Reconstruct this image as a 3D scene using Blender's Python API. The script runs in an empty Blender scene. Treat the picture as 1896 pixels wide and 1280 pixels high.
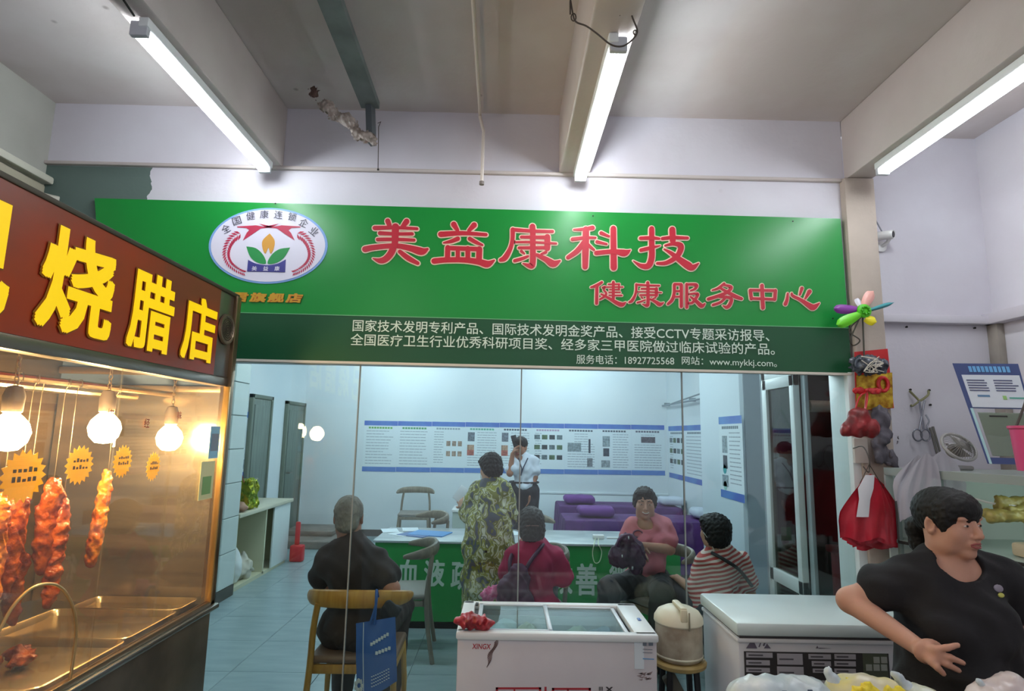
import bpy, bmesh, math, random
import numpy as np
from mathutils import Vector, Matrix
random.seed(7); np.random.seed(7)
SC = bpy.context.scene
COL = SC.collection

# ------------------------------------------------------------------ camera
F = 1100.0; EYE = 1.62
PITCH = math.atan(165 / F); ROLL = .0195; YAW = .008
def ray(px, py):
    u = (px - 948) / F; v = -(py - 640) / F
    cu = math.cos(ROLL) * u - math.sin(ROLL) * v
    cv = math.sin(ROLL) * u + math.cos(ROLL) * v
    y = math.cos(PITCH) - cv * math.sin(PITCH); z = math.sin(PITCH) + cv * math.cos(PITCH)
    return Vector((cu * math.cos(YAW) + y * math.sin(YAW), -cu * math.sin(YAW) + y * math.cos(YAW), z))
def at(px, py, Y=None, Z=None, X=None):
    r = ray(px, py)
    t = Y / r.y if Y is not None else ((Z - EYE) / r.z if Z is not None else X / r.x)
    return Vector((r.x * t, r.y * t, EYE + r.z * t))
cam = bpy.data.cameras.new('camera'); co = bpy.data.objects.new('camera', cam); COL.objects.link(co)
cam.sensor_width = 36; cam.lens = F / 1896 * 36; cam.clip_start = .02
fw = ray(948, 640); rt = ray(948 + F, 640) - fw; up = ray(948, 640 - F) - fw
co.matrix_world = Matrix(((rt.x, up.x, -fw.x, 0), (rt.y, up.y, -fw.y, 0), (rt.z, up.z, -fw.z, EYE), (0, 0, 0, 1)))
SC.camera = co
SC.view_settings.view_transform = 'Standard'; SC.view_settings.look = 'None'
SC.view_settings.gamma = 1; SC.view_settings.use_curve_mapping = False
SC.view_settings.exposure = 0.68
SC.cycles.max_bounces = 8; SC.cycles.transparent_max_bounces = 16
SC.cycles.caustics_reflective = False; SC.cycles.caustics_refractive = False
SC.cycles.sample_clamp_indirect = 4.0
# dim market hall beyond the frame
w = bpy.data.worlds.new('world'); SC.world = w; w.use_nodes = True
w.node_tree.nodes['Background'].inputs[0].default_value = (.80, .78, .86, 1)
w.node_tree.nodes['Background'].inputs[1].default_value = .42
TUBE_E = 40.0; ROOM_E = 68.0; BULB_E = 130.0

def lin(c):
    if isinstance(c, str):
        c = tuple(int(c[i:i + 2], 16) / 255 for i in (1, 3, 5))
    return tuple((x / 12.92 if x <= .04045 else ((x + .055) / 1.055) ** 2.4) for x in c[:3]) + (1,)

# ------------------------------------------------------------------ materials
MATS = {}
def mat(name, c, rough=.6, metal=0., var=0., vs=3., c2=None, bump=0., bs=60., emit=0., alpha=None, spec=None, stretch=None, sss=0.):
    if name in MATS: return MATS[name]
    m = bpy.data.materials.new(name); MATS[name] = m; m.use_nodes = True
    nt = m.node_tree; N = nt.nodes; L = nt.links; b = N['Principled BSDF']
    b.inputs['Base Color'].default_value = lin(c); b.inputs['Roughness'].default_value = rough
    b.inputs['Metallic'].default_value = metal
    if spec is not None: b.inputs['Specular IOR Level'].default_value = spec
    if sss: b.inputs['Subsurface Weight'].default_value = sss; b.inputs['Subsurface Scale'].default_value = .01
    tc = None
    def coord():
        nonlocal tc
        if tc is None:
            t = N.new('ShaderNodeTexCoord'); mp = N.new('ShaderNodeMapping'); L.new(t.outputs['Object'], mp.inputs[0])
            if stretch: mp.inputs['Scale'].default_value = stretch
            tc = mp
        return tc.outputs[0]
    if var or c2:
        n = N.new('ShaderNodeTexNoise'); n.inputs['Scale'].default_value = vs; n.inputs['Detail'].default_value = 6
        L.new(coord(), n.inputs['Vector'])
        r = N.new('ShaderNodeValToRGB'); L.new(n.outputs['Fac'], r.inputs[0])
        r.color_ramp.elements[0].position = .36; r.color_ramp.elements[1].position = .64
        a = lin(c)
        if c2: k = lin(c2)
        else: k = tuple(x * (1 - var) for x in a[:3]) + (1,)
        r.color_ramp.elements[0].color = k; r.color_ramp.elements[1].color = a
        L.new(r.outputs[0], b.inputs['Base Color'])
    if bump:
        n2 = N.new('ShaderNodeTexNoise'); n2.inputs['Scale'].default_value = bs; n2.inputs['Detail'].default_value = 4
        L.new(coord(), n2.inputs['Vector'])
        bp = N.new('ShaderNodeBump'); bp.inputs['Strength'].default_value = bump; bp.inputs['Distance'].default_value = .01
        L.new(n2.outputs['Fac'], bp.inputs['Height']); L.new(bp.outputs[0], b.inputs['Normal'])
    if emit:
        b.inputs['Emission Color'].default_value = lin(c); b.inputs['Emission Strength'].default_value = emit
    if alpha is not None: b.inputs['Alpha'].default_value = alpha
    return m
def glass_mat(name, tint='#f4fbfa', ior=1.5, rough=.0, haze=0.):
    if name in MATS: return MATS[name]
    m = bpy.data.materials.new(name); MATS[name] = m; m.use_nodes = True
    nt = m.node_tree; N = nt.nodes; L = nt.links
    for n in list(N): N.remove(n)
    o = N.new('ShaderNodeOutputMaterial'); t = N.new('ShaderNodeBsdfTransparent'); g = N.new('ShaderNodeBsdfGlossy')
    t.inputs[0].default_value = lin(tint); g.inputs['Roughness'].default_value = rough
    lw = N.new('ShaderNodeLayerWeight'); lw.inputs[0].default_value = .5
    pw = N.new('ShaderNodeMath'); pw.operation = 'POWER'; pw.inputs[1].default_value = 4.5; L.new(lw.outputs['Facing'], pw.inputs[0])
    f = N.new('ShaderNodeMath'); f.operation = 'MULTIPLY_ADD'; f.inputs[1].default_value = .9; f.inputs[2].default_value = ((ior - 1) / (ior + 1)) ** 2; L.new(pw.outputs[0], f.inputs[0])
    x = N.new('ShaderNodeMixShader'); L.new(f.outputs[0], x.inputs[0]); L.new(t.outputs[0], x.inputs[1]); L.new(g.outputs[0], x.inputs[2])
    out = x
    if haze:
        d = N.new('ShaderNodeBsdfDiffuse'); d.inputs[0].default_value = (.8, .8, .8, 1)
        y = N.new('ShaderNodeMixShader'); y.inputs[0].default_value = haze
        L.new(x.outputs[0], y.inputs[1]); L.new(d.outputs[0], y.inputs[2]); out = y
    L.new(out.outputs[0], o.inputs[0])
    return m
def translucent(m, f=.5):
    nt = m.node_tree; N = nt.nodes; L = nt.links; b = N['Principled BSDF']; o = N['Material Output']
    t = N.new('ShaderNodeBsdfTranslucent'); t.inputs[0].default_value = b.inputs['Base Color'].default_value
    x = N.new('ShaderNodeMixShader'); x.inputs[0].default_value = f; L.new(b.outputs[0], x.inputs[1]); L.new(t.outputs[0], x.inputs[2]); L.new(x.outputs[0], o.inputs[0]); return m
def emit_mat(name, c, s):
    if name in MATS: return MATS[name]
    m = bpy.data.materials.new(name); MATS[name] = m; m.use_nodes = True
    b = m.node_tree.nodes['Principled BSDF']
    b.inputs['Base Color'].default_value = (.8, .8, .8, 1)
    b.inputs['Emission Color'].default_value = lin(c); b.inputs['Emission Strength'].default_value = s
    return m
def plaster(name, c, c2, stain=.0, bump=.12, grime=None):
    """painted plaster: slow tone variation, specks, fine relief"""
    m = mat(name, c, .85, c2=c2, vs=1.3, bump=bump, bs=35)
    nt = m.node_tree; N = nt.nodes; L = nt.links; b = N['Principled BSDF']
    if stain:
        t = N.new('ShaderNodeTexCoord'); v = N.new('ShaderNodeTexVoronoi'); v.inputs['Scale'].default_value = 3.1
        L.new(t.outputs['Object'], v.inputs['Vector'])
        r = N.new('ShaderNodeValToRGB'); r.color_ramp.elements[0].position = .018; r.color_ramp.elements[1].position = .05
        r.color_ramp.elements[0].color = (1, 1, 1, 1); r.color_ramp.elements[1].color = (0, 0, 0, 1)
        L.new(v.outputs['Distance'], r.inputs[0])
        src = b.inputs['Base Color'].links[0].from_socket
        mx = N.new('ShaderNodeMix'); mx.data_type = 'RGBA'
        mm = N.new('ShaderNodeMath'); mm.operation = 'MULTIPLY'; mm.inputs[1].default_value = stain
        L.new(r.outputs[0], mm.inputs[0]); L.new(mm.outputs[0], mx.inputs[0])
        L.new(src, mx.inputs[6]); mx.inputs[7].default_value = (.12, .08, .07, 1); L.new(mx.outputs[2], b.inputs['Base Color'])
    return m

# ------------------------------------------------------------------ object helpers
def props(o, label=None, cat=None, group=None, kind=None):
    if label: o['label'] = label
    if cat: o['category'] = cat
    if group: o['group'] = group
    if kind: o['kind'] = kind
    return o
def thing(name, label, cat, loc=(0, 0, 0), group=None):
    o = bpy.data.objects.new(name, None); COL.objects.link(o); o.location = loc
    o.empty_display_size = .1
    return props(o, label, cat, group)
def wloc(o):
    v = Vector((0, 0, 0))
    while o is not None: v = v + Vector(o.location); o = o.parent
    return v
def finish(me, name, m, parent=None, smooth=None):
    """link a mesh whose vertices are in world space"""
    off = wloc(parent) if parent else None
    if parent is None and len(me.vertices):
        co_ = np.empty(len(me.vertices) * 3); me.vertices.foreach_get('co', co_); co_ = co_.reshape(-1, 3)
        lo, hi = co_.min(0), co_.max(0); off = Vector(((lo[0] + hi[0]) / 2, (lo[1] + hi[1]) / 2, lo[2]))
    if off is not None: me.transform(Matrix.Translation(-off))
    if m is not None: me.materials.append(m)
    if smooth is not None:
        me.polygons.foreach_set('use_smooth', [True] * len(me.polygons))
        if smooth < 180: me.set_sharp_from_angle(angle=math.radians(smooth))
    me.update()
    o = bpy.data.objects.new(name, me); COL.objects.link(o)
    if parent: o.parent = parent
    else: o.location = off
    return o
def frame(d):
    d = Vector(d).normalized(); a = Vector((0, 0, 1)) if abs(d.z) < .9 else Vector((1, 0, 0))
    u = d.cross(a).normalized(); return u, d.cross(u).normalized()
def catmull(pts, n):
    P = [Vector(p) for p in pts]; out = []
    for i in range(len(P) - 1):
        a, b, c, d = P[max(i - 1, 0)], P[i], P[i + 1], P[min(i + 2, len(P) - 1)]
        for k in range(n):
            t = k / n
            out.append(.5 * ((2 * b) + (c - a) * t + (2 * a - 5 * b + 4 * c - d) * t * t + (3 * b - a - 3 * c + d) * t ** 3))
    out.append(P[-1]); return out
class MB:
    def __init__(s): s.v = []; s.f = []
    def add(s, v, f):
        n = len(s.v); s.v += [tuple(x) for x in v]; s.f += [tuple(i + n for i in q) for q in f]; return s
    def box(s, lo, hi, R=None, c=None):
        lo = Vector(lo); hi = Vector(hi)
        v = [Vector((x, y, z)) for x in (lo.x, hi.x) for y in (lo.y, hi.y) for z in (lo.z, hi.z)]
        if R is not None:
            c = Vector(c) if c is not None else (lo + hi) / 2
            v = [R @ (p - c) + c for p in v]
        return s.add(v, [(0, 1, 3, 2), (4, 6, 7, 5), (0, 4, 5, 1), (2, 3, 7, 6), (0, 2, 6, 4), (1, 5, 7, 3)])
    def rbox(s, lo, hi, r=.01, seg=2, R=None, c=None):
        bm = bmesh.new(); bmesh.ops.create_cube(bm, size=1)
        lo = Vector(lo); hi = Vector(hi)
        for v in bm.verts: v.co = Vector(((v.co[i] + .5) * (hi[i] - lo[i]) + lo[i] for i in range(3)))
        r = min(r, min(abs(hi[i] - lo[i]) for i in range(3)) * .49)
        bmesh.ops.bevel(bm, geom=list(bm.edges), offset=r, segments=seg, profile=.5, affect='EDGES')
        vs = [v.co.copy() for v in bm.verts]
        if R is not None:
            c = Vector(c) if c is not None else (lo + hi) / 2
            vs = [R @ (p - c) + c for p in vs]
        bm.verts.index_update()
        s.add(vs, [[v.index for v in f.verts] for f in bm.faces]); bm.free(); return s
    def tube(s, pts, r, n=8, cap=True):
        pts = [Vector(p) for p in pts]; m = len(pts)
        rs = r if isinstance(r, (list, tuple)) else [r] * m
        v = []; u = None
        for i, p in enumerate(pts):
            d = (pts[min(i + 1, m - 1)] - pts[max(i - 1, 0)])
            if d.length < 1e-9: d = Vector((0, 0, 1))
            d.normalize()
            if u is None: u, w_ = frame(d)
            else:
                u = (u - d * u.dot(d))
                if u.length < 1e-6: u, w_ = frame(d)
                u.normalize()
            w_ = d.cross(u)
            for k in range(n):
                a = 2 * math.pi * k / n; v.append(p + (u * math.cos(a) + w_ * math.sin(a)) * rs[i])
        f = [(i * n + k, i * n + (k + 1) % n, (i + 1) * n + (k + 1) % n, (i + 1) * n + k) for i in range(m - 1) for k in range(n)]
        if cap: f += [tuple(range(n - 1, -1, -1)), tuple((m - 1) * n + k for k in range(n))]
        return s.add(v, f)
    def lathe(s, prof, c=(0, 0, 0), ax=(0, 0, 1), n=24):
        u, w_ = frame(ax); ax = Vector(ax).normalized(); c = Vector(c); v = []
        for r, h in prof:
            for k in range(n):
                a = 2 * math.pi * k / n; v.append(c + ax * h + (u * math.cos(a) + w_ * math.sin(a)) * max(r, 1e-5))
        m = len(prof)
        f = [(i * n + k, (i + 1) * n + k, (i + 1) * n + (k + 1) % n, i * n + (k + 1) % n) for i in range(m - 1) for k in range(n)]
        return s.add(v, f)
    def prism(s, poly, o, U, V, th):
        """flat polygon (u,v) in the plane o+uU+vV, thickened along UxV"""
        o = Vector(o); U = Vector(U); V = Vector(V); nn = U.cross(V).normalized() * th; n = len(poly)
        a = [o + U * p[0] + V * p[1] for p in poly]; b = [p + nn for p in a]
        return s.add(a + b, [tuple(range(n - 1, -1, -1)), tuple(range(n, 2 * n))] + [(k, (k + 1) % n, n + (k + 1) % n, n + k) for k in range(n)])
    def sheet(s, rows, th=0.):
        nr = len(rows); nc = len(rows[0])
        s.add([p for r in rows for p in r], [(i * nc + j, i * nc + j + 1, (i + 1) * nc + j + 1, (i + 1) * nc + j) for i in range(nr - 1) for j in range(nc - 1)])
        return s
    def ball(s, c, r, n=12):
        r = r if isinstance(r, (tuple, list)) else (r, r, r); c = Vector(c); v = []; f = []; h = n // 2
        for i in range(h + 1):
            t = math.pi * i / h
            for k in range(n):
                a = 2 * math.pi * k / n
                v.append(c + Vector((r[0] * math.sin(t) * math.cos(a), r[1] * math.sin(t) * math.sin(a), r[2] * math.cos(t))))
        for i in range(h):
            for k in range(n): f.append((i * n + k, (i + 1) * n + k, (i + 1) * n + (k + 1) % n, i * n + (k + 1) % n))
        return s.add(v, f)
    def build(s, name, m, parent=None, smooth=35):
        me = bpy.data.meshes.new(name); me.from_pydata([tuple(p) for p in s.v], [], s.f); me.validate()
        bm = bmesh.new(); bm.from_mesh(me); bmesh.ops.recalc_face_normals(bm, faces=bm.faces); bm.to_mesh(me); bm.free()
        return finish(me, name, m, parent, smooth)
def struct(name, mb, m, parent=None, smooth=35):
    o = mb.build(name, m, parent, smooth); o['kind'] = 'structure'; return o
def copy_tree(o, parent=None):
    c = o.copy(); COL.objects.link(c)
    c.parent = parent
    for ch in [x for x in o.children]: copy_tree(ch, c)
    return c
def place(root, loc, rz=0, label=None, group=None, tilt=None):
    root.location = loc; root.rotation_euler = tilt if tilt else (0, 0, rz)
    if label: root['label'] = label
    if group: root['group'] = group
    return root

# text: built-in font, converted to a mesh and fitted to a rectangle on a plane
def text_mesh(body):
    c = bpy.data.curves.new('lettering', 'FONT'); c.body = body; c.size = 1; c.resolution_u = 3
    o = bpy.data.objects.new('lettering', c); COL.objects.link(o)
    dg = bpy.context.evaluated_depsgraph_get(); me = bpy.data.meshes.new_from_object(o.evaluated_get(dg))
    bpy.data.objects.remove(o); bpy.data.curves.remove(c)
    a = np.empty(len(me.vertices) * 3); me.vertices.foreach_get('co', a); f = [tuple(p.vertices) for p in me.polygons]
    bpy.data.meshes.remove(me); return a.reshape(-1, 3), f
def text_on(body, m, parent, o, U, V, w_, h_, bold=0., th=.002, name='printed_text', shear=0.):
    """o = lower-left corner, U right unit, V up unit, w_/h_ = size of the block; bold widens the strokes (in em)"""
    a, f = text_mesh(body); vs, fs, dz = [], [], []
    ds = [(0, 0)]
    if bold: ds += [(x * bold, y * bold) for x, y in ((1, 0), (-1, 0), (0, 1), (0, -1), (1, 1), (1, -1), (-1, 1), (-1, -1))]
    for k, (dx, dy) in enumerate(ds):
        n0 = len(a) * k; vs.append(a + np.array((dx, dy, 0))); dz += [k * 1.5e-5] * len(a); fs += [tuple(i + n0 for i in q) for q in f]
    a = np.concatenate(vs); dz = np.array(dz)
    lo, hi = a.min(0), a.max(0); s = (a - lo) / np.maximum(hi - lo, 1e-6)
    U = Vector(U).normalized(); V = Vector(V).normalized(); o = Vector(o); nn = U.cross(V).normalized()
    p = np.array(o) + np.outer(s[:, 0] * w_ + s[:, 1] * shear, np.array(U)) + np.outer(s[:, 1] * h_, np.array(V)) + np.outer(th + dz, np.array(nn))
    me = bpy.data.meshes.new(name); me.from_pydata(p.tolist(), [], fs)
    return finish(me, name, m, parent)

# ------------------------------------------------------------------ signed distance bodies (people, bags, food)
def surface_nets(D, org, h):
    ins = D < 0
    nx, ny, nz = D.shape
    c = lambda A, i, j, k: A[i:nx - 1 + i, j:ny - 1 + j, k:nz - 1 + k]
    cnt = sum(c(ins, i, j, k).astype(np.int8) for i in (0, 1) for j in (0, 1) for k in (0, 1))
    mix = (cnt > 0) & (cnt < 8)
    idx = np.argwhere(mix); 
    if len(idx) == 0: return np.zeros((0, 3)), []
    acc = np.zeros((len(idx), 3)); num = np.zeros(len(idx)); I, J, K = idx.T
    for ax in range(3):
        o1, o2 = [q for q in range(3) if q != ax]
        for p in (0, 1):
            for q in (0, 1):
                d0 = [0, 0, 0]; d0[o1] = p; d0[o2] = q; d1 = list(d0); d1[ax] = 1
                A = D[I + d0[0], J + d0[1], K + d0[2]]; B = D[I + d1[0], J + d1[1], K + d1[2]]
                x = (A < 0) != (B < 0); t = np.where(x, A / np.where(x, A - B, 1), 0)
                for e in range(3):
                    acc[:, e] += np.where(x, (t if e == ax else d0[e]), 0)
                num += x
    V = (idx + acc / num[:, None]) * h + org
    vid = -np.ones(mix.shape, dtype=np.int64); vid[I, J, K] = np.arange(len(idx))
    Q = []
    for ax in range(3):
        o1, o2 = (ax + 1) % 3, (ax + 2) % 3
        sl0 = [slice(None)] * 3; sl1 = [slice(None)] * 3; sl0[ax] = slice(0, -1); sl1[ax] = slice(1, None)
        A = ins[tuple(sl0)]; B = ins[tuple(sl1)]
        E = np.argwhere(A != B)
        ok = (E[:, o1] > 0) & (E[:, o2] > 0) & (E[:, o1] < D.shape[o1] - 1) & (E[:, o2] < D.shape[o2] - 1); E = E[ok]
        fl = A[tuple(E.T)]
        def g(a, b):
            e = E.copy(); e[:, o1] -= a; e[:, o2] -= b; return vid[tuple(e.T)]
        q = np.stack([g(1, 1), g(0, 1), g(0, 0), g(1, 0)], 1)
        q[~fl] = q[~fl][:, ::-1]; Q.append(q)
    Q = np.concatenate(Q); Q = Q[(Q >= 0).all(1)]
    return V, Q
class SDF:
    def __init__(s, k=.02): s.p = []; s.k = k
    def _a(s, fn, lo, hi, k, op): s.p.append((fn, np.array(lo, float), np.array(hi, float), s.k if k is None else k, op)); return s
    def cone(s, a, b, ra, rb, k=None, op=1, flat=None):
        a = np.array(a, float); b = np.array(b, float); ab = b - a; L2 = max(ab @ ab, 1e-9)
        mid = (a + b) / 2
        def fn(X, Y, Z):
            P = [X - a[0], Y - a[1], Z - a[2]]
            if flat is not None:
                n, f_ = np.array(flat[0], float), flat[1]; n = n / np.linalg.norm(n)
                dd = (P[0] * n[0] + P[1] * n[1] + P[2] * n[2]) * (1 / f_ - 1)
                an = 0.
                P = [P[i] + dd * n[i] for i in range(3)]
            t = np.clip((P[0] * ab[0] + P[1] * ab[1] + P[2] * ab[2]) / L2, 0, 1)
            d = np.sqrt((P[0] - ab[0] * t) ** 2 + (P[1] - ab[1] * t) ** 2 + (P[2] - ab[2] * t) ** 2) - (ra + (rb - ra) * t)
            return d * ((flat[1] + 1) / 2 if flat else 1)
        R = max(ra, rb); return s._a(fn, np.minimum(a, b) - R, np.maximum(a, b) + R, k, op)
    def ell(s, c, r, R=None, k=None, op=1):
        c = np.array(c, float); r = np.array(r if hasattr(r, '__len__') else (r, r, r), float)
        M = np.array(R, float).T if R is not None else np.eye(3)   # world -> local
        def fn(X, Y, Z):
            P = [X - c[0], Y - c[1], Z - c[2]]
            q = [M[i, 0] * P[0] + M[i, 1] * P[1] + M[i, 2] * P[2] for i in range(3)]
            k0 = np.sqrt(sum((q[i] / r[i]) ** 2 for i in range(3))); k1 = np.sqrt(sum((q[i] / r[i] ** 2) ** 2 for i in range(3)))
            return k0 * (k0 - 1) / np.maximum(k1, 1e-6)
        ext = np.sqrt(((M.T * r) ** 2).sum(1)); return s._a(fn, c - ext, c + ext, k, op)
    def box(s, c, h, r=.01, R=None, k=None, op=1):
        c = np.array(c, float); h = np.array(h, float); M = np.array(R, float).T if R is not None else np.eye(3)
        def fn(X, Y, Z):
            P = [X - c[0], Y - c[1], Z - c[2]]
            q = [np.abs(M[i, 0] * P[0] + M[i, 1] * P[1] + M[i, 2] * P[2]) - (h[i] - r) for i in range(3)]
            return np.sqrt(sum(np.maximum(x, 0) ** 2 for x in q)) + np.minimum(np.maximum(np.maximum(q[0], q[1]), q[2]), 0) - r
        ext = np.sqrt(((M.T * h) ** 2).sum(1)); return s._a(fn, c - ext, c + ext, k, op)
    def mesh(s, h=.008, wob=0., wl=.1, seed=1, cut=None, ridge=None):
        pos = [p for p in s.p if p[4] > 0]
        lo = np.min([p[1] for p in pos], 0) - 3 * h - wob; hi = np.max([p[2] for p in pos], 0) + 3 * h + wob
        n = np.ceil((hi - lo) / h).astype(int) + 1
        ax = [(lo[i] + np.arange(n[i]) * h).astype(np.float32) for i in range(3)]
        D = np.full(n, .2, np.float32)
        for fn, a, b, k, op in s.p:
            mg = k + 3 * h + wob + .004
            i0 = np.clip(((a - mg - lo) / h).astype(int), 0, n - 1); i1 = np.clip(np.ceil((b + mg - lo) / h).astype(int) + 1, 1, n)
            if (i1 <= i0).any(): continue
            sl = tuple(slice(i0[i], i1[i]) for i in range(3))
            X = ax[0][sl[0]][:, None, None]; Y = ax[1][sl[1]][None, :, None]; Z = ax[2][sl[2]][None, None, :]
            d = fn(X, Y, Z).astype(np.float32); e = D[sl]
            if op > 0:
                if k > 0: hh = np.clip(.5 + .5 * (e - d) / k, 0, 1); D[sl] = e * (1 - hh) + d * hh - k * hh * (1 - hh)
                else: D[sl] = np.minimum(e, d)
            else:
                if k > 0: hh = np.clip(.5 - .5 * (e + d) / k, 0, 1); D[sl] = e * (1 - hh) - d * hh + k * hh * (1 - hh)
                else: D[sl] = np.maximum(e, -d)
        X = ax[0][:, None, None]; Y = ax[1][None, :, None]; Z = ax[2][None, None, :]
        if wob:
            rs = np.random.RandomState(seed)
            W = 0
            for q in range(6):
                v = rs.normal(size=3); v /= np.linalg.norm(v); v *= 2 * math.pi / (wl * (0.6 + .9 * rs.rand()))
                W = W + np.sin(X * v[0] + Y * v[1] + Z * v[2] + rs.rand() * 6 + 1.3 * np.sin((X * v[1] + Y * v[2] + Z * v[0]) * .7))
            D += (wob / 2.2 * W).astype(np.float32)
        if cut is not None: D = np.maximum(D, cut(X, Y, Z).astype(np.float32))
        return surface_nets(D, lo, h)
    def build(s, name, m, parent=None, h=.008, **kw):
        V, Q = s.mesh(h, **kw)
        me = bpy.data.meshes.new(name)
        me.vertices.add(len(V)); me.vertices.foreach_set('co', V.ravel())
        me.loops.add(len(Q) * 4); me.loops.foreach_set('vertex_index', Q.ravel().astype(np.int32))
        me.polygons.add(len(Q)); me.polygons.foreach_set('loop_start', np.arange(0, len(Q) * 4, 4, dtype=np.int32))
        me.update(calc_edges=True)
        return finish(me, name, m, parent, 180)
# ================================================================== SETTING
M_slab = plaster('slab_paint', '#cfc8c6', '#beb2ae', stain=.5)
M_beam = plaster('beam_paint', '#cfc6c2', '#bdb2ae', stain=.35)
M_wall = plaster('wall_paint', '#dcdae2', '#cfcad2', stain=.15)
M_old = plaster('old_wall', '#8a938c', '#6f7a75')
M_inner = plaster('clinic_paint', '#e6edf0', '#dde7ec', bump=.05)
M_white = mat('white_enamel', '#e8e8e6', .35)
M_steel = mat('stainless', '#b9b2a8', .28, .95, var=.35, vs=4, bump=.03, bs=8, stretch=(1, 1, 14))
M_steel2 = mat('stainless_warm', '#8a7a68', .33, .75, var=.4, vs=5, bump=.05, bs=10, stretch=(12, 1, 1))
M_alu = mat('aluminium_paint', '#dfe7e6', .35)
M_dark = mat('dark', '#1c191a', .7)

struct('ceiling', MB().box((-4.6, -3.5, 3.34), (3.4, 3.16, 3.5)), M_slab)
for k, (a, b) in enumerate(((-1.33, -1.21), (.256, .42), (1.785, 1.92))):
    struct('trim_%d' % (k + 1), MB().rbox((a, -3.4, 3.0), (b, 2.999, 3.339), .008), M_beam)
# front wall above the sign, with its narrow ledge
mb = MB().box((-4.6, 3.0, 1.965), (1.785, 3.15, 3.34)); struct('wall_front', mb, None)
wf = bpy.data.objects['wall_front']
def two_tone(name, x_edge):
    m = plaster(name, '#dcdae2', '#cfcad2', stain=.1)
    nt = m.node_tree; N = nt.nodes; L = nt.links; b = N['Principled BSDF']
    g = N.new('ShaderNodeNewGeometry'); sp = N.new('ShaderNodeSeparateXYZ'); L.new(g.outputs['Position'], sp.inputs[0])
    n = N.new('ShaderNodeTexNoise'); n.inputs['Scale'].default_value = 9; n.inputs['Detail'].default_value = 8; L.new(g.outputs['Position'], n.inputs['Vector'])
    a = N.new('ShaderNodeMath'); a.operation = 'MULTIPLY_ADD'; a.inputs[1].default_value = .10; L.new(n.outputs['Fac'], a.inputs[0]); L.new(sp.outputs['X'], a.inputs[2])
    c = N.new('ShaderNodeMath'); c.operation = 'LESS_THAN'; c.inputs[1].default_value = x_edge + .05; L.new(a.outputs[0], c.inputs[0])
    z = N.new('ShaderNodeMath'); z.operation = 'LESS_THAN'; z.inputs[1].default_value = 2.985; L.new(sp.outputs['Z'], z.inputs[0])
    q = N.new('ShaderNodeMath'); q.operation = 'MULTIPLY'; L.new(c.outputs[0], q.inputs[0]); L.new(z.outputs[0], q.inputs[1])
    src = b.inputs['Base Color'].links[0].from_socket
    x = N.new('ShaderNodeMix'); x.data_type = 'RGBA'; L.new(q.outputs[0], x.inputs[0]); L.new(src, x.inputs[6]); x.inputs[7].default_value = lin('#5d6f68')
    L.new(x.outputs[2], b.inputs['Base Color']); return m
wf.data.materials.clear(); wf.data.materials.append(two_tone('front_wall_paint', -1.9))
struct('trim_4', MB().rbox((-2.46, 2.975, 2.985), (1.785, 3.0, 3.003), .004), M_beam)
# right column and recess
struct('wall_column', MB().rbox((1.762, 2.955, 0), (1.92, 3.15, 2.999), .006), mat('column_paint', '#b9aca0', .85, var=.2, vs=3, bump=.1))
struct('wall_recess', MB().box((1.9, 3.15, 0), (3.2, 3.3, 3.34)), M_wall)
struct('wall_right', MB().box((2.64, .3, 0), (2.78, 3.15, 3.34)), M_wall)
struct('trim_5', MB().rbox((1.92, 3.10, 2.255), (2.62, 3.15, 2.30), .006), M_wall)
struct('trim_6', MB().rbox((2.575, 1.9, 2.255), (2.64, 3.15, 2.315), .006), M_wall)
struct('trim_7', MB().rbox((2.60, 3.08, 1.2), (2.64, 3.15, 2.255), .004), mat('grimy_paint', '#a39b92', .8, var=.3, vs=6))
# left wall end
struct('wall_left', MB().box((-2.62, 2.62, 0), (-2.46, 3.0, 3.34)), plaster('left_paint', '#b5b5ad', '#a2a199'))
t = thing('pipe_trunking', 'old white pipe trunking running along the left wall above the red stall sign', 'pipe', (-2.44, 2.8, 2.8))
MB().rbox((-2.46, 2.5, 2.87), (-2.40, 2.99, 2.91), .01).build('trunking', mat('old_plastic', '#c4c2b4', .5), t)
MB().rbox((-2.46, 2.5, 2.80), (-2.41, 2.95, 2.85), .008).build('lower_trunking', mat('old_plastic2', '#a19a88', .6), t)
MB().tube([(-2.43, 2.88, 2.3), (-2.43, 2.88, 2.76), (-2.41, 2.93, 2.79), (-2.36, 2.985, 2.79)], .016, 10).build('drain_pipe', mat('old_plastic', '#c4c2b4', .5), t)

# ---------------- clinic room behind the glass
XL, XR, YB, ZC = -3.25, 2.62, 9.7, 2.95
struct('wall_back', MB().box((XL - .1, YB, 0), (XR + .1, YB + .1, ZC)), M_inner)
struct('wall_clinic_left', MB().box((XL - .1, 3.15, 0), (XL, YB, ZC)), M_inner)
struct('wall_clinic_right', MB().box((XR, 4.1, 0), (XR + .1, YB, ZC)), M_inner)
struct('ceiling_clinic', MB().box((XL - .1, 3.17, ZC), (XR + .1, YB + .1, ZC + .1)), M_inner)
struct('trim_8', MB().box((XL, YB - .012, 0), (XR, YB, .10)), mat('baseboard', '#4c4a44', .6))
struct('trim_9', MB().rbox((-.1, YB - .02, .70), (XR, YB, .735), .005).rbox((-.1, YB - .014, .12), (XR, YB, .69), .004), M_inner)
struct('wall_pier', MB().rbox((2.20, 5.6, 0), (2.62, 6.75, ZC), .006), mat('pier_paint', '#dde8ee', .8))
struct('wall_pier_face', MB().box((2.24, 5.585, 0), (2.62, 5.6, ZC)), mat('pier_shade_grey', '#9aa4aa', .7))  # front of the white pier: its shade is put into the grey
struct('wall_door_return', MB().box((1.80, 4.12, 0), (2.62, 4.2, ZC)), mat('pier_shade_grey', '#9aa4aa', .7))
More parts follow.
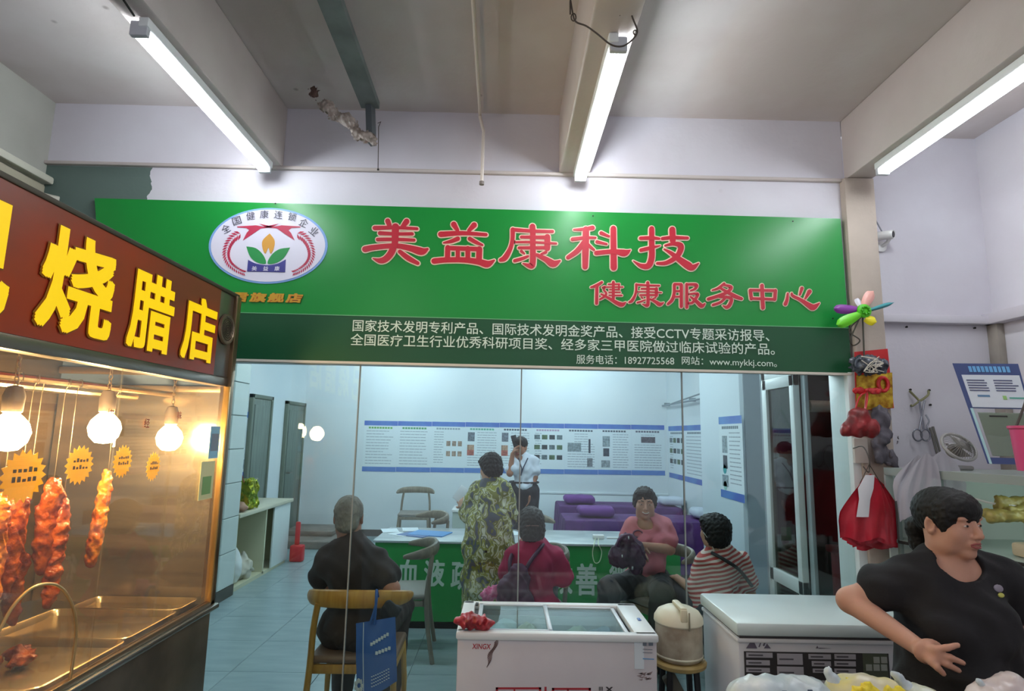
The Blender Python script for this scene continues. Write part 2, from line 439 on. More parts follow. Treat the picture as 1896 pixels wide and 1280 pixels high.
# tiled pier by the left edge of the glass
XP = -2.66
struct('wall_tiled_pier', MB().box((XP - .45, 5.86, 0), (XP - .015, 6.2, ZC)), mat('tile_grout', '#7f8b88', .8))
pier = bpy.data.objects['wall_tiled_pier']
M_tile = mat('pier_tile', '#d5dfdb', .25, var=.06, vs=2)
for j in range(8):
    z0 = .11 + j * .33
    for (x0, x1) in ((XP - .44, XP - .225), (XP - .22, XP - .013)):
        MB().rbox((x0, 5.848, z0), (x1, 5.862, min(z0 + .322, ZC - .01)), .003, 1).build('tile', M_tile, pier)
    MB().rbox((XP - .017, 5.862, z0), (XP - .002, 6.19, min(z0 + .322, ZC - .01)), .003, 1).build('tile', M_tile, pier)
MB().box((XP - .45, 5.84, 0), (XP, 6.2, .105)).build('skirting', mat('baseboard', '#4c4a44', .6), pier)
# floor: grout bed with a tile for every slab in view
struct('floor', MB().box((-4.6, -3.5, -.06), (3.4, YB + .1, -.006)), mat('grout', '#6f7f82', .9))
fl = bpy.data.objects['floor']
base = None; T = .60
M_ft = mat('floor_tile', '#9fb1b3', .30, c2='#8b9fa3', vs=2.2, bump=.02, bs=10, stretch=(1, 4, 1))
for j in range(-3, 17):
    for i in range(-6, 6):
        x = i * T - .02; y = j * T + .12
        if x > 2.6 or y > YB - .0 or (y + T < 1.5) or x + T < XL: continue
        if base is None:
            base = MB().rbox((.002, .002, -.02), (T - .002, T - .002, 0), .0015, 1).build('tile', M_ft, fl)
            base.data.transform(Matrix.Translation(base.location)); base.location = (0, 0, 0)
            off = -wloc(fl); me0 = base.data
            v0 = np.empty(len(me0.vertices) * 3); me0.vertices.foreach_get('co', v0); v0 = v0.reshape(-1, 3)
            v0 -= v0.min(0); me0.vertices.foreach_set('co', v0.ravel()); o = base
        else:
            o = base.copy(); COL.objects.link(o)
        o.parent = fl; o.location = Vector((x, y, -.02)) - wloc(fl) + Vector((0, 0, random.uniform(-.0008, .0008)))
# stone step at the far left door
struct('trim_10', MB().rbox((XL, 8.55, 0), (-2.35, 9.68, .10), .01).rbox((XL, 9.0, .1), (-2.5, 9.68, .17), .01), mat('step_stone', '#8a8078', .5, var=.35, vs=5, stretch=(1, 1, 4)))
# doors in the left clinic wall
def left_door(n, y0, y1, z1, c, open_=False):
    d = MB().rbox((XL, y0, 0), (XL + .035, y1, z1), .006).rbox((XL + .035, y0 + .05, .12), (XL + .045, y1 - .05, z1 - .08), .006)
    o = struct('door_%d' % n, d, mat('door_leaf', c, .5, var=.25, vs=4, stretch=(6, 6, .6)))
    MB().rbox((XL, y0 - .05, 0), (XL + .05, y0, z1 + .05), .004).rbox((XL, y1, 0), (XL + .05, y1 + .05, z1 + .05), .004).rbox((XL, y0 - .05, z1), (XL + .05, y1 + .05, z1 + .05), .004).build('door_frame', mat('door_wood', '#6c7468', .6), o)
    MB().tube([(XL + .04, y0 + .08, 1.0), (XL + .09, y0 + .08, 1.0), (XL + .09, y0 + .19, 1.0)], .01, 8).build('door_handle', M_steel, o)
left_door(1, 8.85, 9.55, 2.0, '#79847c')
left_door(2, 7.62, 8.2, 2.02, '#8d979a')
# curtain rail along the right clinic wall
t = thing('curtain_rail', 'grey curtain rail high on the right clinic wall above the poster', 'rail', (2.55, 8, 2.1))
MB().tube([(2.54, 6.8, 2.13), (2.54, 9.66, 2.13)], .014, 8).build('rail', mat('rail_grey', '#9aa3a8', .4, .6), t)
MB().tube([(2.40, 6.8, 2.19), (2.40, 8.6, 2.11)], .011, 8).build('lower_rail', mat('rail_grey', '#9aa3a8', .4, .6), t)
for y in (6.9, 8.2, 9.5): MB().box((2.53, y, 2.12), (2.62, y + .02, 2.17)).build('bracket', mat('rail_grey', '#9aa3a8', .4, .6), t)

# side sliding door (aluminium) and the dark passage behind it
dx = 1.775
d3 = MB().rbox((dx, 3.16, 0), (dx + .05, 3.22, 2.08), .004).rbox((dx, 4.06, 0), (dx + .05, 4.12, 2.08), .004).rbox((dx, 3.16, 2.02), (dx + .05, 4.12, 2.08), .004).rbox((dx, 3.16, 0), (dx + .06, 4.12, .03), .003)
struct('door_3', d3, M_alu); d3 = bpy.data.objects['door_3']
s = MB()
for (y0, y1) in ((3.62, 3.675), (4.005, 4.06)): s.rbox((dx - .02, y0, .03), (dx + .02, y1, 2.02), .004)
for (z0, z1) in ((.03, .10), (.72, .80), (1.95, 2.02)): s.rbox((dx - .02, 3.62, z0), (dx + .02, 4.06, z1), .004)
s.build('sash', M_alu, d3)
MB().box((dx - .003, 3.675, .10), (dx + .003, 4.005, 1.95)).build('pane', glass_mat('green_glass', '#aeb9a8', 1.5), d3)
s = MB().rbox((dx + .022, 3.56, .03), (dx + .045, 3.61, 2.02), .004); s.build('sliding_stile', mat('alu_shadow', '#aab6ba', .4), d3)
struct('wall_above_door', MB().box((dx, 3.15, 2.08), (dx + .06, 4.12, ZC)), M_inner)
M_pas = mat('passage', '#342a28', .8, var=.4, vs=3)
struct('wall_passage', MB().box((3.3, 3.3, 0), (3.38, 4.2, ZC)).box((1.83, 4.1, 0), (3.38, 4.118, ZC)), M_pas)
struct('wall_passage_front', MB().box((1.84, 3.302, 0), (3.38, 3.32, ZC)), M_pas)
MB().tube([(2.2, 3.7, 2.44), (3.0, 3.7, 2.44)], .014, 8).build('passage_fill_lamp', emit_mat('passage_fill_light', '#ffd8c8', 7), None)  # added unseen tube, brightens the passage and its red board
props(bpy.data.objects['passage_fill_lamp'], 'added dim fill tube, unseen under the ceiling of the dark passage', 'lamp')
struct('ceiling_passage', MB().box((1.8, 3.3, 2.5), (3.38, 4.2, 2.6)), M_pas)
t = MB().tube(catmull([(2.62, 4.02, 2.2), (2.62, 4.02, 1.98), (2.56, 4.02, 1.87), (2.40, 4.02, 1.85), (2.05, 4.02, 1.85)], 6), .04, 12).build('drain_pipe', mat('pvc', '#d8d4cc', .4), None)
props(t, 'white plastic pipe with a bend in the dark passage beyond the side door', 'pipe')
t = thing('red_board', 'dark red board standing low in the passage beyond the side door', 'board', (2.1, 3.75, 0))
MB().rbox((2.0, 3.72, 0), (2.75, 3.76, .98), .01).build('panel', mat('maroon', '#8c2330', .5), t)
MB().rbox((1.98, 3.70, .95), (2.77, 3.78, .99), .008).build('top_edge', mat('maroon2', '#6f1c28', .5), t)

# ---------------- shop window glass
M_pane = glass_mat('window_glass', '#f3faf8', 1.52)
struct('window_1', MB().box((-3.2, 2.985, 1.955), (1.762, 3.02, 1.968)).box((-3.2, 2.985, 0), (1.762, 3.02, .02)), M_steel)
win = bpy.data.objects['window_1']
xs = [-3.19, -2.37, -1.56, -.742, .075, .89, 1.72]
for a, b in zip(xs[:-1], xs[1:]):
    MB().box((a + .003, 3.0, .02), (b - .003, 3.010, 1.956)).build('pane', M_pane, win, smooth=None)
for x in xs[1:-1]:
    MB().box((x - .003, 2.999, .02), (x + .003, 3.011, 1.956)).build('joint_seal', mat('silicone', '#8d9290', .4), win)
MB().rbox((1.72, 2.97, 0), (1.762, 3.15, 1.966), .004).build('window_frame', M_alu, win)

# ================================================================== SHOP SIGN
YS = 2.972
GREEN = '#118a36'
def sp(px, py): return at(px, py, Y=YS)
A, B, C, D = sp(175, 367), sp(1556, 405), sp(1577, 691), sp(196, 659)
U = (B - A).normalized(); V = Vector((0, 0, 1)); NS = Vector((0, -1, 0))
t = thing('shop_sign', 'long green shop sign with red characters over the clinic window', 'sign', (0, 3.0, 1.96))
M_green = mat('sign_green', GREEN, .32, var=.05, vs=2)
def quad_plate(mb, pts, y0, y1):
    a = [Vector((p.x, y0, p.z)) for p in pts]; b = [Vector((p.x, y1, p.z)) for p in pts]
    mb.add(a + b, [(0, 1, 2, 3), (7, 6, 5, 4), (0, 4, 5, 1), (1, 5, 6, 2), (2, 6, 7, 3), (3, 7, 4, 0)]); return mb
mL, mR = sp(190, 572), sp(1571, 607)
quad_plate(MB(), [A, B, mR, mL], YS, 2.999).build('green_panel', M_green, t)
quad_plate(MB(), [mL, mR, C, D], YS - .001, 2.999).build('dark_green_panel', mat('sign_dark', '#16502f', .35, var=.08), t)
quad_plate(MB(), [mL, mR, mR - V * .004, mL - V * .004], YS - .003, YS).build('divider_line', mat('sign_line', '#6fb07e', .5), t)
quad_plate(MB(), [D, C, C - V * .012, D - V * .012], YS - .004, 2.999).build('bottom_rail', mat('sign_rail', '#d8cfc2', .5), t)
M_red = mat('sign_red', '#c02438', .45); M_edge = mat('sign_edge', '#f2d9c4', .5)
def ribbon(mb, pts, extra, y0, y1):
    y0 = y0 - 2e-5 * (len(mb.f) % 97)
    """brush stroke: centreline points in photo-measured sign coordinates with widths"""
    P3 = [Vector((p[0], p[1], p[2])) for p in pts]
    pl = catmull(P3, 5) if len(P3) > 2 else [P3[0].lerp(P3[1], k / 3) for k in range(4)]
    n = len(pl); L_ = []; R_ = []
    for i, p in enumerate(pl):
        d = pl[min(i + 1, n - 1)] - pl[max(i - 1, 0)]; d = Vector((d.x, d.y)).normalized(); r = max(p.z, 0) / 2 + extra
        L_.append((p.x - d.y * r, p.y + d.x * r)); R_.append((p.x + d.y * r, p.y - d.x * r))
    def cap(p, q, r):
        d = Vector((p.x - q.x, p.y - q.y)).normalized(); a0 = math.atan2(d.y, d.x)
        return [(p.x + r * math.cos(a0 + s_), p.y + r * math.sin(a0 + s_)) for s_ in (math.pi / 3, math.pi / 6, 0, -math.pi / 6, -math.pi / 3)]
    ce = cap(pl[-1], pl[-2], max(pl[-1].z, 0) / 2 + extra); cs = cap(pl[0], pl[1], max(pl[0].z, 0) / 2 + extra)
    # order: left side forward, end cap, right side back, start cap
    f = []
    for i in range(n - 1):
        f.append((L_[i], L_[i + 1], R_[i + 1], R_[i]))
    f.append(tuple([R_[-1]] + ce[::-1] + [L_[-1]])); f.append(tuple([L_[0]] + cs[::-1] + [R_[0]]))
    for poly in f:
        a = [Vector((*sp_conv(q, y0),)) for q in poly]
        mb.add(a, [tuple(range(len(a)))])
    ring = L_ + ce + R_[::-1] + cs
    a = [Vector(sp_conv(q, y0)) for q in ring]; b = [Vector(sp_conv(q, y1)) for q in ring]; m = len(ring)
    mb.add(a + b, [(k, (k + 1) % m, m + (k + 1) % m, m + k) for k in range(m)])
def sp_conv(q, y):
    p = sp(q[0], q[1]); return (p.x, y, p.z)
def glyph(strokes, ox, oy, sx, sy, wscale, edge=2.0):
    w1, r1 = MB(), MB()
    for st in strokes:
        pts = [(ox + x * sx, oy + y * sy, w_ * wscale) for x, y, w_ in st]
        ribbon(w1, pts, edge, YS - .004, YS); ribbon(r1, pts, 0, YS - .007, YS - .004)
    w1.build('character_outline', M_edge, t, smooth=None); r1.build('character', M_red, t, smooth=None)
q = 1 / 7.292
kang = [[(480,150,80),(485,220,80)],[(210,190,50),(490,210,45),(750,215,42)],[(215,190,60),(210,330,55),(180,450,60),(110,570,75),(50,600,50)],
 [(330,290,40),(680,295,50)],[(255,360,28),(480,360,32),(800,378,28)],[(300,435,40),(690,435,45)],[(680,290,80),(680,440,80)],
 [(485,200,75),(485,430,78),(485,620,80),(460,680,75),(350,645,12)],[(330,480,40),(370,515,25)],[(660,495,40),(600,520,30)],[(420,550,30),(330,585,45),(240,610,45)],
 [(540,530,45),(660,590,70),(760,650,95),(850,610,25)]]
glyph([[(425,110,70),(455,190,60)],[(680,115,75),(625,190,60)],[(250,205,60),(530,200,45),(820,215,40)],[(320,275,55),(530,285,45),(755,285,45)],
 [(290,360,50),(530,358,45),(780,368,42)],[(530,190,95),(525,330,92),(520,440,80)],[(120,490,80),(250,465,70),(520,445,65),(720,475,80),(880,520,100),(960,490,35)],
 [(510,440,90),(470,540,90),(400,620,85),(320,645,70),(225,615,12)],[(590,525,55),(700,610,70),(830,680,50)]], 660, 395, q, q, q)
glyph([[(1315,155,75),(1365,235,50)],[(1590,165,75),(1520,240,50)],[(1140,290,75),(1440,275,55),(1750,295,45)],[(1370,350,60),(1280,385,50),(1180,405,22)],
 [(1530,350,55),(1620,400,50),(1700,435,30)],[(1235,470,70),(1230,620,70)],[(1235,475,60),(1670,490,60)],[(1660,490,80),(1655,630,80)],[(1370,480,58),(1370,630,58)],
 [(1505,480,66),(1505,630,66)],[(1050,650,75),(1200,635,70),(1450,635,70),(1650,660,80),(1770,690,90),(1860,640,25)]], 660, 395, q, q, q)
glyph(kang, 920, 400, q, q, q)
glyph([[(1040,190,24),(1170,185,45),(1290,165,60)],[(1020,320,50),(1200,300,40),(1330,300,28)],[(1200,190,85),(1195,440,90),(1190,690,75)],[(1170,370,70),(1080,480,70),(960,565,55)],
 [(1230,400,50),(1310,465,30)],[(1405,235,50),(1510,280,32)],[(1350,355,45),(1480,385,28)],[(1340,505,60),(1570,485,60),(1720,505,90),(1800,465,12)],[(1570,175,75),(1572,440,80),(1575,700,85)]], 920, 400, q, q, q)
r = 1 / 11.85
glyph([[(665,170,110),(665,500,120),(665,800,130),(590,980,130),(430,980,90),(260,870,12)],[(420,380,75),(660,375,80),(830,390,50)],[(430,640,80),(650,590,80),(850,540,20)],
 [(1115,190,130),(1125,430,130)],[(900,385,70),(1120,365,80),(1450,375,65)],[(960,540,45),(1150,500,80),(1300,540,120),(1280,680,120),(1180,810,110),(980,920,90),(790,930,60)],
 [(940,620,35),(1080,700,80),(1250,830,120),(1450,970,160),(1560,1020,130),(1690,930,30)]], 1150, 410, r, r, r)
g = 1 / 8.243
glyph([[(115,185,25),(200,160,50),(280,110,40)],[(205,170,50),(200,430,50)],[(290,190,25),(330,180,28),(310,230,24),(345,270,30),(330,320,35),(250,370,28)],
 [(270,290,25),(400,360,40),(520,430,60),(590,450,65),(645,415,15)],[(380,140,22),(550,140,22)],[(350,183,20),(600,183,20)],[(400,222,20),(550,222,20)],[(390,265,20),(560,265,20)],
 [(390,310,20),(585,310,24)],[(455,110,45),(455,360,45)],[(540,140,28),(540,222,28)]], 1080, 510, g, g, g, 1.6)
glyph(kang, 1080 + 665 * g, 510 + 20 * g, .655 * g, .655 * g, .62 * g, 1.6)
glyph([[(1385,150,45),(1382,280,45),(1350,380,50),(1290,440,40)],[(1385,140,38),(1490,140,35)],[(1490,150,48),(1490,480,48)],[(1400,245,30),(1490,245,30)],[(1390,330,26),(1490,330,26)],
 [(1572,140,42),(1575,490,48)],[(1570,145,36),(1660,143,40),(1725,155,45),(1700,210,40),(1630,240,22)],[(1620,290,25),(1740,285,38),(1715,350,45),(1660,420,40),(1600,430,28)],
 [(1630,330,22),(1720,400,50),(1800,470,62),(1850,435,20)]], 1080, 510, g, g, g, 1.6)
glyph([[(330,90,40),(240,160,40),(150,190,22)],[(330,110,30),(440,145,45),(360,230,50),(200,290,50),(90,325,50)],[(260,150,28),(400,230,50),(500,285,60),(595,320,45)],
 [(260,290,38),(430,310,45),(420,400,55),(370,450,50),(310,425,12)],[(360,290,38),(280,370,40),(160,415,38)]], 1300, 515, g, g, g, 1.6)
glyph([[(730,190,50),(745,320,50)],[(730,188,40),(1110,195,40)],[(1110,195,50),(1100,330,50)],[(745,315,40),(1100,330,40)],[(905,120,55),(912,300,55),(920,460,55)]], 1300, 515, g, g, g, 1.6)
glyph([[(1300,240,28),(1290,330,45),(1265,400,55)],[(1360,235,24),(1375,275,42),(1500,340,50),(1620,420,75),(1690,450,88),(1780,388,20)],[(1515,160,50),(1485,260,30)],[(1630,210,65),(1565,320,30)]], 1300, 515, g, g, g, 1.6)
# white lettering
M_ltr = mat('sign_white', '#d9eadb', .5)
def sign_text(body, px0, py0, px1, py1, hpx, m=M_ltr, bold=0., shear=0.):
    """baseline from (px0,py0) to (px1,py1), height in photo pixels"""
    a = sp(px0, py0); b = sp(px1, py1); h = (sp(px0, py0 - hpx) - a).length
    a.y = YS - .003
    u = (b - a); u.y = 0
    return text_on(body, m, t, a, u, (0, 0, 1), u.length, h, bold=bold, shear=shear)
sign_text('国家技术发明专利产品、国际技术发明金奖产品、接受CCTV专题采访报导、', 653, 614, 1424, 633, 22, bold=.006)
sign_text('全国医疗卫生行业优秀科研项目奖、经多家三甲医院做过临床试验的产品。', 649, 640, 1434, 658, 22, bold=.006)
sign_text('服务电话：18927725568', 1067, 674, 1248, 677, 17, bold=.004)
sign_text('网站：www.mykkj.com。', 1262, 678, 1438, 683, 18, bold=.004)
M_gold = mat('gold_print', '#d09a2a', .5); M_ored = mat('gold_edge', '#c4502a', .5)
a = sp(432, 560); a.y = YS - .002
for i, ch in enumerate('君旗舰店'):
    a = sp(428 + i * 33.5, 559 + i * .6); b = sp(428 + i * 33.5 + 30, 559 + i * .6)
    for m_, bo, y_, ex in ((M_ored, .07, YS - .002, 1), (M_gold, .035, YS - .004, 0)):
        p = Vector((a.x, y_, a.z)); text_on(ch, m_, t, p, U, V, (b - a).length, .049, bold=bo, shear=.008)
# emblem
lc = sp(497, 455); RX = (sp(607, 455) - sp(387, 455)).length / 2; RZ = (sp(497, 385) - sp(497, 525)).length / 2
def disc(mb, rx, rz, y0, y1, n=64):
    poly = [(lc.x + rx * math.cos(2 * math.pi * k / n), lc.z + rz * math.sin(2 * math.pi * k / n)) for k in range(n)]
    a = [Vector((p[0], y0, p[1])) for p in poly]; b = [Vector((p[0], y1, p[1])) for p in poly]
    mb.add(a + b, [tuple(range(n)), tuple(range(2 * n - 1, n - 1, -1))] + [(k, (k + 1) % n, n + (k + 1) % n, n + k) for k in range(n)]); return mb
disc(MB(), RX, RZ, YS - .003, YS).build('emblem_rim', mat('rim_blue', '#7fa8de', .5), t)
disc(MB(), RX - .012, RZ - .01, YS - .0045, YS - .003).build('emblem', mat('emblem_white', '#e2dfee', .5), t)
s_ = .22 / 1217 * (607 - 387) / 220 * 5.577 * 0 + 1 / 5.576
def lp(x, y): return sp(360 + x * s_, 370 + y * s_)
def flat(name, polys, m, dy):
    mb = MB()
    for poly in polys:
        a = [lp(*p) for p in poly]; mb.add([Vector((p.x, YS - dy, p.z)) for p in a] + [Vector((p.x, YS - dy + .002, p.z)) for p in a],
            [tuple(range(len(a)))] + [(k, (k + 1) % len(a), len(a) + (k + 1) % len(a), len(a) + k) for k in range(len(a))])
    return mb.build(name, m, t, smooth=None)
def cv(pts, n=6): return [(p.x, p.y) for p in catmull([(a[0], a[1], 0) for a in pts], n)]
flat('emblem_box', [[(560, 620)] + cv([(560, 625), (640, 662), (755, 680), (860, 664), (947, 620)]) + [(940, 752), (549, 744)]], mat('navy_print', '#3b3a86', .5), .007)
flat('emblem_leaf', [cv([(541, 486), (640, 505), (715, 575), (742, 662), (650, 650), (580, 590), (541, 486)])], mat('leaf_print', '#1f8a45', .5), .0065)
flat('emblem_leaf', [cv([(990, 498), (880, 515), (800, 575), (760, 662), (850, 655), (930, 600), (990, 498)])], mat('leaf_print', '#1f8a45', .5), .0065)
flat('emblem_flame', [cv([(782, 352), (830, 420), (825, 500), (790, 560), (768, 500), (735, 560), (705, 490), (712, 420), (782, 352)])], mat('flame_print', '#d59a3a', .5), .0065)
wheat = []
for sgn in (-1, 1):
    X_ = lambda x: x if sgn < 0 else 1545 - x
    path = catmull([(x, y, 0) for x, y in ((500, 345), (425, 385), (370, 445), (340, 520), (338, 590), (365, 655), (415, 705), (475, 742), (520, 758))], 3)
    for i in range(1, len(path) - 1):
        d = (path[i + 1] - path[i - 1]).normalized(); nn_ = Vector((-d.y, d.x, 0)); f_ = i / len(path)
        ln = 84 - 44 * f_; wd = 12 - 6 * f_
        for sd in (-1, 1):
            b0 = path[i] + nn_ * sd * 3; tip = path[i] + nn_ * sd * ln * .62 + d * ln * .62
            sd_ = Vector((-(tip - b0).y, (tip - b0).x, 0)).normalized() * wd; md = b0.lerp(tip, .5)
            wheat.append([(X_(p.x), p.y) for p in (b0, md + sd_, tip, md - sd_)])
    wheat.append([(X_(a), b) for a, b in ((445, 280), (640, 268), (720, 282), (770, 272), (870, 252), (800, 290), (690, 300), (600, 362), (505, 425), (545, 345), (570, 318), (540, 296), (450, 290))])
flat('emblem_wheat', wheat, mat('wheat_print', '#b5284a', .5), .0062)
arc = [('全', 330, 305, 32), ('国', 443, 222, 20), ('健', 585, 172, 8), ('康', 726, 155, 2), ('连', 872, 160, -4), ('锁', 1015, 180, -12), ('企', 1135, 243, -24), ('业', 1240, 330, -38)]
for ch, x, y, ang in arc:
    p = lp(x, y); a_ = math.radians(ang); u = Vector((math.cos(a_), 0, math.sin(a_))); v = Vector((-math.sin(a_), 0, math.cos(a_))); hh = .044
    p = Vector((p.x, YS - .005, p.z)) - u * hh / 2 - v * hh / 2
    text_on(ch, mat('print_black', '#3c3a4a', .5), t, p, u, v, hh, hh)
for ch, x in (('美', 628), ('益', 745), ('康', 862)):
    p = lp(x - 30, 738); p.y = YS - .0075; text_on(ch, mat('emblem_white', '#e2dfee', .5), t, p, U, V, .026, .024, bold=.01)
for i, (px, py) in enumerate(((510, 377), (1098, 400), (1468, 410), (1542, 590))):
    p = sp(px, py); MB().ball((p.x, YS - .001, p.z), .004, 8).build('screw', M_dark, t)
# ================================================================== LAMPS
M_tube = emit_mat('tube_light', '#f2faff', TUBE_E)
M_batten = mat('batten_white', '#eef2f2', .35)
def tube_lamp(x, y0, y1, label, side=-1, z=2.998):
    t = thing('fluorescent_lamp', label, 'lamp', (x, (y0 + y1) / 2, z), 'fluorescent tube lamps under the beams')
    MB().rbox((x - .017, y0, z - .034), (x + .017, y1, z), .004).build('batten', M_batten, t)
    MB().tube([(x + side * .034, y0 + .03, z - .045), (x + side * .034, y1 - .03, z - .045)], .0145, 14).build('tube', M_tube, t, 180)
    for yy in (y0 + .005, y1 - .02):
        MB().rbox((x + side * .018 - .03, yy, z - .064), (x + side * .018 + .03, yy + .022, z - .01), .004).build('lamp_holder', mat('holder', '#c9ccd2', .4), t)
tube_lamp(-1.255, 1.84, 2.93, 'lit fluorescent tube under the left beam, above the emblem of the sign', -1)
tube_lamp(.345, 1.86, 2.95, 'lit fluorescent tube under the middle beam with a wire loop at its near end', 1)
tube_lamp(1.835, 1.62, 2.79, 'lit fluorescent tube under the right beam by the white wall', 1)
for x, l_ in ((-1.255, 'left'), (.345, 'middle'), (1.835, 'right')):  # extra unseen tubes behind the viewer, added as fill light
    tube_lamp(x, -1.0, .1, 'added fill tube under the %s beam, unseen behind the viewer' % l_, 1)
MB().tube([(-1.22, .9, 2.99), (-1.22, 1.3, 2.99), (-1.24, 1.6, 2.985), (-1.26, 1.80, 2.97)], .004, 6).build('lamp_wire', M_dark, None)
props(bpy.data.objects['lamp_wire'], 'thin dark wire feeding the left tube lamp along its beam', 'wire')
# clinic room lamps (on the clinic ceiling, above the sign's lower edge)
M_room = emit_mat('room_light', '#e6f5ff', ROOM_E)
for x in (-1.7, 1.0):
    for y in (4.6, 6.7, 8.6):
        t = thing('ceiling_lamp', 'fluorescent batten on the clinic ceiling, %s row, %s one' % ('left' if x < 0 else 'right', {4.6: 'front', 6.7: 'middle', 8.6: 'back'}[y]), 'lamp', (x, y, ZC), 'clinic ceiling lamps')
        MB().rbox((x - .62, y - .03, ZC - .04), (x + .62, y + .03, ZC), .006).build('batten', M_batten, t)
        MB().tube([(x - .6, y, ZC - .058), (x + .6, y, ZC - .058)], .016, 10).build('tube', M_room, t, 180)

# ================================================================== CEILING CLUTTER
# grey-green cable channel with a drop, torn bag, thin pipe, wire loop
M_chan = mat('channel_green', '#6b7472', .6, var=.35, vs=7)
t = thing('cable_channel', 'grey-green metal channel hanging under the ceiling left of the thin pipe', 'channel', (-.75, 2.2, 3.2))
a, b, c = at(612, 0, Z=3.25), at(686, 195, Z=3.25), at(688, 262, Y=2.78)
p0 = a + (a - b) * .9
def bar(p, q, w_, h_, mb):
    d = (Vector(q) - Vector(p)).normalized(); s_ = d.cross(Vector((0, 0, 1))).normalized() * w_ / 2; n_ = s_.cross(d).normalized() * h_ / 2
    pts = [Vector(e) + s_ * i + n_ * j for e in (p, q) for i in (-1, 1) for j in (-1, 1)]
    return mb.add(pts, [(0, 1, 3, 2), (4, 6, 7, 5), (0, 4, 5, 1), (2, 3, 7, 6), (0, 2, 6, 4), (1, 5, 7, 3)])
bar(p0, b, .09, .035, MB()).build('channel', M_chan, t)
m = bar(b + Vector((0, -.01, .01)), c + Vector((0, 0, -.01)), .06, .03, MB()); m.build('drop_leg', mat('channel_dark', '#4d5357', .6), t)
for k in range(2):
    q = p0.lerp(b, .1 + .35 * k); MB().rbox(q + Vector((-.04, -.006, .012)), q + Vector((.04, .006, .09)), .002).build('bracket', M_chan, t)
b_ = SDF(.02)
P0, P1 = at(598, 195, Y=2.72), at(682, 262, Y=2.72)
for k in range(9):
    q = P0.lerp(P1, k / 8) + Vector((random.uniform(-.012, .012), 0, random.uniform(-.018, .018)))
    b_.ell(q, (random.uniform(.02, .042), .018, random.uniform(.014, .028)), Matrix.Rotation(.7, 3, 'Y'))
o = b_.build('torn_wrap', mat('plastic_film', '#b5a9a0', .35, c2='#6b5c55', vs=18, bump=.6, bs=30), None, h=.004, wob=.006, wl=.03)
props(o, 'torn crumpled plastic wrap hanging at the foot of the grey-green channel', 'plastic wrap')
o = SDF(.01).ell(at(581, 172, Y=2.75), (.016, .012, .026)).build('peeled_flake', mat('dark_flake', '#5d4740', .8), None, h=.004, wob=.008, wl=.02)
props(o, 'small dark peeled flake on the ceiling beside the torn wrap', 'flake')
t = thing('conduit_pipe', 'thin white conduit running down the ceiling middle with an open lower end', 'pipe', (-.1, 2.4, 2.9))
a, b = at(876, 0, Z=3.30), at(889, 215, Z=3.30); a2 = a + (a - b) * .6
c = at(892, 338, Y=2.90)
MB().tube([a2, b, (b.x + .001, 2.93, 3.28), (c.x, 2.93, 3.2), c], .0085, 8).build('conduit', mat('pvc_ivory', '#d9cfc6', .5), t)
MB().tube([c + Vector((0, 0, .005)), c + Vector((0, 0, -.012))], .013, 10).build('socket_end', mat('pvc_dark', '#7d7470', .5), t)
M_wire = mat('rusty_wire', '#57504b', .6, .6)
t = thing('wire_loop', 'rusty wire loop hanging from the middle beam above its lamp', 'wire', at(1120, 50, Y=1.75))
Yw = 1.78
L1 = [(1056, 0), (1060, 22), (1066, 40), (1085, 48), (1105, 62), (1130, 82), (1150, 86), (1166, 78), (1180, 60), (1172, 35), (1158, 0)]
pts = [at(x, y, Y=Yw) for x, y in L1]; pts = [Vector((pts[0].x, Yw, 3.0))] + pts + [Vector((pts[-1].x - .02, Yw, 3.0))]
MB().tube(catmull(pts, 5), .0028, 6).build('wire', M_wire, t)
cc = at(1062, 32, Y=Yw); MB().tube([cc + Vector((.008 * math.cos(a), 0, .014 * math.sin(a))) for a in [k * .6 for k in range(12)]], .0022, 5).build('twist', M_wire, t)
cc = at(1176, 60, Y=Yw); MB().tube([cc + Vector((.006 * math.cos(a), 0, .008 * math.sin(a))) for a in [k * .6 for k in range(12)]], .0022, 5).build('twist', M_wire, t)
t = thing('hook_wire', 'short rusty hook wire hanging down the wall left of the conduit', 'wire', (-.6, 2.96, 3.05))
a, b = at(701, 235, Y=2.975), at(700, 314, Y=2.975); MB().tube([a + Vector((-.006, 0, .02)), a + Vector((.01, 0, .03)), a, b], .0022, 6).build('wire', M_wire, t); MB().ball(b, .006, 8).build('nail', M_dark, t)

# ================================================================== ROAST MEAT STALL
SX = -1.2
ST = thing('roast_stall', 'stainless roast meat stall with glass front and red header sign at left', 'stall', (-1.6, 1.9, 0))
MB().rbox((-1.95, .7, .05), (SX, 2.60, .885), .006).build('cabinet', M_steel2, ST)
MB().rbox((-1.97, .68, .885), (SX + .025, 2.62, .905), .006).build('counter_top', M_steel, ST)
MB().rbox((SX - .01, .7, .905), (SX + .012, 2.6, .925), .003).build('glass_rail', mat('bronze_rail', '#a08465', .3, .8), ST)
MB().rbox((SX - .03, 2.565, .9), (SX + .012, 2.605, 2.20), .004).build('corner_post', mat('bronze_post', '#8a7257', .3, .8, var=.2), ST)
MB().rbox((SX - .01, 2.555, .92), (SX + .016, 2.567, 1.80), .002).build('post_trim', mat('gold_trim', '#c49a5c', .3, .7), ST)
MB().box((-1.94, 2.60, .905), (SX - .03, 2.612, 1.78)).build('end_panel', mat('end_steel', '#ab9a86', .22, .7, var=.5, vs=3.5, stretch=(.5, 1, 5), bump=.03, bs=5), ST)
MB().box((-1.96, .7, .905), (-1.945, 2.61, 2.15)).build('back_panel', mat('back_steel', '#77644f', .35, .6, var=.45, vs=4, stretch=(1, .4, 4)), ST)
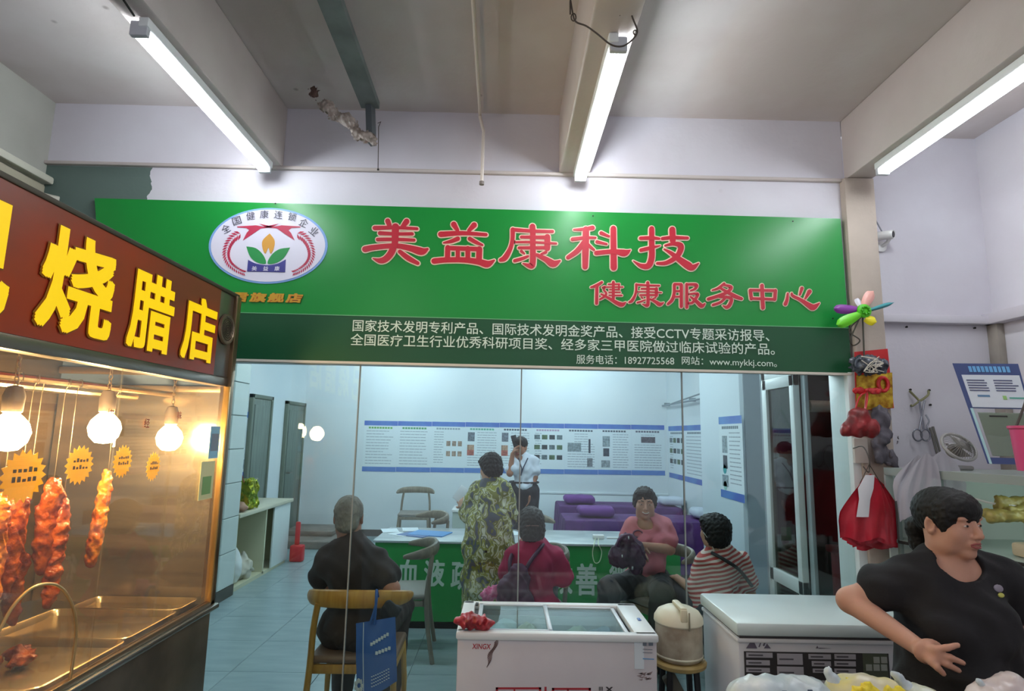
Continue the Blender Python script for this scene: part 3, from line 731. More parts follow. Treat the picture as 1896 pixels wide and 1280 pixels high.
MB().box((-1.94, 2.60, 1.80), (SX - .03, 2.608, 2.14)).build('upper_end_panel', mat('film_blue', '#8fa3c4', .5, var=.12, vs=5), ST)
MB().rbox((-1.94, 2.58, 1.845), (SX - .02, 2.6, 1.875), .003).rbox((-1.94, 2.575, 1.775), (SX - .02, 2.6, 1.80), .003).build('cross_rail', mat('brass_rail', '#a58a68', .35, .7), ST)
MB().box((-1.96, .7, 2.15), (SX - .02, 2.6, 2.17)).build('stall_roof', M_steel2, ST)
# glass
MB().box((SX - .004, .75, .925), (SX + .002, 1.86, 1.80)).build('front_glass', glass_mat('stall_glass', '#f6efe2', 1.5, haze=.05), ST, smooth=None)
MB().box((SX - .004, 1.864, .925), (SX + .002, 2.56, 1.80)).build('front_glass', glass_mat('stall_glass', '#f6efe2', 1.5, haze=.05), ST, smooth=None)
# header
MB().rbox((SX - .05, .6, 1.80), (SX, 2.60, 1.838), .004).build('header_lower_rail', mat('header_steel', '#8f8276', .3, .8, var=.2), ST)
MB().rbox((SX - .05, .6, 2.196), (SX + .003, 2.605, 2.212), .003).build('header_cap', mat('header_dark', '#4b4438', .5, .3), ST)
MB().box((SX - .05, .6, 1.838), (SX - .002, 2.44, 2.197)).build('header_panel', mat('stall_red', '#b5401f', .3, c2='#8a4230', vs=1.6, stretch=(1, 1.2, 1.8)), ST)
MB().rbox((SX - .05, 2.44, 1.838), (SX - .004, 2.60, 2.197), .004).build('header_end_plate', mat('header_steel', '#8f8276', .3, .8, var=.2), ST)
cf = Vector((SX, 2.505, 2.04))
MB().lathe([(.0, .004), (.035, .006), (.05, .002), (.058, .010), (.064, .010), (.066, 0)], cf, (1, 0, 0), 28).build('round_vent', mat('vent_metal', '#9a8570', .35, .7), ST)
sk = bpy.data.objects['round_vent']
m = MB()
for k in range(1, 6): m.tube([cf + Vector((.009, .0095 * k * math.cos(a), .0095 * k * math.sin(a))) for a in [2 * math.pi * j / 20 for j in range(21)]], .0014, 5, cap=False)
m.build('vent_grille', mat('vent_dark', '#3b332d', .5, .5), sk)
M_yel = mat('stall_yellow', '#ffd200', .5, emit=.35)
for ch, y0, y1, z0, z1, bo in (('记', 1.06, 1.40, 1.865, 2.155, .026), ('烧', 1.485, 1.775, 1.868, 2.150, .026), ('腊', 1.852, 2.10, 1.872, 2.135, .026), ('店', 2.165, 2.412, 1.876, 2.125, .026)):
    text_on(ch, M_yel, ST, (SX + .001, y0, z0), (0, 1, 0), (0, 0, 1), y1 - y0, z1 - z0, bold=bo, th=.004)
    text_on(ch, mat('stall_gold_edge', '#8a5a14', .5), ST, (SX + .000, y0 - .004, z0 - .004), (0, 1, 0), (0, 0, 1), y1 - y0 + .008, z1 - z0 + .008, bold=bo + .010, th=.002)
# stickers on the glass by the post
MB().box((SX + .002, 2.45, 1.50), (SX + .004, 2.53, 1.63)).build('sticker', mat('sticker_blue', '#8fbfd4', .5), ST)
MB().box((SX + .0045, 2.46, 1.53), (SX + .005, 2.52, 1.60)).build('sticker_print', mat('sticker_grey', '#7d8794', .5), ST)
MB().box((SX + .002, 2.40, 1.34), (SX + .004, 2.51, 1.49)).build('sticker', mat('sticker_cream', '#ded39a', .5), ST)
MB().box((SX + .0045, 2.42, 1.36), (SX + .005, 2.49, 1.43)).build('sticker_print', mat('sticker_green', '#7da05c', .5), ST)
MB().tube([(-1.42, .75, 1.755), (-1.42, 2.55, 1.76)], .012, 10).build('hanging_rod', mat('chrome_rod', '#c9b08a', .2, .95), ST)
MB().tube([(-1.55, .75, 1.745), (-1.55, 2.5, 1.745)], .016, 10).build('hanging_rod', mat('chrome_rod', '#c9b08a', .2, .95), ST)
MB().tube(catmull([at(x, y, X=SX + .004) for x, y in ((-30, 1220), (0, 1165), (28, 1118), (62, 1088), (98, 1082), (122, 1098), (138, 1135), (141, 1180), (130, 1258))], 5), .004, 8).build('arched_hatch_trim', mat('hatch_trim', '#c9a36d', .35, .6), ST)
# small red characters on the glass
for ch, px, py, s_ in (('烧', 196, 776, .03), ('味', 327, 776, .028), ('经', 265, 792, .03)):
    p = at(px, py, X=SX + .003); text_on(ch, mat('glass_red', '#b04a2c', .5), ST, p, (0, 1, 0), (0, 0, 1), s_, s_, bold=.01)
# bulbs
M_bulb = emit_mat('bulb_light', '#ffe9b8', BULB_E)
for i, (y, z, lab) in enumerate(((1.66, 1.60, 'glowing bulb in the roast stall nearest the left edge'), (2.05, 1.615, 'glowing bulb in the roast stall, middle one of the three'), (2.45, 1.58, 'glowing bulb in the roast stall nearest the corner post'))):
    t = thing('hanging_bulb', lab, 'bulb', (-1.36, y, z), 'bulbs inside the roast stall')
    MB().lathe([(.0, -.052), (.024, -.048), (.042, -.028), (.049, 0), (.042, .024), (.027, .042), (.016, .052)], (-1.36, y, z), (0, 0, 1), 20).build('bulb', M_bulb, t, 180)
    MB().lathe([(.017, .05), (.024, .056), (.026, .10), (.018, .125), (.0, .13)], (-1.36, y, z), (0, 0, 1), 16).build('socket', mat('socket_brown', '#8d7866', .5), t)
    m = MB(); k = 0; zz = z + .13
    while zz < 2.14:
        m.tube([Vector((-1.36, y, zz)) + Vector((.006 * math.cos(a) * (k % 2), .006 * math.cos(a) * (1 - k % 2), .009 * math.sin(a))) for a in [j * math.pi / 4 for j in range(9)]], .0018, 4, cap=False); zz += .015; k += 1
    m.build('chain', mat('chain_metal', '#c0aa88', .4, .7), t)
# price stars
TAGM = translucent(mat('tag_yellow', '#f7d800', .5), .6)
def star(name, y, z, ry, rz, label, x=-1.215, txt='特价'):
    t = thing(name, label, 'price tag', (x, y, z - rz), 'yellow starburst price tags behind the stall glass')
    n = 18; poly = []
    for k in range(2 * n):
        rr = 1.0 if k % 2 == 0 else .80; a = math.pi * k / n; poly.append((ry * rr * math.cos(a), rz * rr * math.sin(a)))
    MB().prism(poly, (x, y, z), (0, 1, 0), (0, 0, 1), .001).build('card', TAGM, t, smooth=None)
    m = MB(); rs = random.Random(int(y * 1000))
    for r_ in (0, 1):
        for k in range(5):
            yy = y - ry * .5 + k * ry * .22; zz = z + rz * (.15 - .35 * r_)
            m.box((x + .003, yy, zz), (x + .0042, yy + ry * .13, zz + rz * rs.uniform(.1, .22)))
    m.build('handwriting', mat('ink_dark', '#6a6020', .6), t, smooth=None)
star('price_tag', 1.545, 1.492, .075, .068, 'large yellow starburst price tag nearest the left edge of the stall')
star('price_tag', 1.742, 1.510, .058, .056, 'yellow starburst price tag under the middle bulb')
star('price_tag', 1.935, 1.512, .048, .052, 'yellow starburst price tag left of the corner bulb')
star('price_tag', 2.105, 1.487, .042, .050, 'smallest yellow starburst price tag below the corner bulb')
star('price_tag', 1.40, 1.45, .06, .06, 'yellow starburst price tag cut by the left edge of the photo', x=-1.23)
# meats
M_meat = mat('roast_glaze', '#cf6418', .22, c2='#7e2606', vs=28, bump=.7, bs=70, sss=.15)
M_meat2 = mat('roast_gold', '#e3901c', .22, c2='#b4480c', vs=22, bump=.6, bs=70, sss=.15)
M_hook = mat('meat_hook', '#6e5f4a', .4, .8)
def hook(t, p, z1=1.755):
    MB().tube(catmull([(p[0], p[1], z1 + .012), (p[0] + .012, p[1], z1 + .014), (p[0] + .013, p[1], z1 - .01), (p[0], p[1], z1 - .04), (p[0], p[1], p[2] + .02), (p[0] - .012, p[1], p[2] - .01), (p[0], p[1], p[2] - .02)], 4), .0014, 6).build('hook', M_hook, t)
def slab(name, y, z0, z1, w_, label, m=M_meat, x=-1.42, seed=1, lean=.0, group='roast meats hanging in the stall'):
    t = thing(name, label, 'roast meat', (x, y, z0), group); rs = random.Random(seed); s = SDF(.018)
    n = 7
    for k in range(n + 1):
        f_ = k / n; zz = z1 + (z0 - z1) * f_
        s.ell((x + rs.uniform(-.006, .006), y + lean * f_ + rs.uniform(-.006, .006), zz), (.020, w_ * rs.uniform(.8, 1.15) * (.6 + .5 * math.sin(math.pi * min(f_ * .9 + .1, 1))), abs(z1 - z0) / n * 1.25))
    s.build('meat', m, t, h=.0045, wob=.0028, wl=.035, seed=seed); hook(t, (x, y, z1)); return t
slab('roast_pork_strip', 2.185, 1.18, 1.425, .019, 'single golden roast pork strip hanging apart, nearest the corner post', M_meat2, lean=-.03, seed=3)
slab('roast_ribs', 1.93, 1.20, 1.42, .040, 'roast rib rack hanging left of the single golden strip', seed=5)
slab('roast_goose_neck', 1.955, 1.10, 1.36, .022, 'curled roast piece hanging lowest beside the rib rack', seed=8, x=-1.40)
slab('roast_pork_belly', 1.80, 1.17, 1.40, .036, 'roast pork belly slab hanging third from the right', M_meat, seed=11)
slab('roast_duck_half', 1.715, 1.14, 1.39, .034, 'half roast duck hanging under the largest price tag', M_meat2, seed=13, x=-1.40)
slab('roast_pork_shank', 1.63, 1.12, 1.38, .036, 'roast shank hanging second from the left edge', M_meat, seed=17)
slab('roast_goose_piece', 1.55, 1.15, 1.39, .034, 'roast goose leg hanging at the left edge', M_meat2, seed=19)
slab('roast_tail', 1.86, 1.06, 1.22, .020, 'thin roast end piece hanging lowest in the middle of the row', M_meat, seed=23, x=-1.44)
# trays
def tray(x0, x1, y0, y1, label, z=.906):
    t = thing('metal_tray', label, 'tray', ((x0 + x1) / 2, (y0 + y1) / 2, z), 'steel trays on the stall counter'); m = MB()
    m.rbox((x0 + .012, y0 + .012, z), (x1 - .012, y1 - .012, z + .004), .002)
    for q in ((x0, y0, x1, y0), (x1, y0, x1, y1), (x1, y1, x0, y1), (x0, y1, x0, y0)):
        pass
    n = 6; ring = []
    for (cx, cy, a0) in ((x1 - .03, y1 - .03, 0), (x0 + .03, y1 - .03, 90), (x0 + .03, y0 + .03, 180), (x1 - .03, y0 + .03, 270)):
        for k in range(n): a = math.radians(a0 + 90 * k / (n - 1)); ring.append((cx + .03 * math.cos(a), cy + .03 * math.sin(a), math.cos(a), math.sin(a)))
    N_ = len(ring); prof = [(-.012, .003), (-.004, .022), (.0, .026), (.004, .024), (.0, .018), (-.006, .0)]
    v = [(rx + o_ * nx, ry + o_ * ny, z + h_) for o_, h_ in prof for rx, ry, nx, ny in ring]
    m.add(v, [(i * N_ + k, i * N_ + (k + 1) % N_, (i + 1) * N_ + (k + 1) % N_, (i + 1) * N_ + k) for i in range(len(prof) - 1) for k in range(N_)])
    m.build('pan', mat('tray_steel', '#cbb795', .25, .9, var=.35, vs=9, bump=.05, bs=20), t); return t
tray(-1.66, -1.245, 2.42, 2.585, 'empty steel tray at the far end of the stall counter')
tray(-1.70, -1.235, 2.09, 2.405, 'greasy steel tray in the middle of the stall counter')
tray(-1.68, -1.225, 1.70, 2.08, 'nearest steel tray, holding roast wings')
def lump(label, p, seed):
    rs = random.Random(seed); s = SDF(.012)
    for k in range(6): s.ell((p[0] + rs.uniform(-.03, .03), p[1] + rs.uniform(-.03, .03), p[2] + rs.uniform(.0, .022)), (rs.uniform(.015, .028), rs.uniform(.018, .03), rs.uniform(.012, .02)))
    o = s.build('roast_wing', M_meat2 if seed % 2 else M_meat, None, h=.005, wob=.006, wl=.025, seed=seed); props(o, label, 'roast meat', 'roast wings on the near tray')
lump('glazed roast wing lying left on the nearest steel tray', (-1.50, 1.87, .928), 31)
lump('glazed roast wing lying right on the nearest steel tray', (-1.43, 1.90, .928), 34)

# ================================================================== CHEST FREEZERS
M_fw = mat('freezer_white', '#ddd6d6', .35, c2='#cfc6c8', vs=2, bump=.03, bs=6)
x0, x1, y0, y1, zt = -.172, .614, 2.485, 2.915, .85
fz = thing('chest_freezer', 'small white chest freezer with sliding glass lids and red lettering', 'freezer', (.22, 2.7, 0))
m = MB().box((x0 + .045, y0 + .03, .06), (x1 - .045, y1 - .03, .5))
for lo, hi in (((x0, y0, .06), (x1, y0 + .03, .822)), ((x0, y1 - .03, .06), (x1, y1, .82)), ((x0, y0 + .001, .06), (x0 + .045, y1 - .001, .82)), ((x1 - .045, y0 + .001, .06), (x1, y1 - .001, .82))): m.rbox(lo, hi, .006)
m.build('body', M_fw, fz)
m = MB().rbox((x0 - .006, y0 - .012, .82), (x1 + .006, y0 + .03, zt), .008).rbox((x0 - .006, y1 - .035, .82), (x1 + .006, y1 + .006, zt), .008)
m.rbox((x0 - .006, y0, .82), (x0 + .05, y1, zt), .008).rbox((x1 - .085, y0, .82), (x1 + .006, y1, zt), .008); m.build('rim', M_white, fz)
MB().box((x0 + .05, y0 + .03, .50), (x1 - .085, y1 - .035, .51)).box((x0 + .045, y0 + .03, .5), (x0 + .05, y1 - .035, .8)).box((x1 - .09, y0 + .03, .5), (x1 - .085, y1 - .035, .8)).box((x0 + .05, y1 - .04, .5), (x1 - .085, y1 - .035, .8)).build('liner', M_white, fz)
for i, (a, b, z) in enumerate(((x0 + .07, .205, .838), (.19, x1 - .10, .830))):
    o = MB().rbox((a, y0 + .03, z), (a + .018, y1 - .035, z + .012), .003).rbox((b - .018, y0 + .03, z), (b, y1 - .035, z + .012), .003).rbox((a, y0 + .03, z), (b, y0 + .042, z + .012), .003).rbox((a, y1 - .05, z), (b, y1 - .035, z + .012), .003).build('sliding_lid', mat('lid_frame', '#cfd3d8', .3), fz)
    MB().box((a + .018, y0 + .042, z + .003), (b - .018, y1 - .05, z + .008)).build('lid_glass', glass_mat('lid_glass', '#e6f2f1', 1.5, haze=.015), o, smooth=None)
MB().rbox((x0 + .052, y0 + .34, .852), (x0 + .066, y0 + .385, .857), .002).build('lid_lock', M_dark, fz)
MB().rbox((x1 - .035, y0 + .17, .851), (x1 - .022, y0 + .20, .854), .001).build('blue_mark', mat('blue_mark', '#4a68a8', .5), fz)
bx = [(-.03, 2.60, .06, '#dfeaf0'), (.08, 2.7, .07, '#d8cfa8'), (.14, 2.8, .06, '#e9e2e2'), (.30, 2.66, .075, '#c9d0b4'), (.42, 2.72, .06, '#9ea6b2'), (.0, 2.8, .06, '#dce9ea')]
for i, (x, y, r_, c) in enumerate(bx):
    o = SDF(.02).box((x, y, .60), (r_, r_ * .9, .09), .03).ell((x, y, .73 + r_ * .3), (r_ * 1.2, r_, r_ * .6)).ell((x + .03, y + .02, .755), (r_ * .7, r_ * .8, r_ * .8)).build('frozen_bag', mat('frozen%d' % i, c, .35, bump=.5, bs=25), None, h=.008, wob=.005, wl=.06, seed=i)
    props(o, 'frosty bag of frozen food under the %s, %s' % (('left glass lid', 'left front') if x < .05 and y < 2.7 else (('left glass lid', 'left back') if x < .05 else (('left glass lid', 'beside the lid frame') if x < .2 and y < 2.75 else (('left glass lid', 'back middle') if x < .2 else (('right glass lid', 'front') if x < .35 else ('right glass lid', 'darkest one')))))), 'frozen food', 'frozen bags in the glass-lid freezer')
M_fr = mat('freezer_red', '#b3303a', .45); M_fk = mat('freezer_black', '#3a3436', .5)
yf = y0 - .0005
def ft(body, pxa, pya, w_px, h_px, m=M_fr, bold=.02, sh=0):
    a = at(pxa, pya, Y=yf); b = at(pxa + w_px, pya, Y=yf); h = (at(pxa, pya - h_px, Y=yf) - a).length
    text_on(body, m, fz, (a.x, yf, a.z), (1, 0, 0), (0, 0, 1), b.x - a.x, h, bold=bold, th=.001, shear=sh)
ft('XINGX', 874, 1202, 34, 10, bold=.012, sh=.002)
def decal(px, py, polys, m, par=fz, Y=None):
    mb = MB(); Y = yf if Y is None else Y
    for poly in polys:
        a = [at(px + x, py + y, Y=Y) for x, y in poly]; mb.add([(p.x, Y - .001, p.z) for p in a], [tuple(range(len(a)))])
    mb.build('decal', m, par, smooth=None)
rs = random.Random(4)
feather = []
for k in range(16):
    x = 22 - k * 1.1 + 2 * math.sin(k * .6); y = -14 + k * 3.0; l = 7 - abs(k - 6) * .5
    feather.append([(x - l, y + 4), (x - l + 1, y + 6), (x + l * .8, y - 1), (x + l * .8, y - 3)])
decal(897, 1200, feather, mat('feather_print', '#7d6460', .6))
decal(1174, 1250, [[(x, y), (x + rs.uniform(6, 12), y - rs.uniform(1, 4)), (x + rs.uniform(4, 8), y + rs.uniform(1, 3))] for x, y in [(rs.uniform(3, 26), rs.uniform(-4, 10)) for _ in range(14)]], mat('scroll_print', '#9b8686', .6))
def frame_poly(x0, y0, x1, y1, w_): return [[(x0, y0), (x1, y0), (x1, y0 + w_), (x0, y0 + w_)], [(x0, y0), (x0 + w_, y0), (x0 + w_, y1), (x0, y1)], [(x1 - w_, y0), (x1, y0), (x1, y1), (x1 - w_, y1)]]
decal(0, 0, frame_poly(918, 1273, 1002, 1300, 4) + frame_poly(1022, 1274, 1094, 1300, 4) + [[(1008, 1272), (1012, 1272), (1012, 1290), (1008, 1290)], [(951, 1276), (954, 1276), (954, 1290), (951, 1290)], [(1050, 1276), (1053, 1276), (1053, 1290), (1050, 1290)]], M_fr)
ft('X', 1121, 1282, 14, 10, M_fk, .03); ft('III', 1109, 1279, 7, 7, M_fk, .02)
MB().box((.524, yf - .003, .722), (.562, yf, .8195)).build('energy_label', mat('label_white', '#dfe6ec', .5), fz)
decal(0, 0, [[(1188, 1179), (1210, 1180), (1210, 1185), (1188, 1184)], [(1190, 1219), (1211, 1220), (1211, 1222), (1190, 1221)]] , mat('label_blue', '#6b9cc8', .5), Y=yf - .004)
decal(0, 0, [[(1190, 1190), (1197, 1190), (1197, 1196), (1190, 1196)], [(1201, 1190), (1209, 1190), (1209, 1196), (1201, 1196)], [(1190, 1202), (1208, 1203), (1208, 1204), (1190, 1203)], [(1190, 1208), (1208, 1209), (1208, 1210), (1190, 1209)]], mat('label_ink', '#6c7480', .5), Y=yf - .004)
o = SDF(.015)
for k, (px, py, r_) in enumerate(((852, 1150, .026), (868, 1146, .032), (884, 1150, .034), (902, 1155, .026), (868, 1156, .03), (890, 1159, .026))):
    p = at(px, py, Y=2.50); o.ell((p.x, 2.50 + .01 * (k % 2), max(p.z, .868)), (r_ * 1.1, r_, r_ * .62))
o = o.build('red_plastic_bag', mat('red_bag', '#b52f38', .35, c2='#8c2028', vs=20, bump=.6, bs=22), None, h=.004, wob=.005, wl=.035, seed=3)
props(o, 'crumpled red plastic bag lying on the left front corner of the glass-lid freezer', 'plastic bag')
# freezer 2
x0, x1, y0, y1, zt = .93, 1.79, 2.485, 2.93, .90
f2 = thing('chest_freezer', 'larger white chest freezer with a solid lid and printed black panel behind the vendor', 'freezer', (1.5, 2.7, 0))
MB().rbox((x0 + .01, y0 + .012, .05), (x1 - .01, y1, .832), .012).build('body', mat('freezer2_white', '#d5d3d6', .35), f2)
MB().rbox((x0, y0 - .005, .848), (x1, y1 + .005, zt), .012).build('lid', mat('lid_white', '#d9e4e2', .3, var=.05), f2)
MB().box((x0 + .015, y0 + .008, .838), (x1 - .015, y1 - .005, .849)).build('gasket', mat('gasket', '#4f4a4a', .7), f2)
MB().rbox((x0 + .005, y0 + .004, .822), (x1 - .005, y1, .839), .005).build('upper_trim', mat('trim_white', '#e6e4e6', .35), f2)
yb = y0 + .0115
def pz(px, py): p = at(px, py, Y=yb); return p.x, p.z
def plate(name, pxa, pya, pxb, pyb, m, par, dy=.001):
    a = pz(pxa, pya); b = pz(pxb, pyb); return MB().box((a[0], yb - dy, b[1]), (b[0], yb - dy + .001, a[1])).build(name, m, par, smooth=None)
pn = plate('printed_panel', 1377, 1206, 1648, 1262, mat('panel_black', '#3e3a3a', .45), f2, .002)
for (a, b, c, d) in [(1381, 1208, 1430, 1218), (1381, 1222, 1425, 1232), (1381, 1236, 1425, 1245), (1438, 1210, 1486, 1231), (1438, 1234, 1488, 1256), (1496, 1211, 1538, 1221), (1502, 1224, 1538, 1234), (1504, 1238, 1538, 1246), (1544, 1211, 1584, 1221), (1544, 1224, 1584, 1234), (1544, 1238, 1584, 1247)]:
    plate('panel_cell', a, b, c, d, mat('cell_light', '#b9b3b8', .5), f2, .0035)
    plate('cell_print', a + 4, (b + d) / 2 - 1.5, a + 4 + (c - a) * .55, (b + d) / 2 + 1.5, mat('cell_ink', '#5d585c', .5), f2, .0042)
plate('panel_cell', 1596, 1210, 1645, 1256, mat('cell_olive', '#565c4c', .5), f2, .003)
for i in range(3):
    for j in range(2): 
        if (i, j) != (0, 0): plate('grid_cell', 1602 + i * 14, 1216 + j * 14, 1614 + i * 14, 1228 + j * 14, mat('grid_pale', '#a9aca4', .5), f2, .0042)
plate('energy_label', 1663, 1204, 1680, 1250, mat('label_pale', '#a8b2b4', .5), f2, .002)
dec = MB()
for poly in ([(1381, 1201), (1393, 1183), (1402, 1201)], [(1404, 1198), (1410, 1184), (1411, 1186), (1406, 1199)], [(1412, 1196), (1420, 1176), (1422, 1178), (1415, 1197)], [(1414, 1201), (1420, 1192), (1427, 1201)], [(1510, 1201), (1513, 1196), (1516, 1201)], [(1516, 1199.5), (1540, 1201), (1516, 1201.5)]):
    a = [pz(*p) for p in poly]; dec.add([(p[0], yb - .001, p[1]) for p in a], [tuple(range(len(a)))])
dec.build('landscape_print', mat('ink_print', '#6b6270', .6), f2, smooth=None)
# stool and rice cooker
st = thing('wooden_stool', 'low stool with a round yellow top and black legs between the two freezers', 'stool', (.79, 2.84, 0))
cx, cy = .79, 2.80
MB().lathe([(0, -.03), (.10, -.03), (.115, -.022), (.118, -.008), (.11, 0), (0, 0)], (cx, cy, .655), (0, 0, 1), 28).build('seat', mat('stool_wood', '#b59a5e', .5, var=.3, vs=8), st)
for k in range(4):
    a = math.pi / 4 + k * math.pi / 2; MB().tube([(cx + .08 * math.cos(a), cy + .08 * math.sin(a), .63), (cx + .125 * math.cos(a), cy + .125 * math.sin(a), .0)], .014, 8).build('leg', mat('black_metal', '#27272a', .4, .3), st)
m = MB(); 
for z, r_ in ((.30, .10),): m.tube([(cx + r_ * math.cos(a), cy + r_ * math.sin(a), z) for a in [2 * math.pi * j / 24 for j in range(25)]], .006, 6, cap=False)
m.build('ring_brace', mat('black_metal', '#27272a', .4, .3), st)
MB().rbox((cx - .03, cy - .02, .38), (cx + .03, cy + .02, .60), .01, R=Matrix.Rotation(-.5, 3, 'Y')).build('hanging_strap', mat('strap_grey', '#5d584c', .6), st)
rc = thing('insulated_bucket', 'stained cream insulated bucket with a domed lid standing on the stool', 'bucket', (cx, cy, .655))
MB().lathe([(0, .0), (.09, .0), (.098, .008), (.102, .02), (.102, .14), (.100, .155), (0, .155)], (cx, cy, .656), (0, 0, 1), 32).build('body', mat('stained_cream', '#c9bfa8', .5, c2='#9c8a74', vs=9, bump=.1), rc)
MB().lathe([(.104, .15), (.108, .156), (.106, .175), (.09, .20), (.06, .215), (0, .222)], (cx, cy, .656), (0, 0, 1), 32).build('lid', mat('cream_lid', '#e3dcc2', .45, var=.12, vs=8), rc)
MB().tube([(cx + .1 * math.cos(a), cy + .1 * math.sin(a), .676) for a in [2 * math.pi * j / 24 for j in range(25)]], .005, 6, cap=False).build('foot_ring', mat('cream_lid', '#e3dcc2', .45), rc)
MB().rbox((cx - .018, cy - .105, .83), (cx + .012, cy - .085, .885), .006).rbox((cx - .018, cy - .10, .875), (cx + .012, cy + .04, .892), .007).build('handle', mat('cream_handle', '#d9d0b2', .45), rc)
MB().rbox((cx + .013, cy - .112, .80), (cx + .02, cy - .106, .875), .002).build('latch', mat('latch_grey', '#8b8470', .5), rc)

# ================================================================== CLINIC FURNITURE
M_wood = mat('honey_wood', '#c8943f', .4, c2='#b57d30', vs=6, stretch=(8, 1, 1), bump=.03)
M_wood2 = mat('grey_oak', '#8f8674', .45, c2='#7c7464', vs=6, stretch=(8, 1, 1))
M_seat = mat('seat_brown', '#7b5b46', .5); M_seat2 = mat('seat_grey', '#8a857c', .5)
def make_chair(label, wood, seat, group=None):
    """horn-back wooden chair, local frame: sitter faces +Y"""
    t = thing('dining_chair', label, 'chair', (0, 0, 0), group)
    m = MB(); pl = [(-.21, -.19), (.21, -.19), (.235, .20), (-.235, .20)]
    MB().rbox((-.225, -.20, .425), (.225, .21, .465), .018, 3).build('seat', seat, t)
    MB().rbox((-.205, -.195, .375), (.205, -.17, .42), .004).rbox((-.215, .175, .375), (.215, .20, .42), .004).rbox((-.22, -.18, .38), (-.2, .19, .42), .004).rbox((.2, -.18, .38), (.22, .19, .42), .004).build('seat_frame', wood, t)
    for s_ in (-1, 1):
        MB().tube([(s_ * .205, .185, .43), (s_ * .22, .20, .22), (s_ * .225, .205, 0)], [.017, .016, .011], 10).build('leg', wood, t)
        MB().tube(catmull([(s_ * .24, -.265, 0), (s_ * .225, -.225, .22), (s_ * .215, -.205, .42), (s_ * .205, -.22, .60), (s_ * .185, -.235, .735)], 3), .0165, 10).build('leg', wood, t)
    pts = catmull([(-.275, -.03, .735), (-.255, -.13, .745), (-.18, -.225, .757), (0, -.262, .762), (.18, -.225, .757), (.255, -.13, .745), (.275, -.03, .735)], 6)
    n = len(pts); me = MB(); v = []
    for i, p in enumerate(pts):
        f_ = abs(i / (n - 1) - .5) * 2; hz = .036 * (1 - f_ ** 2.2) + .011; ht = .014 * (1 - f_ ** 3) + .008
        d = (pts[min(i + 1, n - 1)] - pts[max(i - 1, 0)]).normalized(); o_ = Vector((d.y, -d.x, 0)).normalized()
        for k in range(12):
            a = 2 * math.pi * k / 12; v.append(p + o_ * ht * math.cos(a) + Vector((0, 0, 1)) * hz * math.sin(a))
    me.add(v, [(i * 12 + k, i * 12 + (k + 1) % 12, (i + 1) * 12 + (k + 1) % 12, (i + 1) * 12 + k) for i in range(n - 1) for k in range(12)] + [tuple(range(11, -1, -1)), tuple((n - 1) * 12 + k for k in range(12))])
    me.build('back_rail', wood, t)
    return t
GC = 'horn-back wooden chairs in the clinic'
c1 = make_chair('honey coloured horn-back chair the grey-haired man sits on', M_wood, M_seat, GC); place(c1, (-.775, 3.50, 0), .02)
c2 = make_chair('empty greyish oak chair beside the grey-haired man, in front of the green desk', M_wood2, M_seat2, GC)
def ch(x, y, r, lab): c = copy_tree(c2); place(c, (x, y, 0), r, lab, GC); return c
place(c2, (-.77, 4.72, 0), math.radians(95))
ch(-1.32, 9.05, math.radians(184), 'empty oak chair standing against the back wall under the poster row')
ch(-.86, 6.35, math.radians(115), 'oak chair behind the desk right of the blue folder')
ch(.28, 6.2, math.radians(200), 'oak chair behind the desk just right of the magenta shirt woman')
ch(.20, 4.56, math.radians(100), 'oak chair the woman in the magenta shirt sits on')
ch(1.13, 4.66, math.radians(118), 'oak chair the smiling woman in pink sits on')
t = thing('round_stool', 'low wooden stool under the woman in the striped shirt', 'stool', (1.46, 4.25, 0))
MB().lathe([(0, .42), (.15, .42), (.16, .43), (.16, .445), (.15, .455), (0, .455)], (1.46, 4.25, 0), (0, 0, 1), 24).build('seat', M_wood2, t)
for k in range(4):
    a = math.pi / 4 + k * math.pi / 2; MB().tube([(1.46 + .10 * math.cos(a), 4.25 + .10 * math.sin(a), .42), (1.46 + .15 * math.cos(a), 4.25 + .15 * math.sin(a), 0)], .014, 8).build('leg', M_wood2, t)
# desk
DY = 5.25
a, b = at(690, 1004, Y=DY), at(1262, 1009, Y=DY); zt = .71
dk = thing('reception_desk', 'long green fronted desk with a pale marble top and white characters', 'desk', (.2, 5.5, 0))
MB().rbox((a.x, DY, zt - .02), (b.x, DY + .72, zt), .005).build('desk_top', mat('marble', '#c3cbcc', .25, c2='#a9b4b6', vs=5, stretch=(.5, 1, 1)), dk)
MB().box((a.x + .02, DY + .012, .06), (b.x - .01, DY + .03, zt - .02)).build('front_panel', mat('desk_green', '#1e9440', .35, var=.06), dk)
MB().box((a.x + .02, DY + .03, 0), (b.x - .01, DY + .65, zt - .02)).build('desk_body', mat('desk_side', '#7c8c84', .5), dk)
MB().box((a.x + .03, DY + .03, 0), (b.x - .02, DY + .04, .06)).build('toe_kick', mat('toe', '#3c3a38', .6), dk)
M_dt = mat('desk_white', '#cfe3d3', .5)
for chx, px0, px1, y0_, y1_ in (('血', 735, 776, 1036, 1085), ('液', 784, 824, 1037, 1086), ('疏', 834, 874, 1038, 1092), ('通', 905, 945, 1040, 1095), ('改', 1022, 1060, 1042, 1100), ('善', 1066, 1106, 1044, 1103), ('微', 1128, 1166, 1045, 1104), ('循', 1190, 1228, 1045, 1105)):
    p = at(px0, y1_, Y=DY + .01); q_ = at(px1, y0_, Y=DY + .01)
    text_on(chx, M_dt, dk, (p.x, DY + .0115, p.z), (1, 0, 0), (0, 0, 1), q_.x - p.x, q_.z - p.z, bold=.022, th=.002)
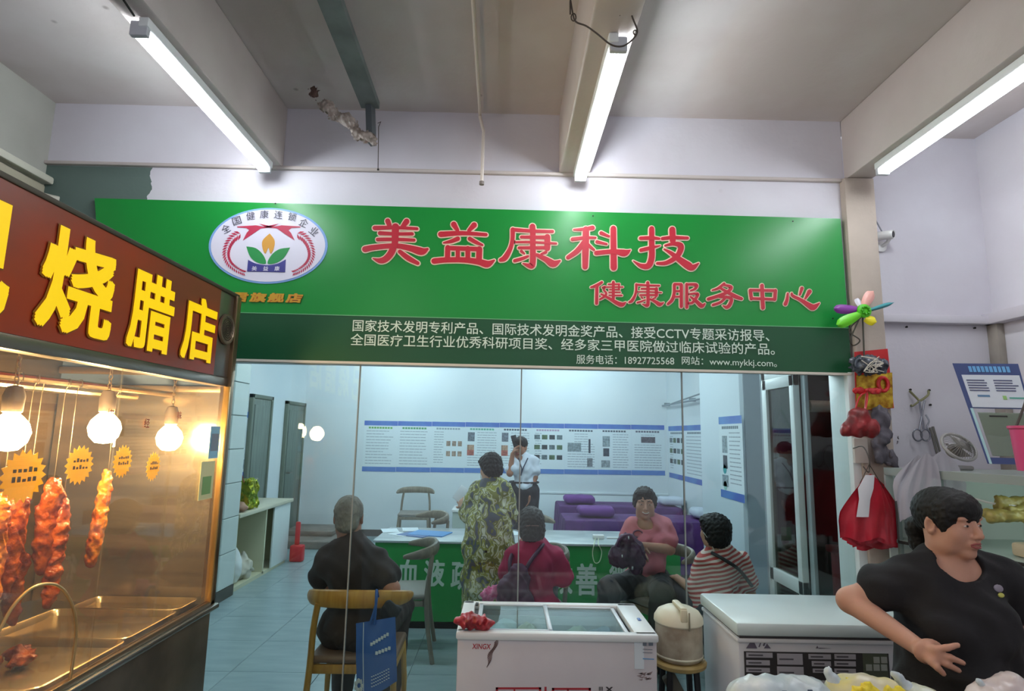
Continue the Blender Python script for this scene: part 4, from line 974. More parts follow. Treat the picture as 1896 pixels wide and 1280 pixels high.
def paper(name, px, py, w_, d_, rz, m, label, cat='paper', th=.003, group=None):
    p = at(px, py, Z=zt); o = MB().rbox((-w_ / 2, -d_ / 2, 0), (w_ / 2, d_ / 2, th), .001, 1).build(name, m, None)
    o.location = (p.x, p.y, zt + .0008); o.rotation_euler = (0, 0, rz); props(o, label, cat, group); return o
M_pap = mat('paper', '#dfe9ee', .6)
paper('blue_folder', 796, 989, .26, .34, 1.3, mat('folder_blue', '#3f8fd0', .4), 'bright blue folder lying on the desk near the empty chair', 'folder', .008)
paper('booklet', 770, 991, .20, .28, 1.1, mat('folder_navy', '#2d5f9c', .4), 'darker blue booklet partly under the bright blue folder', 'booklet', .006)
for i, (px, py, r, l) in enumerate(((722, 983, .3, 'loose white sheet at the left end of the desk'), (742, 990, .9, 'white sheet left of the dark blue booklet'), (760, 981, .2, 'white sheet behind the blue folder'), (950, 988, .5, 'white sheet on the desk between the floral and magenta women'))):
    paper('paper_sheet', px, py, .15, .21, r, M_pap, l, group='loose papers on the desk')
t = thing('power_adapter', 'white adapter with a looped cord hanging over the desk front', 'adapter', at(1108, 998, Z=zt))
p = at(1108, 998, Z=zt); MB().rbox(p + Vector((-.05, -.03, 0)), p + Vector((.05, .03, .035)), .006).build('plug_body', M_white, t)
q_ = [at(x, y, Y=DY - .012) for x, y in ((1100, 1008), (1097, 1025), (1101, 1042), (1110, 1040), (1114, 1022), (1108, 1008))]
MB().tube(catmull([p + Vector((-.03, -.02, .01))] + q_ + [p + Vector((.0, -.02, .01))], 4), .004, 6).build('cord', mat('cord_cream', '#d6e2c0', .5), t)
t = props(MB().rbox(at(1130, 998, Z=zt) + Vector((-.03, 0, 0)), at(1130, 998, Z=zt) + Vector((.07, .03, .012)), .004).build('socket_strip', M_white, None), 'small white plug strip beside the adapter on the desk', 'plug strip')
t = MB().lathe([(0, 0), (.028, 0), (.034, .07), (.031, .07), (.026, .004), (0, .004)], at(1155, 1003, Z=zt), (0, 0, 1), 16).build('paper_cup', mat('cup_pink', '#e4c3cf', .5), None)
props(t, 'pale pink cup on the desk by the purple handbag', 'cup')
# side table and device
t = thing('side_table', 'small white side table against the back wall behind the floral dress', 'table', (-.45, 9.2, 0))
a = at(836, 955, Y=8.8); MB().rbox((a.x, 8.8, .50), (a.x + .62, 9.3, .54), .006).build('table_top', M_white, t)
MB().rbox((a.x + .01, 8.83, .08), (a.x + .60, 9.28, .50), .006).build('body', mat('greenish_body', '#b4c0b6', .5), t)
for i in (0, 1):
    for j in (0, 1): MB().box((a.x + .02 + i * .54, 8.84 + j * .4, 0), (a.x + .05 + i * .54, 8.87 + j * .4, .08)).build('leg', M_white, t)
t = thing('massage_device', 'small white device with a green base on the side table', 'device', (a.x + .2, 9, .54))
MB().rbox((a.x + .08, 8.88, .541), (a.x + .34, 9.12, .60), .015).build('base', mat('device_teal', '#5c8580', .4), t)
MB().rbox((a.x + .12, 8.92, .60), (a.x + .30, 9.06, .70), .03).build('head', M_white, t)
# beds
def bed(xa, xb, ya, yb, z, label):
    t = thing('massage_bed', label, 'bed', ((xa + xb) / 2, (ya + yb) / 2, 0), 'purple covered massage beds')
    MB().rbox((xa + .06, ya + .06, .12), (xb - .06, yb - .06, z - .03), .02).build('mattress_base', mat('bed_base', '#4d3a52', .7), t)
    for i in (0, 1):
        for j in (0, 1): MB().box((xa + .1 + i * (xb - xa - .26), ya + .1 + j * (yb - ya - .26), 0), (xa + .16 + i * (xb - xa - .26), ya + .16 + j * (yb - ya - .26), .14)).build('leg', M_dark, t)
    # draped cover
    rows = []; nx, ny = 26, 16; ov = 5
    N1 = 40; prof = []
    per = []
    for k in range(120):
        f_ = k / 120; P_ = 2 * ((xb - xa) + (yb - ya)); d = f_ * P_
        if d < xb - xa: p = (xa + d, ya); n_ = (0, -1)
        elif d < xb - xa + yb - ya: p = (xb, ya + d - (xb - xa)); n_ = (1, 0)
        elif d < 2 * (xb - xa) + yb - ya: p = (xb - (d - (xb - xa) - (yb - ya)), yb); n_ = (0, 1)
        else: p = (xa, yb - (d - 2 * (xb - xa) - (yb - ya))); n_ = (-1, 0)
        per.append((p, n_))
    v = []; levels = ((-.03, z + .004), (-.005, z), (.008, z - .02), (.02, z - .15), (.035, .06))
    for li, (o_, zz) in enumerate(levels):
        for k, (p, n_) in enumerate(per):
            w_ = .014 * math.sin(k * .9) * max(0, li - 2) / 2 + .01 * math.sin(k * 2.3 + 1) * max(0, li - 2) / 2
            v.append((p[0] + n_[0] * (o_ + w_), p[1] + n_[1] * (o_ + w_), zz))
    m = MB(); m.add(v, [(i * 120 + k, i * 120 + (k + 1) % 120, (i + 1) * 120 + (k + 1) % 120, (i + 1) * 120 + k) for i in range(4) for k in range(120)] + [tuple(range(120))])
    m.build('bed_cover', mat('purple_cloth', '#55286a', .8, c2='#441e58', vs=8, bump=.15, bs=12), t)
bed(.78, 2.5, 8.55, 9.25, .64, 'rear purple covered massage bed along the back wall')
bed(.72, 2.5, 7.15, 7.85, .64, 'front purple covered massage bed beside the smiling woman')
def pillow(px, py, Y, w_, c, label, z=.64):
    p = at(px, py, Y=Y)
    o = SDF(.05).box((p.x, Y, z + .075), (w_, .16, .055), .05).build('pillow', mat('pillow_' + c, c, .8, bump=.1, bs=10), None, h=.012, wob=.004, wl=.2, seed=int(px)); props(o, label, 'pillow', 'pillows on the massage beds')
pillow(1072, 932, 8.85, .22, '#6b3a86', 'purple pillow on the rear massage bed')
pillow(1103, 958, 7.5, .22, '#6b3a86', 'purple pillow on the front massage bed')
pillow(1243, 935, 8.85, .17, '#cfd6e2', 'white pillow at the right end of the rear bed')
pillow(1297, 950, 7.5, .10, '#cfd6e2', 'white pillow end on the front bed behind the striped shirt woman')
# left cabinet, gift bag, bags, red bottle
t = thing('open_cabinet', 'low cream open cabinet with a stone top along the left clinic wall', 'cabinet', (-3.0, 6.9, 0))
MB().rbox((-3.24, 6.22, .73), (-2.66, 7.75, .77), .006).build('cabinet_top', mat('cream_stone', '#d8d3bc', .4, var=.1), t)
MB().box((-3.24, 6.25, .02), (-3.2, 7.7, .73)).build('back_board', mat('cream_board', '#cfcdb0', .5), t)
for y in (6.25, 7.0, 7.68): MB().box((-3.24, y, .02), (-2.70, y + .03, .73)).build('side_board', mat('cream_board', '#cfcdb0', .5), t)
MB().box((-3.24, 6.25, 0), (-2.70, 7.7, .04)).build('bottom_board', mat('cream_board', '#cfcdb0', .5), t)
MB().rbox((-2.70, 7.2, .04), (-2.68, 7.71, .73), .003).build('door', mat('cab_door', '#dfe6e4', .4), t)
def sack(name, c, r, colr, label, seed, cat='bag', wob=.02):
    o = SDF(.04).ell(c, r).ell((c[0], c[1], c[2] + r[2] * .7), (r[0] * .5, r[1] * .5, r[2] * .6)).build(name, mat('sack' + str(seed), colr, .5, bump=.4, bs=20), None, h=.014, wob=wob, wl=.12, seed=seed); props(o, label, cat); return o
sack('cloth_sack', (-2.83, 6.72, .15), (.13, .15, .11), '#c9c4b4', 'crumpled pale sack standing in the open cabinet', 41)
sack('white_jug', (-2.80, 6.47, .20), (.09, .09, .16), '#e2e8e8', 'white plastic jug at the near end of the open cabinet', 42, 'jug', .004)
t = thing('gift_bag', 'shiny gold green gift bag standing on the cream cabinet', 'bag', (-2.87, 6.6, .77))
SDF(.02).box((-2.86, 6.62, .93), (.16, .10, .15), .02).build('bag_body', mat('gold_foil', '#c9c43e', .18, .75, c2='#6f8a2a', vs=14, bump=.8, bs=12), t, h=.012, wob=.016, wl=.08)
MB().tube(catmull([(-2.96, 6.52, 1.06), (-2.92, 6.51, 1.14), (-2.82, 6.51, 1.15), (-2.78, 6.52, 1.06)], 5), .006, 6).build('bag_handle', mat('gift_cord', '#8a3d36', .5), t)
sack('food_pack', (-2.80, 6.40, .815), (.14, .11, .04), '#a9806c', 'brownish pack lying in front of the gold gift bag', 43, 'pack', .008)
t = thing('red_dustpan', 'red dustpan standing on the floor by the cabinet end', 'dustpan', (-2.6, 7.75, 0))
MB().rbox((-2.66, 7.72, 0), (-2.50, 7.84, .20), .02).build('pan', mat('red_plastic', '#c2262e', .4), t); MB().rbox((-2.62, 7.76, .2), (-2.56, 7.80, .48), .015).build('handle', mat('red_plastic', '#c2262e', .4), t)

# ---------------- posters
M_ps = mat('poster_sheet', '#e4eef2', .5); M_band = mat('poster_band', '#4f66b8', .5, c2='#5f8ecb', vs=2.5); M_ink = mat('poster_ink', '#a6b1b8', .6)
def poster(o, U_, w_, h_, label, kind='text', seed=0, title='#6fae5a', group='health posters in the clinic'):
    o = Vector(o); U_ = Vector(U_).normalized(); V_ = Vector((0, 0, 1)); rs = random.Random(seed)
    t = thing('wall_poster', label, 'poster', o + U_ * w_ / 2, group)
    def rect(mb, u0, v0, u1, v1, d=.003, th=.001): mb.prism([(u0, v0), (u1, v0), (u1, v1), (u0, v1)], o + U_.cross(V_) * d, U_, V_, th)
    m = MB(); rect(m, .001, 0, w_ - .001, h_, 0, .003); m.build('sheet', M_ps, t, smooth=None)
    for v0, v1 in ((0, .075 * h_ / .8), (h_ - .075 * h_ / .8, h_)):
        m = MB(); rect(m, .002, v0, w_ - .002, v1, .0032); m.build('band', M_band, t, smooth=None)
    m = MB(); n = 9; tw = w_ * .72
    for k in range(n): rect(m, w_ * .14 + k * tw / n, h_ * .845, w_ * .14 + (k + .78) * tw / n, h_ * .88, .0034)
    m.build('title_print', mat('title_' + title, title, .6), t, smooth=None)
    m = MB()
    v = h_ * .79
    while v > h_ * .14:
        if kind == 'text': u0, u1 = .08, rs.choice((.9, .88, .6, .75, .85))
        elif kind == 'photo': u0, u1 = (.36, .92) if v > h_ * .38 else (.08, .92)
        elif kind == 'figure': u0, u1 = .08, .36
        elif kind == 'grid': u0, u1 = .1, .3
        elif kind == 'half': u0, u1 = (.45, .92)
        else: u0, u1 = (.1, .9) if v < h_ * .6 else (.3, .7)
        u = u0 * w_
        while u < u1 * w_ - .02:
            l = rs.uniform(.03, .09); rect(m, u, v, min(u + l, u1 * w_), v + h_ * .013, .0034); u += l + .008
        v -= h_ * (.058 if kind == 'text' else .05)
    m.build('text_print', M_ink, t, smooth=None)
    def pic(u0, v0, u1, v1, c): m = MB(); rect(m, u0 * w_, v0 * h_, u1 * w_, v1 * h_, .004); m.build('picture', mat('pic' + c, c, .5, var=.5, vs=30), t, smooth=None)
    if kind == 'photo': pic(.08, .62, .28, .80, '#7e8894'); pic(.07, .45, .27, .55, '#c9a48a'); pic(.07, .34, .27, .45, '#b8685c')
    if kind == 'figure':
        for k in range(6): pic(.45 + .17 * (k % 3), .52 - .2 * (k // 3), .57 + .17 * (k % 3), .62 - .2 * (k // 3), '#b59f8e')
    if kind == 'grid':
        for r_ in range(3):
            for c_ in range(4): pic(.08 + .23 * c_, .68 - .2 * r_, .25 + .23 * c_, .77 - .2 * r_, ('#6f8288', '#5d7a5a', '#3d464c')[(r_ + c_) % 3])
    if kind == 'plate': pic(.1, .45, .5, .62, '#98a8ae'); pic(.72, .42, .78, .7, '#3c4854'); pic(.68, .15, .84, .32, '#8a9198')
    if kind == 'half': pic(.14, .55, .36, .76, '#9fb0b6'); pic(.16, .36, .34, .52, '#48525e'); pic(.1, .14, .36, .28, '#a9b8bf')
    if kind == 'group': pic(.3, .64, .72, .76, '#6d6872')
    return t
edges = [675, 737, 800, 862, 925, 985, 1045, 1107, 1168, 1230]
kinds = [('text', '#6fae5a', 'poster with green title and text lines, left end of the back wall row'), ('text', '#5aa06a', 'second poster of the back wall row, green title over a list of text'), ('figure', '#9aa8b0', 'third poster of the back wall row with small coloured figures'), ('photo', '#6fb59a', 'fourth poster of the back wall row with three small pictures at its left edge'),
 ('photo', '#56606a', 'fifth poster of the back wall row, behind the man in the white shirt'), ('grid', '#b8a0b8', 'sixth poster of the back wall row with a grid of small pictures'), ('plate', '#56606a', 'seventh poster of the back wall row with an oval dish and a dark bottle'), ('half', '#56606a', 'eighth poster of the back wall row with a dark figure at its left'), ('group', '#6a6a78', 'last poster at the right end of the back wall row with a group picture')]
for i, (kd, tc_, lab) in enumerate(kinds):
    a = at(edges[i], 779 + .0155 * (edges[i] - 675), Y=YB - .004); b = at(edges[i + 1], 779 + .0155 * (edges[i + 1] - 675), Y=YB - .004); zb = at(edges[i], 873 + .0135 * (edges[i] - 675), Y=YB - .004).z
    poster((a.x, YB - .001, zb), (1, 0, 0), b.x - a.x, a.z - zb, lab, kd, i, tc_)
def wall_poster(px0, pyt, px1, X, zt_, zb_, lab, kd, seed):
    a = at(px0, pyt, X=X); b = at(px1, pyt, X=X); y0_, y1_ = a.y, b.y
    if X > 0: poster((X - .001, y0_, zb_), (0, -1, 0), y0_ - y1_, zt_ - zb_, lab, kd, seed, '#7a8890')
    else: poster((X + .001, y0_, zb_), (0, 1, 0), y1_ - y0_, zt_ - zb_, lab, kd, seed, '#7a8890')
wall_poster(1238, 790, 1268, XR, 1.80, 1.0, 'narrow poster with small pictures on the right clinic wall, next to the corner', 'grid', 20)
wall_poster(1268, 788, 1305, XR, 1.80, 1.0, 'poster with a dark portrait on the right clinic wall above the beds', 'text', 21)
wall_poster(1331, 770, 1374, 2.20, 1.84, 1.04, 'poster with two teal circles on the white pier', 'half', 22)
wall_poster(452, 765, 498, XL, 1.84, 1.02, 'poster with a reddish picture on the left clinic wall above the cabinet', 'half', 23)
pp = [o for o in bpy.data.objects if o.name.startswith('wall_poster')]
for zc, c_ in ((1.32, '#4aa5a8'), (1.16, '#9fcfc4')):
    m = MB(); m.lathe([(0, .004), (.045, .004), (.045, 0)], (2.198, 6.02, zc), (-1, 0, 0), 20); m.build('round_picture', mat('circle' + c_, c_, .5), pp[-2])
MB().box((2.615, 7.72, 1.50), (2.617, 7.95, 1.76)).build('portrait', mat('portrait_print', '#4d6266', .5, var=.5, vs=14), pp[-3], smooth=None)
MB().box((XL + .003, 6.9, 1.28), (XL + .006, 7.3, 1.55)).build('picture', mat('picred', '#b98a74', .5, var=.4, vs=10), pp[-1], smooth=None)
# ================================================================== VENDOR CORNER (right)
# security camera on the white wall
p = at(1635, 445, Y=3.12)
t = thing('security_camera', 'white bullet security camera on the white wall right of the sign', 'camera', (p.x, 3.14, p.z))
MB().lathe([(0, 0), (.03, 0), (.03, .012), (.018, .02), (0, .02)], (p.x - .0, 3.149, p.z - .03), (0, -1, 0), 18).build('base', M_white, t)
MB().tube([(p.x, 3.13, p.z - .03), (p.x + .005, 3.09, p.z - .02), (p.x + .01, 3.07, p.z + .005)], .009, 8).build('arm', M_white, t)
d = Vector((.55, -.8, -.12)).normalized(); c0 = Vector((p.x - .02, 3.09, p.z + .015))
MB().lathe([(0, -.055), (.022, -.055), (.024, -.045), (.024, .05), (.021, .055), (.019, .052), (0, .052)], c0, d, 20).build('housing', M_white, t)
MB().lathe([(0, .054), (.017, .054), (.018, .048)], c0, d, 16).build('lens', mat('lens_black', '#15171b', .15), t)
for s_ in (-.015, .02):
    MB().tube([c0 + Vector((s_ - .02, 0, .02)), c0 + Vector((s_ - .055, 0, .095))], .0035, 6).build('antenna', mat('antenna_grey', '#8d9099', .5), t)
# pinwheel flower
t = thing('pinwheel', 'plastic pinwheel with purple, green, yellow, pink and teal petals on the column', 'pinwheel', at(1597, 575, Y=2.90))
pc = at(1597, 577, Y=2.90)
def petal(pxs, c, dy=0., w0=.3):
    a = at(*pxs[0], Y=2.90 + dy); b = at(*pxs[1], Y=2.90 + dy * 2.5); wd = pxs[2] / 370
    d = (b - a); L_ = d.length; d.normalize(); sd = d.cross(Vector((0, 1, 0))).normalized(); rows = []
    for i in range(9):
        f_ = i / 8; hw = wd * (w0 + (1 - w0) * math.sin(math.pi * min(f_ * .62 + .12, 1))) * (1 if f_ < .8 else (1 - ((f_ - .8) / .2) ** 2 * .8))
        rows.append([a + d * L_ * f_ + sd * hw * k / 2 + Vector((0, -.012 * (1 - (k / 2) ** 2), 0)) for k in (-2, -1, 0, 1, 2)])
    m = MB().sheet(rows); o = m.build('petal', mat('petal' + c, c, .35), t, 180); o['label'] = {'#8a3fa0': 'purple petal', '#6fd52a': 'bright green petal', '#e2d424': 'yellow petal', '#e7a89c': 'pale pink petal', '#3f8f96': 'narrow teal petal', '#e5e2ee': 'white petal'}[c]
petal(((1590, 574), (1543, 572), 9), '#8a3fa0'); petal(((1592, 582), (1549, 603), 10), '#6fd52a', -.01); petal(((1600, 590), (1621, 597), 9), '#e2d424', -.008)
petal(((1598, 568), (1615, 540), 10), '#e7a89c', .01); petal(((1606, 576), (1653, 561), 4), '#3f8f96', .004); petal(((1592, 568), (1586, 553), 6), '#e5e2ee', .012)
MB().lathe([(0, .012), (.02, .01), (.034, .004), (.036, -.004), (0, -.006)], pc + Vector((0, -.015, 0)), (0, -1, 0), 14).build('hub', mat('hub_green', '#52c41c', .35), t)
m = MB()
for k in range(8): m.ball(pc + Vector((.018 * math.cos(k * .785), -.028, .018 * math.sin(k * .785))), .007, 8)
m.build('hub_bead', mat('hub_green2', '#3da014', .35), t)
MB().tube(catmull([pc + Vector((-.02, 0, -.04)), at(1575, 628, Y=2.92), at(1580, 640, Y=2.94), at(1592, 630, Y=2.92), at(1572, 612, Y=2.92), pc + Vector((-.01, 0, -.03))], 6), .0035, 6).tube([pc, at(1600, 660, Y=2.93), at(1622, 660, Y=2.94)], .004, 6).build('stem', mat('stem_dark', '#4a4a40', .5), t)
def blob(name, pts, m, label, cat, h=.006, wob=.006, wl=.05, k=.02, seed=1, group=None):
    s = SDF(k)
    for (px, py, Y, rx, ry, rz) in pts:
        p = at(px, py, Y=Y); s.ell(p, (rx, ry, rz))
    o = s.build(name, m, None, h=h, wob=wob, wl=wl, seed=seed); props(o, label, cat, group); return o
# festive red card with gold, behind
t = thing('festive_card', 'red and gold paper festival hanging on the column below the pinwheel', 'decoration', at(1620, 700, Y=2.95))
a, b, c, d = at(1582, 652, Y=2.945), at(1643, 646, Y=2.945), at(1655, 756, Y=2.945), at(1584, 762, Y=2.945)
m = MB(); quad_plate(m, [a, b, c, d], 2.943, 2.947); m.build('card', mat('card_red', '#b81f22', .4), t, smooth=None)
m = MB(); quad_plate(m, [at(1586, 695, Y=2.94), at(1652, 690, Y=2.94), at(1654, 755, Y=2.94), at(1586, 760, Y=2.94)], 2.940, 2.943); m.build('gold_sheet', mat('gold_leaf', '#d8b93c', .25, .6, c2='#9c6a1e', vs=30, bump=.6, bs=40), t, smooth=None)
p = at(1634, 712, Y=2.94); MB().tube([p + Vector((.024 * math.cos(a_), -.006, .034 * math.sin(a_))) for a_ in [k * math.pi / 10 for k in range(21)]], .009, 8, cap=False).build('ring_ornament', mat('orn_red', '#c4262a', .35), t)
blob('wrapped_bundle', [(1592, 676, 2.88, .045, .03, .045), (1612, 676, 2.86, .05, .035, .045), (1628, 678, 2.88, .04, .03, .04)], mat('dark_film', '#4f5560', .25, c2='#2b2f38', vs=25, bump=.8, bs=30), 'dark plastic wrapped bundle tied to the column beneath the pinwheel', 'bundle', wob=.006, wl=.03)
m = MB(); rs = random.Random(9); p = at(1615, 675, Y=2.80)
for k in range(7):
    pts = [p + Vector((rs.uniform(-.06, .06), rs.uniform(0, .01), rs.uniform(-.045, .05))) for _ in range(4)]; m.tube(catmull(pts, 5), .0022, 5)
props(m.build('string_tangle', mat('string_pale', '#c9c2b4', .6), None), 'tangle of pale string over the dark wrapped bundle', 'string')
t = thing('red_bow', 'small red ribbon bow hanging over the gold sheet', 'bow', at(1605, 725, Y=2.89))
for s_ in (-1, 1): 
    p = at(1605 + 14 * s_, 724, Y=2.885); SDF(.01).ell(p, (.032, .01, .016)).build('loop', mat('orn_red', '#c4262a', .35), t, h=.004, wob=.003, wl=.03)
MB().tube([at(1605, 722, Y=2.88), at(1602, 760, Y=2.88)], .005, 6).build('tail', mat('orn_red', '#c4262a', .35), t)
MB().ball(at(1605, 723, Y=2.875), .010, 10).build('knot', mat('orn_red', '#c4262a', .35), t)
# red pouch bag
t = thing('red_pouch', 'dark red pouch hanging on the column above the bundle of red carrier bags', 'bag', at(1590, 785, Y=2.86))
s = SDF(.03)
for (px, py, r_) in ((1572, 795, (.045, .03, .032)), (1592, 785, (.06, .035, .055)), (1612, 796, (.045, .03, .038)), (1590, 768, (.035, .025, .03))): s.ell(at(px, py, Y=2.86), r_)
s.build('pouch', mat('dark_red_bag', '#97262a', .4, c2='#5e1d1c', vs=14, bump=.4, bs=20), t, h=.006, wob=.005, wl=.06)
MB().tube(catmull([at(1583, 760, Y=2.86), at(1592, 735, Y=2.87), at(1606, 728, Y=2.88), at(1603, 758, Y=2.86)], 5), .004, 6).build('cord', mat('orn_red', '#c4262a', .35), t)
t = props(MB().rbox(at(1584, 858, Y=2.93), at(1602, 812, Y=2.95), .004).build('wall_notice', mat('notice', '#c9c2b8', .6), None), 'small pale notice on the column under the dark red pouch', 'notice')
blob('grey_cloth', [(1630, 770, 2.92, .03, .02, .05), (1642, 800, 2.92, .03, .02, .07), (1630, 835, 2.92, .04, .02, .06), (1650, 850, 2.94, .04, .015, .05)], mat('grey_cloth', '#77727a', .8, c2='#4a4750', vs=9), 'grey cloth hanging on the column edge beside the dark red pouch', 'cloth', wob=.012, wl=.06)
# bundle of red carrier bags: each bag in the bundle
M_rb = mat('carrier_red', '#d62a3c', .3, c2='#b31e30', vs=6, bump=.35, bs=14)
hk = at(1610, 868, Y=2.80)
t = thing('wall_hook', 'wire hook on the column that holds the red carrier bags', 'hook', hk)
MB().tube(catmull([hk + Vector((0, .12, .09)), hk + Vector((.005, .05, .10)), hk + Vector((0, .0, .05)), hk, hk + Vector((-.02, -.02, -.015)), hk + Vector((-.035, -.01, .01))], 5), .003, 6).tube([hk + Vector((0, 0, .02)), hk + Vector((-.05, 0, -.07))], .002, 5).tube([hk + Vector((0, 0, .02)), hk + Vector((.06, 0, -.09))], .002, 5).build('hook', M_wire, t)
for k in range(8):
    yy = 2.74 + .022 * k; f_ = k / 7
    top = at(1612, 878, Y=yy); x_l = at(1556 + 30 * f_, 1000, Y=yy); x_r = at(1642 + 50 * f_, 1010, Y=yy)
    zb_ = at(1600, 1000 + 16 * f_, Y=yy).z; zt_ = top.z
    rows = []; nu, nv = 15, 14
    rsd = random.Random(k)
    ph = rsd.uniform(0, 6)
    for j in range(nv):
        v_ = j / (nv - 1); wd_ = .30 + .70 * min(1, v_ * 1.9) ** .8
        cx_ = top.x + (((x_l.x + x_r.x) / 2) - top.x) * min(1, v_ * 1.5)
        row = []
        for i in range(nu):
            u_ = i / (nu - 1) - .5
            row.append(Vector((cx_ + u_ * (x_r.x - x_l.x) * wd_, yy + .007 * math.sin(u_ * 16 + ph + v_ * 3) * v_ + .004 * math.sin(u_ * 41 + ph), zt_ + (zb_ - zt_) * v_ + (.01 * math.sin(u_ * 9 + ph) if j == nv - 1 else 0) - .06 * abs(u_) * (1 - v_))))
        rows.append(row)
    b_ = [[p + Vector((0, .010 * math.sin(math.pi * j / (nv - 1)) + .002, 0)) for p in row] for j, row in enumerate(rows)]
    m = MB().sheet(rows); m.sheet([r_[::-1] for r_ in b_])
    lab = {0: 'frontmost red carrier bag of the hanging bundle, with a white label', 7: 'rearmost red carrier bag of the hanging bundle'}.get(k, '%s red carrier bag counted from the front of the hanging bundle' % ('first', 'second', 'third', 'fourth', 'fifth', 'sixth', 'seventh', 'eighth')[k])
    o = m.build('carrier_bag', M_rb, None, 180); props(o, lab, 'bag', 'red carrier bags on the wall hook')
    if k == 0: front_bag = o
a, b = at(1590, 880, Y=2.725), at(1606, 958, Y=2.725)
m = MB(); rows = [[Vector((at(x, y, Y=2.722).x, 2.728 - .006 * math.sin(i * 1.2), at(x, y, Y=2.722).z)) for i, x in enumerate(xs_)] for y, xs_ in ((880, (1604, 1612, 1620)), (905, (1590, 1604, 1618)), (925, (1592, 1602, 1612)), (958, (1587, 1598, 1609)))]
o = MB().sheet(rows).build('white_label', mat('white_film', '#e6e6ea', .35), front_bag, 180)
# white carrier bags
M_wb = translucent(mat('white_carrier', '#c9c5cc', .4, bump=.35, bs=12), .3)
def hanging_bag(k, pt, pl, pr, yy, m, label, group, nfold=22):
    top = at(*pt, Y=yy); x_l = at(*pl, Y=yy); x_r = at(*pr, Y=yy); rows = []; rsd = random.Random(k); ph = rsd.uniform(0, 6)
    for j in range(16):
        v_ = j / 15; wd_ = .35 + .65 * min(1, v_ * 2.2) ** .7; cx_ = top.x + ((x_l.x + x_r.x) / 2 - top.x) * min(1, v_ * 1.6)
        rows.append([Vector((cx_ + (i / 18 - .5) * (x_r.x - x_l.x) * wd_, yy + .008 * math.sin((i / 18 - .5) * nfold + ph) * v_, top.z + (x_l.z - top.z) * v_ + .008 * math.sin(i * 1.1 + ph) * (j > 13) - .05 * abs(i / 18 - .5) * (1 - v_))) for i in range(19)])
    b_ = [[p + Vector((0, .012 * math.sin(math.pi * j / 15) + .002, 0)) for p in r_][::-1] for j, r_ in enumerate(rows)]
    props(MB().sheet(rows).sheet(b_).build('carrier_bag', m, None, 180), label, 'bag', group)
for k, (pt, pl, pr, lab) in enumerate((((1716, 838), (1668, 965), (1742, 962), 'frontmost white carrier bag hanging right of the red ones'), ((1742, 836), (1690, 955), (1792, 950), 'second white carrier bag behind the head of the vendor'), ((1700, 842), (1660, 930), (1730, 940), 'rearmost short white carrier bag beside the red bundle'))):
    hanging_bag(70 + k, pt, pl, pr, 2.58 + .03 * k, M_wb, lab, 'white carrier bags behind the vendor')
# scissors, hooks and cord on the recess wall
Yq = 3.13
t = thing('hanging_scissors', 'metal scissors and shears hanging from nails on the white wall', 'scissors', at(1705, 780, Y=Yq))
M_sc = mat('scissor_metal', '#8d8f98', .3, .85); M_cord = mat('cord_green', '#7c7a58', .7)
def A(px, py, dy=0.): return at(px, py, Y=Yq - dy)
for px, py in ((1699, 806), (1714, 806)):
    c_ = A(px, py, .02); MB().tube([c_ + Vector((.024 * math.cos(a_), 0, .030 * math.sin(a_))) for a_ in [k * math.pi / 8 for k in range(17)]], .0045, 7, cap=False).build('finger_ring', M_sc, t)
MB().tube([A(1702, 797, .02), A(1712, 742, .02)], .005, 6).tube([A(1711, 797, .02), A(1702, 742, .02)], .005, 6).build('blade', M_sc, t)
props(MB().tube(catmull([A(1684, 724), A(1698, 738, .01), A(1704, 742, .02), A(1718, 732, .01), A(1719, 724)], 5), .006, 6).tube(catmull([A(1703, 742, .02), A(1690, 752, .01), A(1687, 750)], 4), .005, 6).build('knotted_cord', M_cord, None), 'knotted greenish cord tied between three nails on the white wall', 'cord')
for px, py, l in ((1684, 722, 'left nail holding the knotted cord'), (1719, 723, 'right nail holding the knotted cord'), (1686, 752, 'lower left nail holding the knotted cord'), (1721, 750, 'bare nail hole right of the cord'), (1677, 606, 'dark nail high on the white wall below the ledge'), (1803, 608, 'dark nail on the white wall near the right corner')):
    p = at(px, py, Y=3.149); o = MB().lathe([(0, .010), (.006, .010), (.004, .0)], p, (0, -1, 0), 10).build('nail', M_dark, None); props(o, l, 'nail')
t = thing('chain_of_tongs', 'long narrow metal tongs hanging beside the scissors', 'tongs', A(1730, 820))
MB().tube([A(1722, 792, .02), A(1738, 850, .03)], .006, 6).tube([A(1727, 790, .02), A(1744, 850, .03)], .006, 6).build('arms', mat('tong_metal', '#77756f', .4, .7), t)
MB().tube(catmull([A(1714, 768, .01), A(1720, 780, .02), A(1716, 792, .02), A(1722, 800, .02)], 4), .004, 6).build('link', M_sc, t)
# display case
zt = 1.50
M_cs = mat('case_white', '#cfd9d4', .4)
P1, P2 = Vector((1.80, 2.78, 0)), Vector((2.03, 2.15, 0))
dc = thing('display_case', 'lit pale display case with a glass front behind the vendor', 'display case', (2.2, 2.4, 0))
def ngon(poly, z0, z1): return MB().prism(poly, (0, 0, z0), (1, 0, 0), (0, 1, 0), z1 - z0)
foot = [(P1.x, P1.y), (P2.x, P2.y), (2.62, 2.15), (2.62, 2.86), (1.80, 2.86)]
ngon(foot, zt - .035, zt).build('top', mat('case_top', '#9aa39e', .4), dc)
ngon(foot, 1.165, 1.18).build('shelf', mat('case_glass_shelf', '#aebdb6', .3), dc)
ngon(foot, 0, .80).build('base', mat('case_base', '#8d9488', .5), dc)
MB().box((1.80, 2.85, .8), (2.62, 2.862, zt - .03)).build('back_panel', M_cs, dc)
MB().box((2.60, 2.15, .8), (2.62, 2.86, zt - .03)).build('side_panel', M_cs, dc)
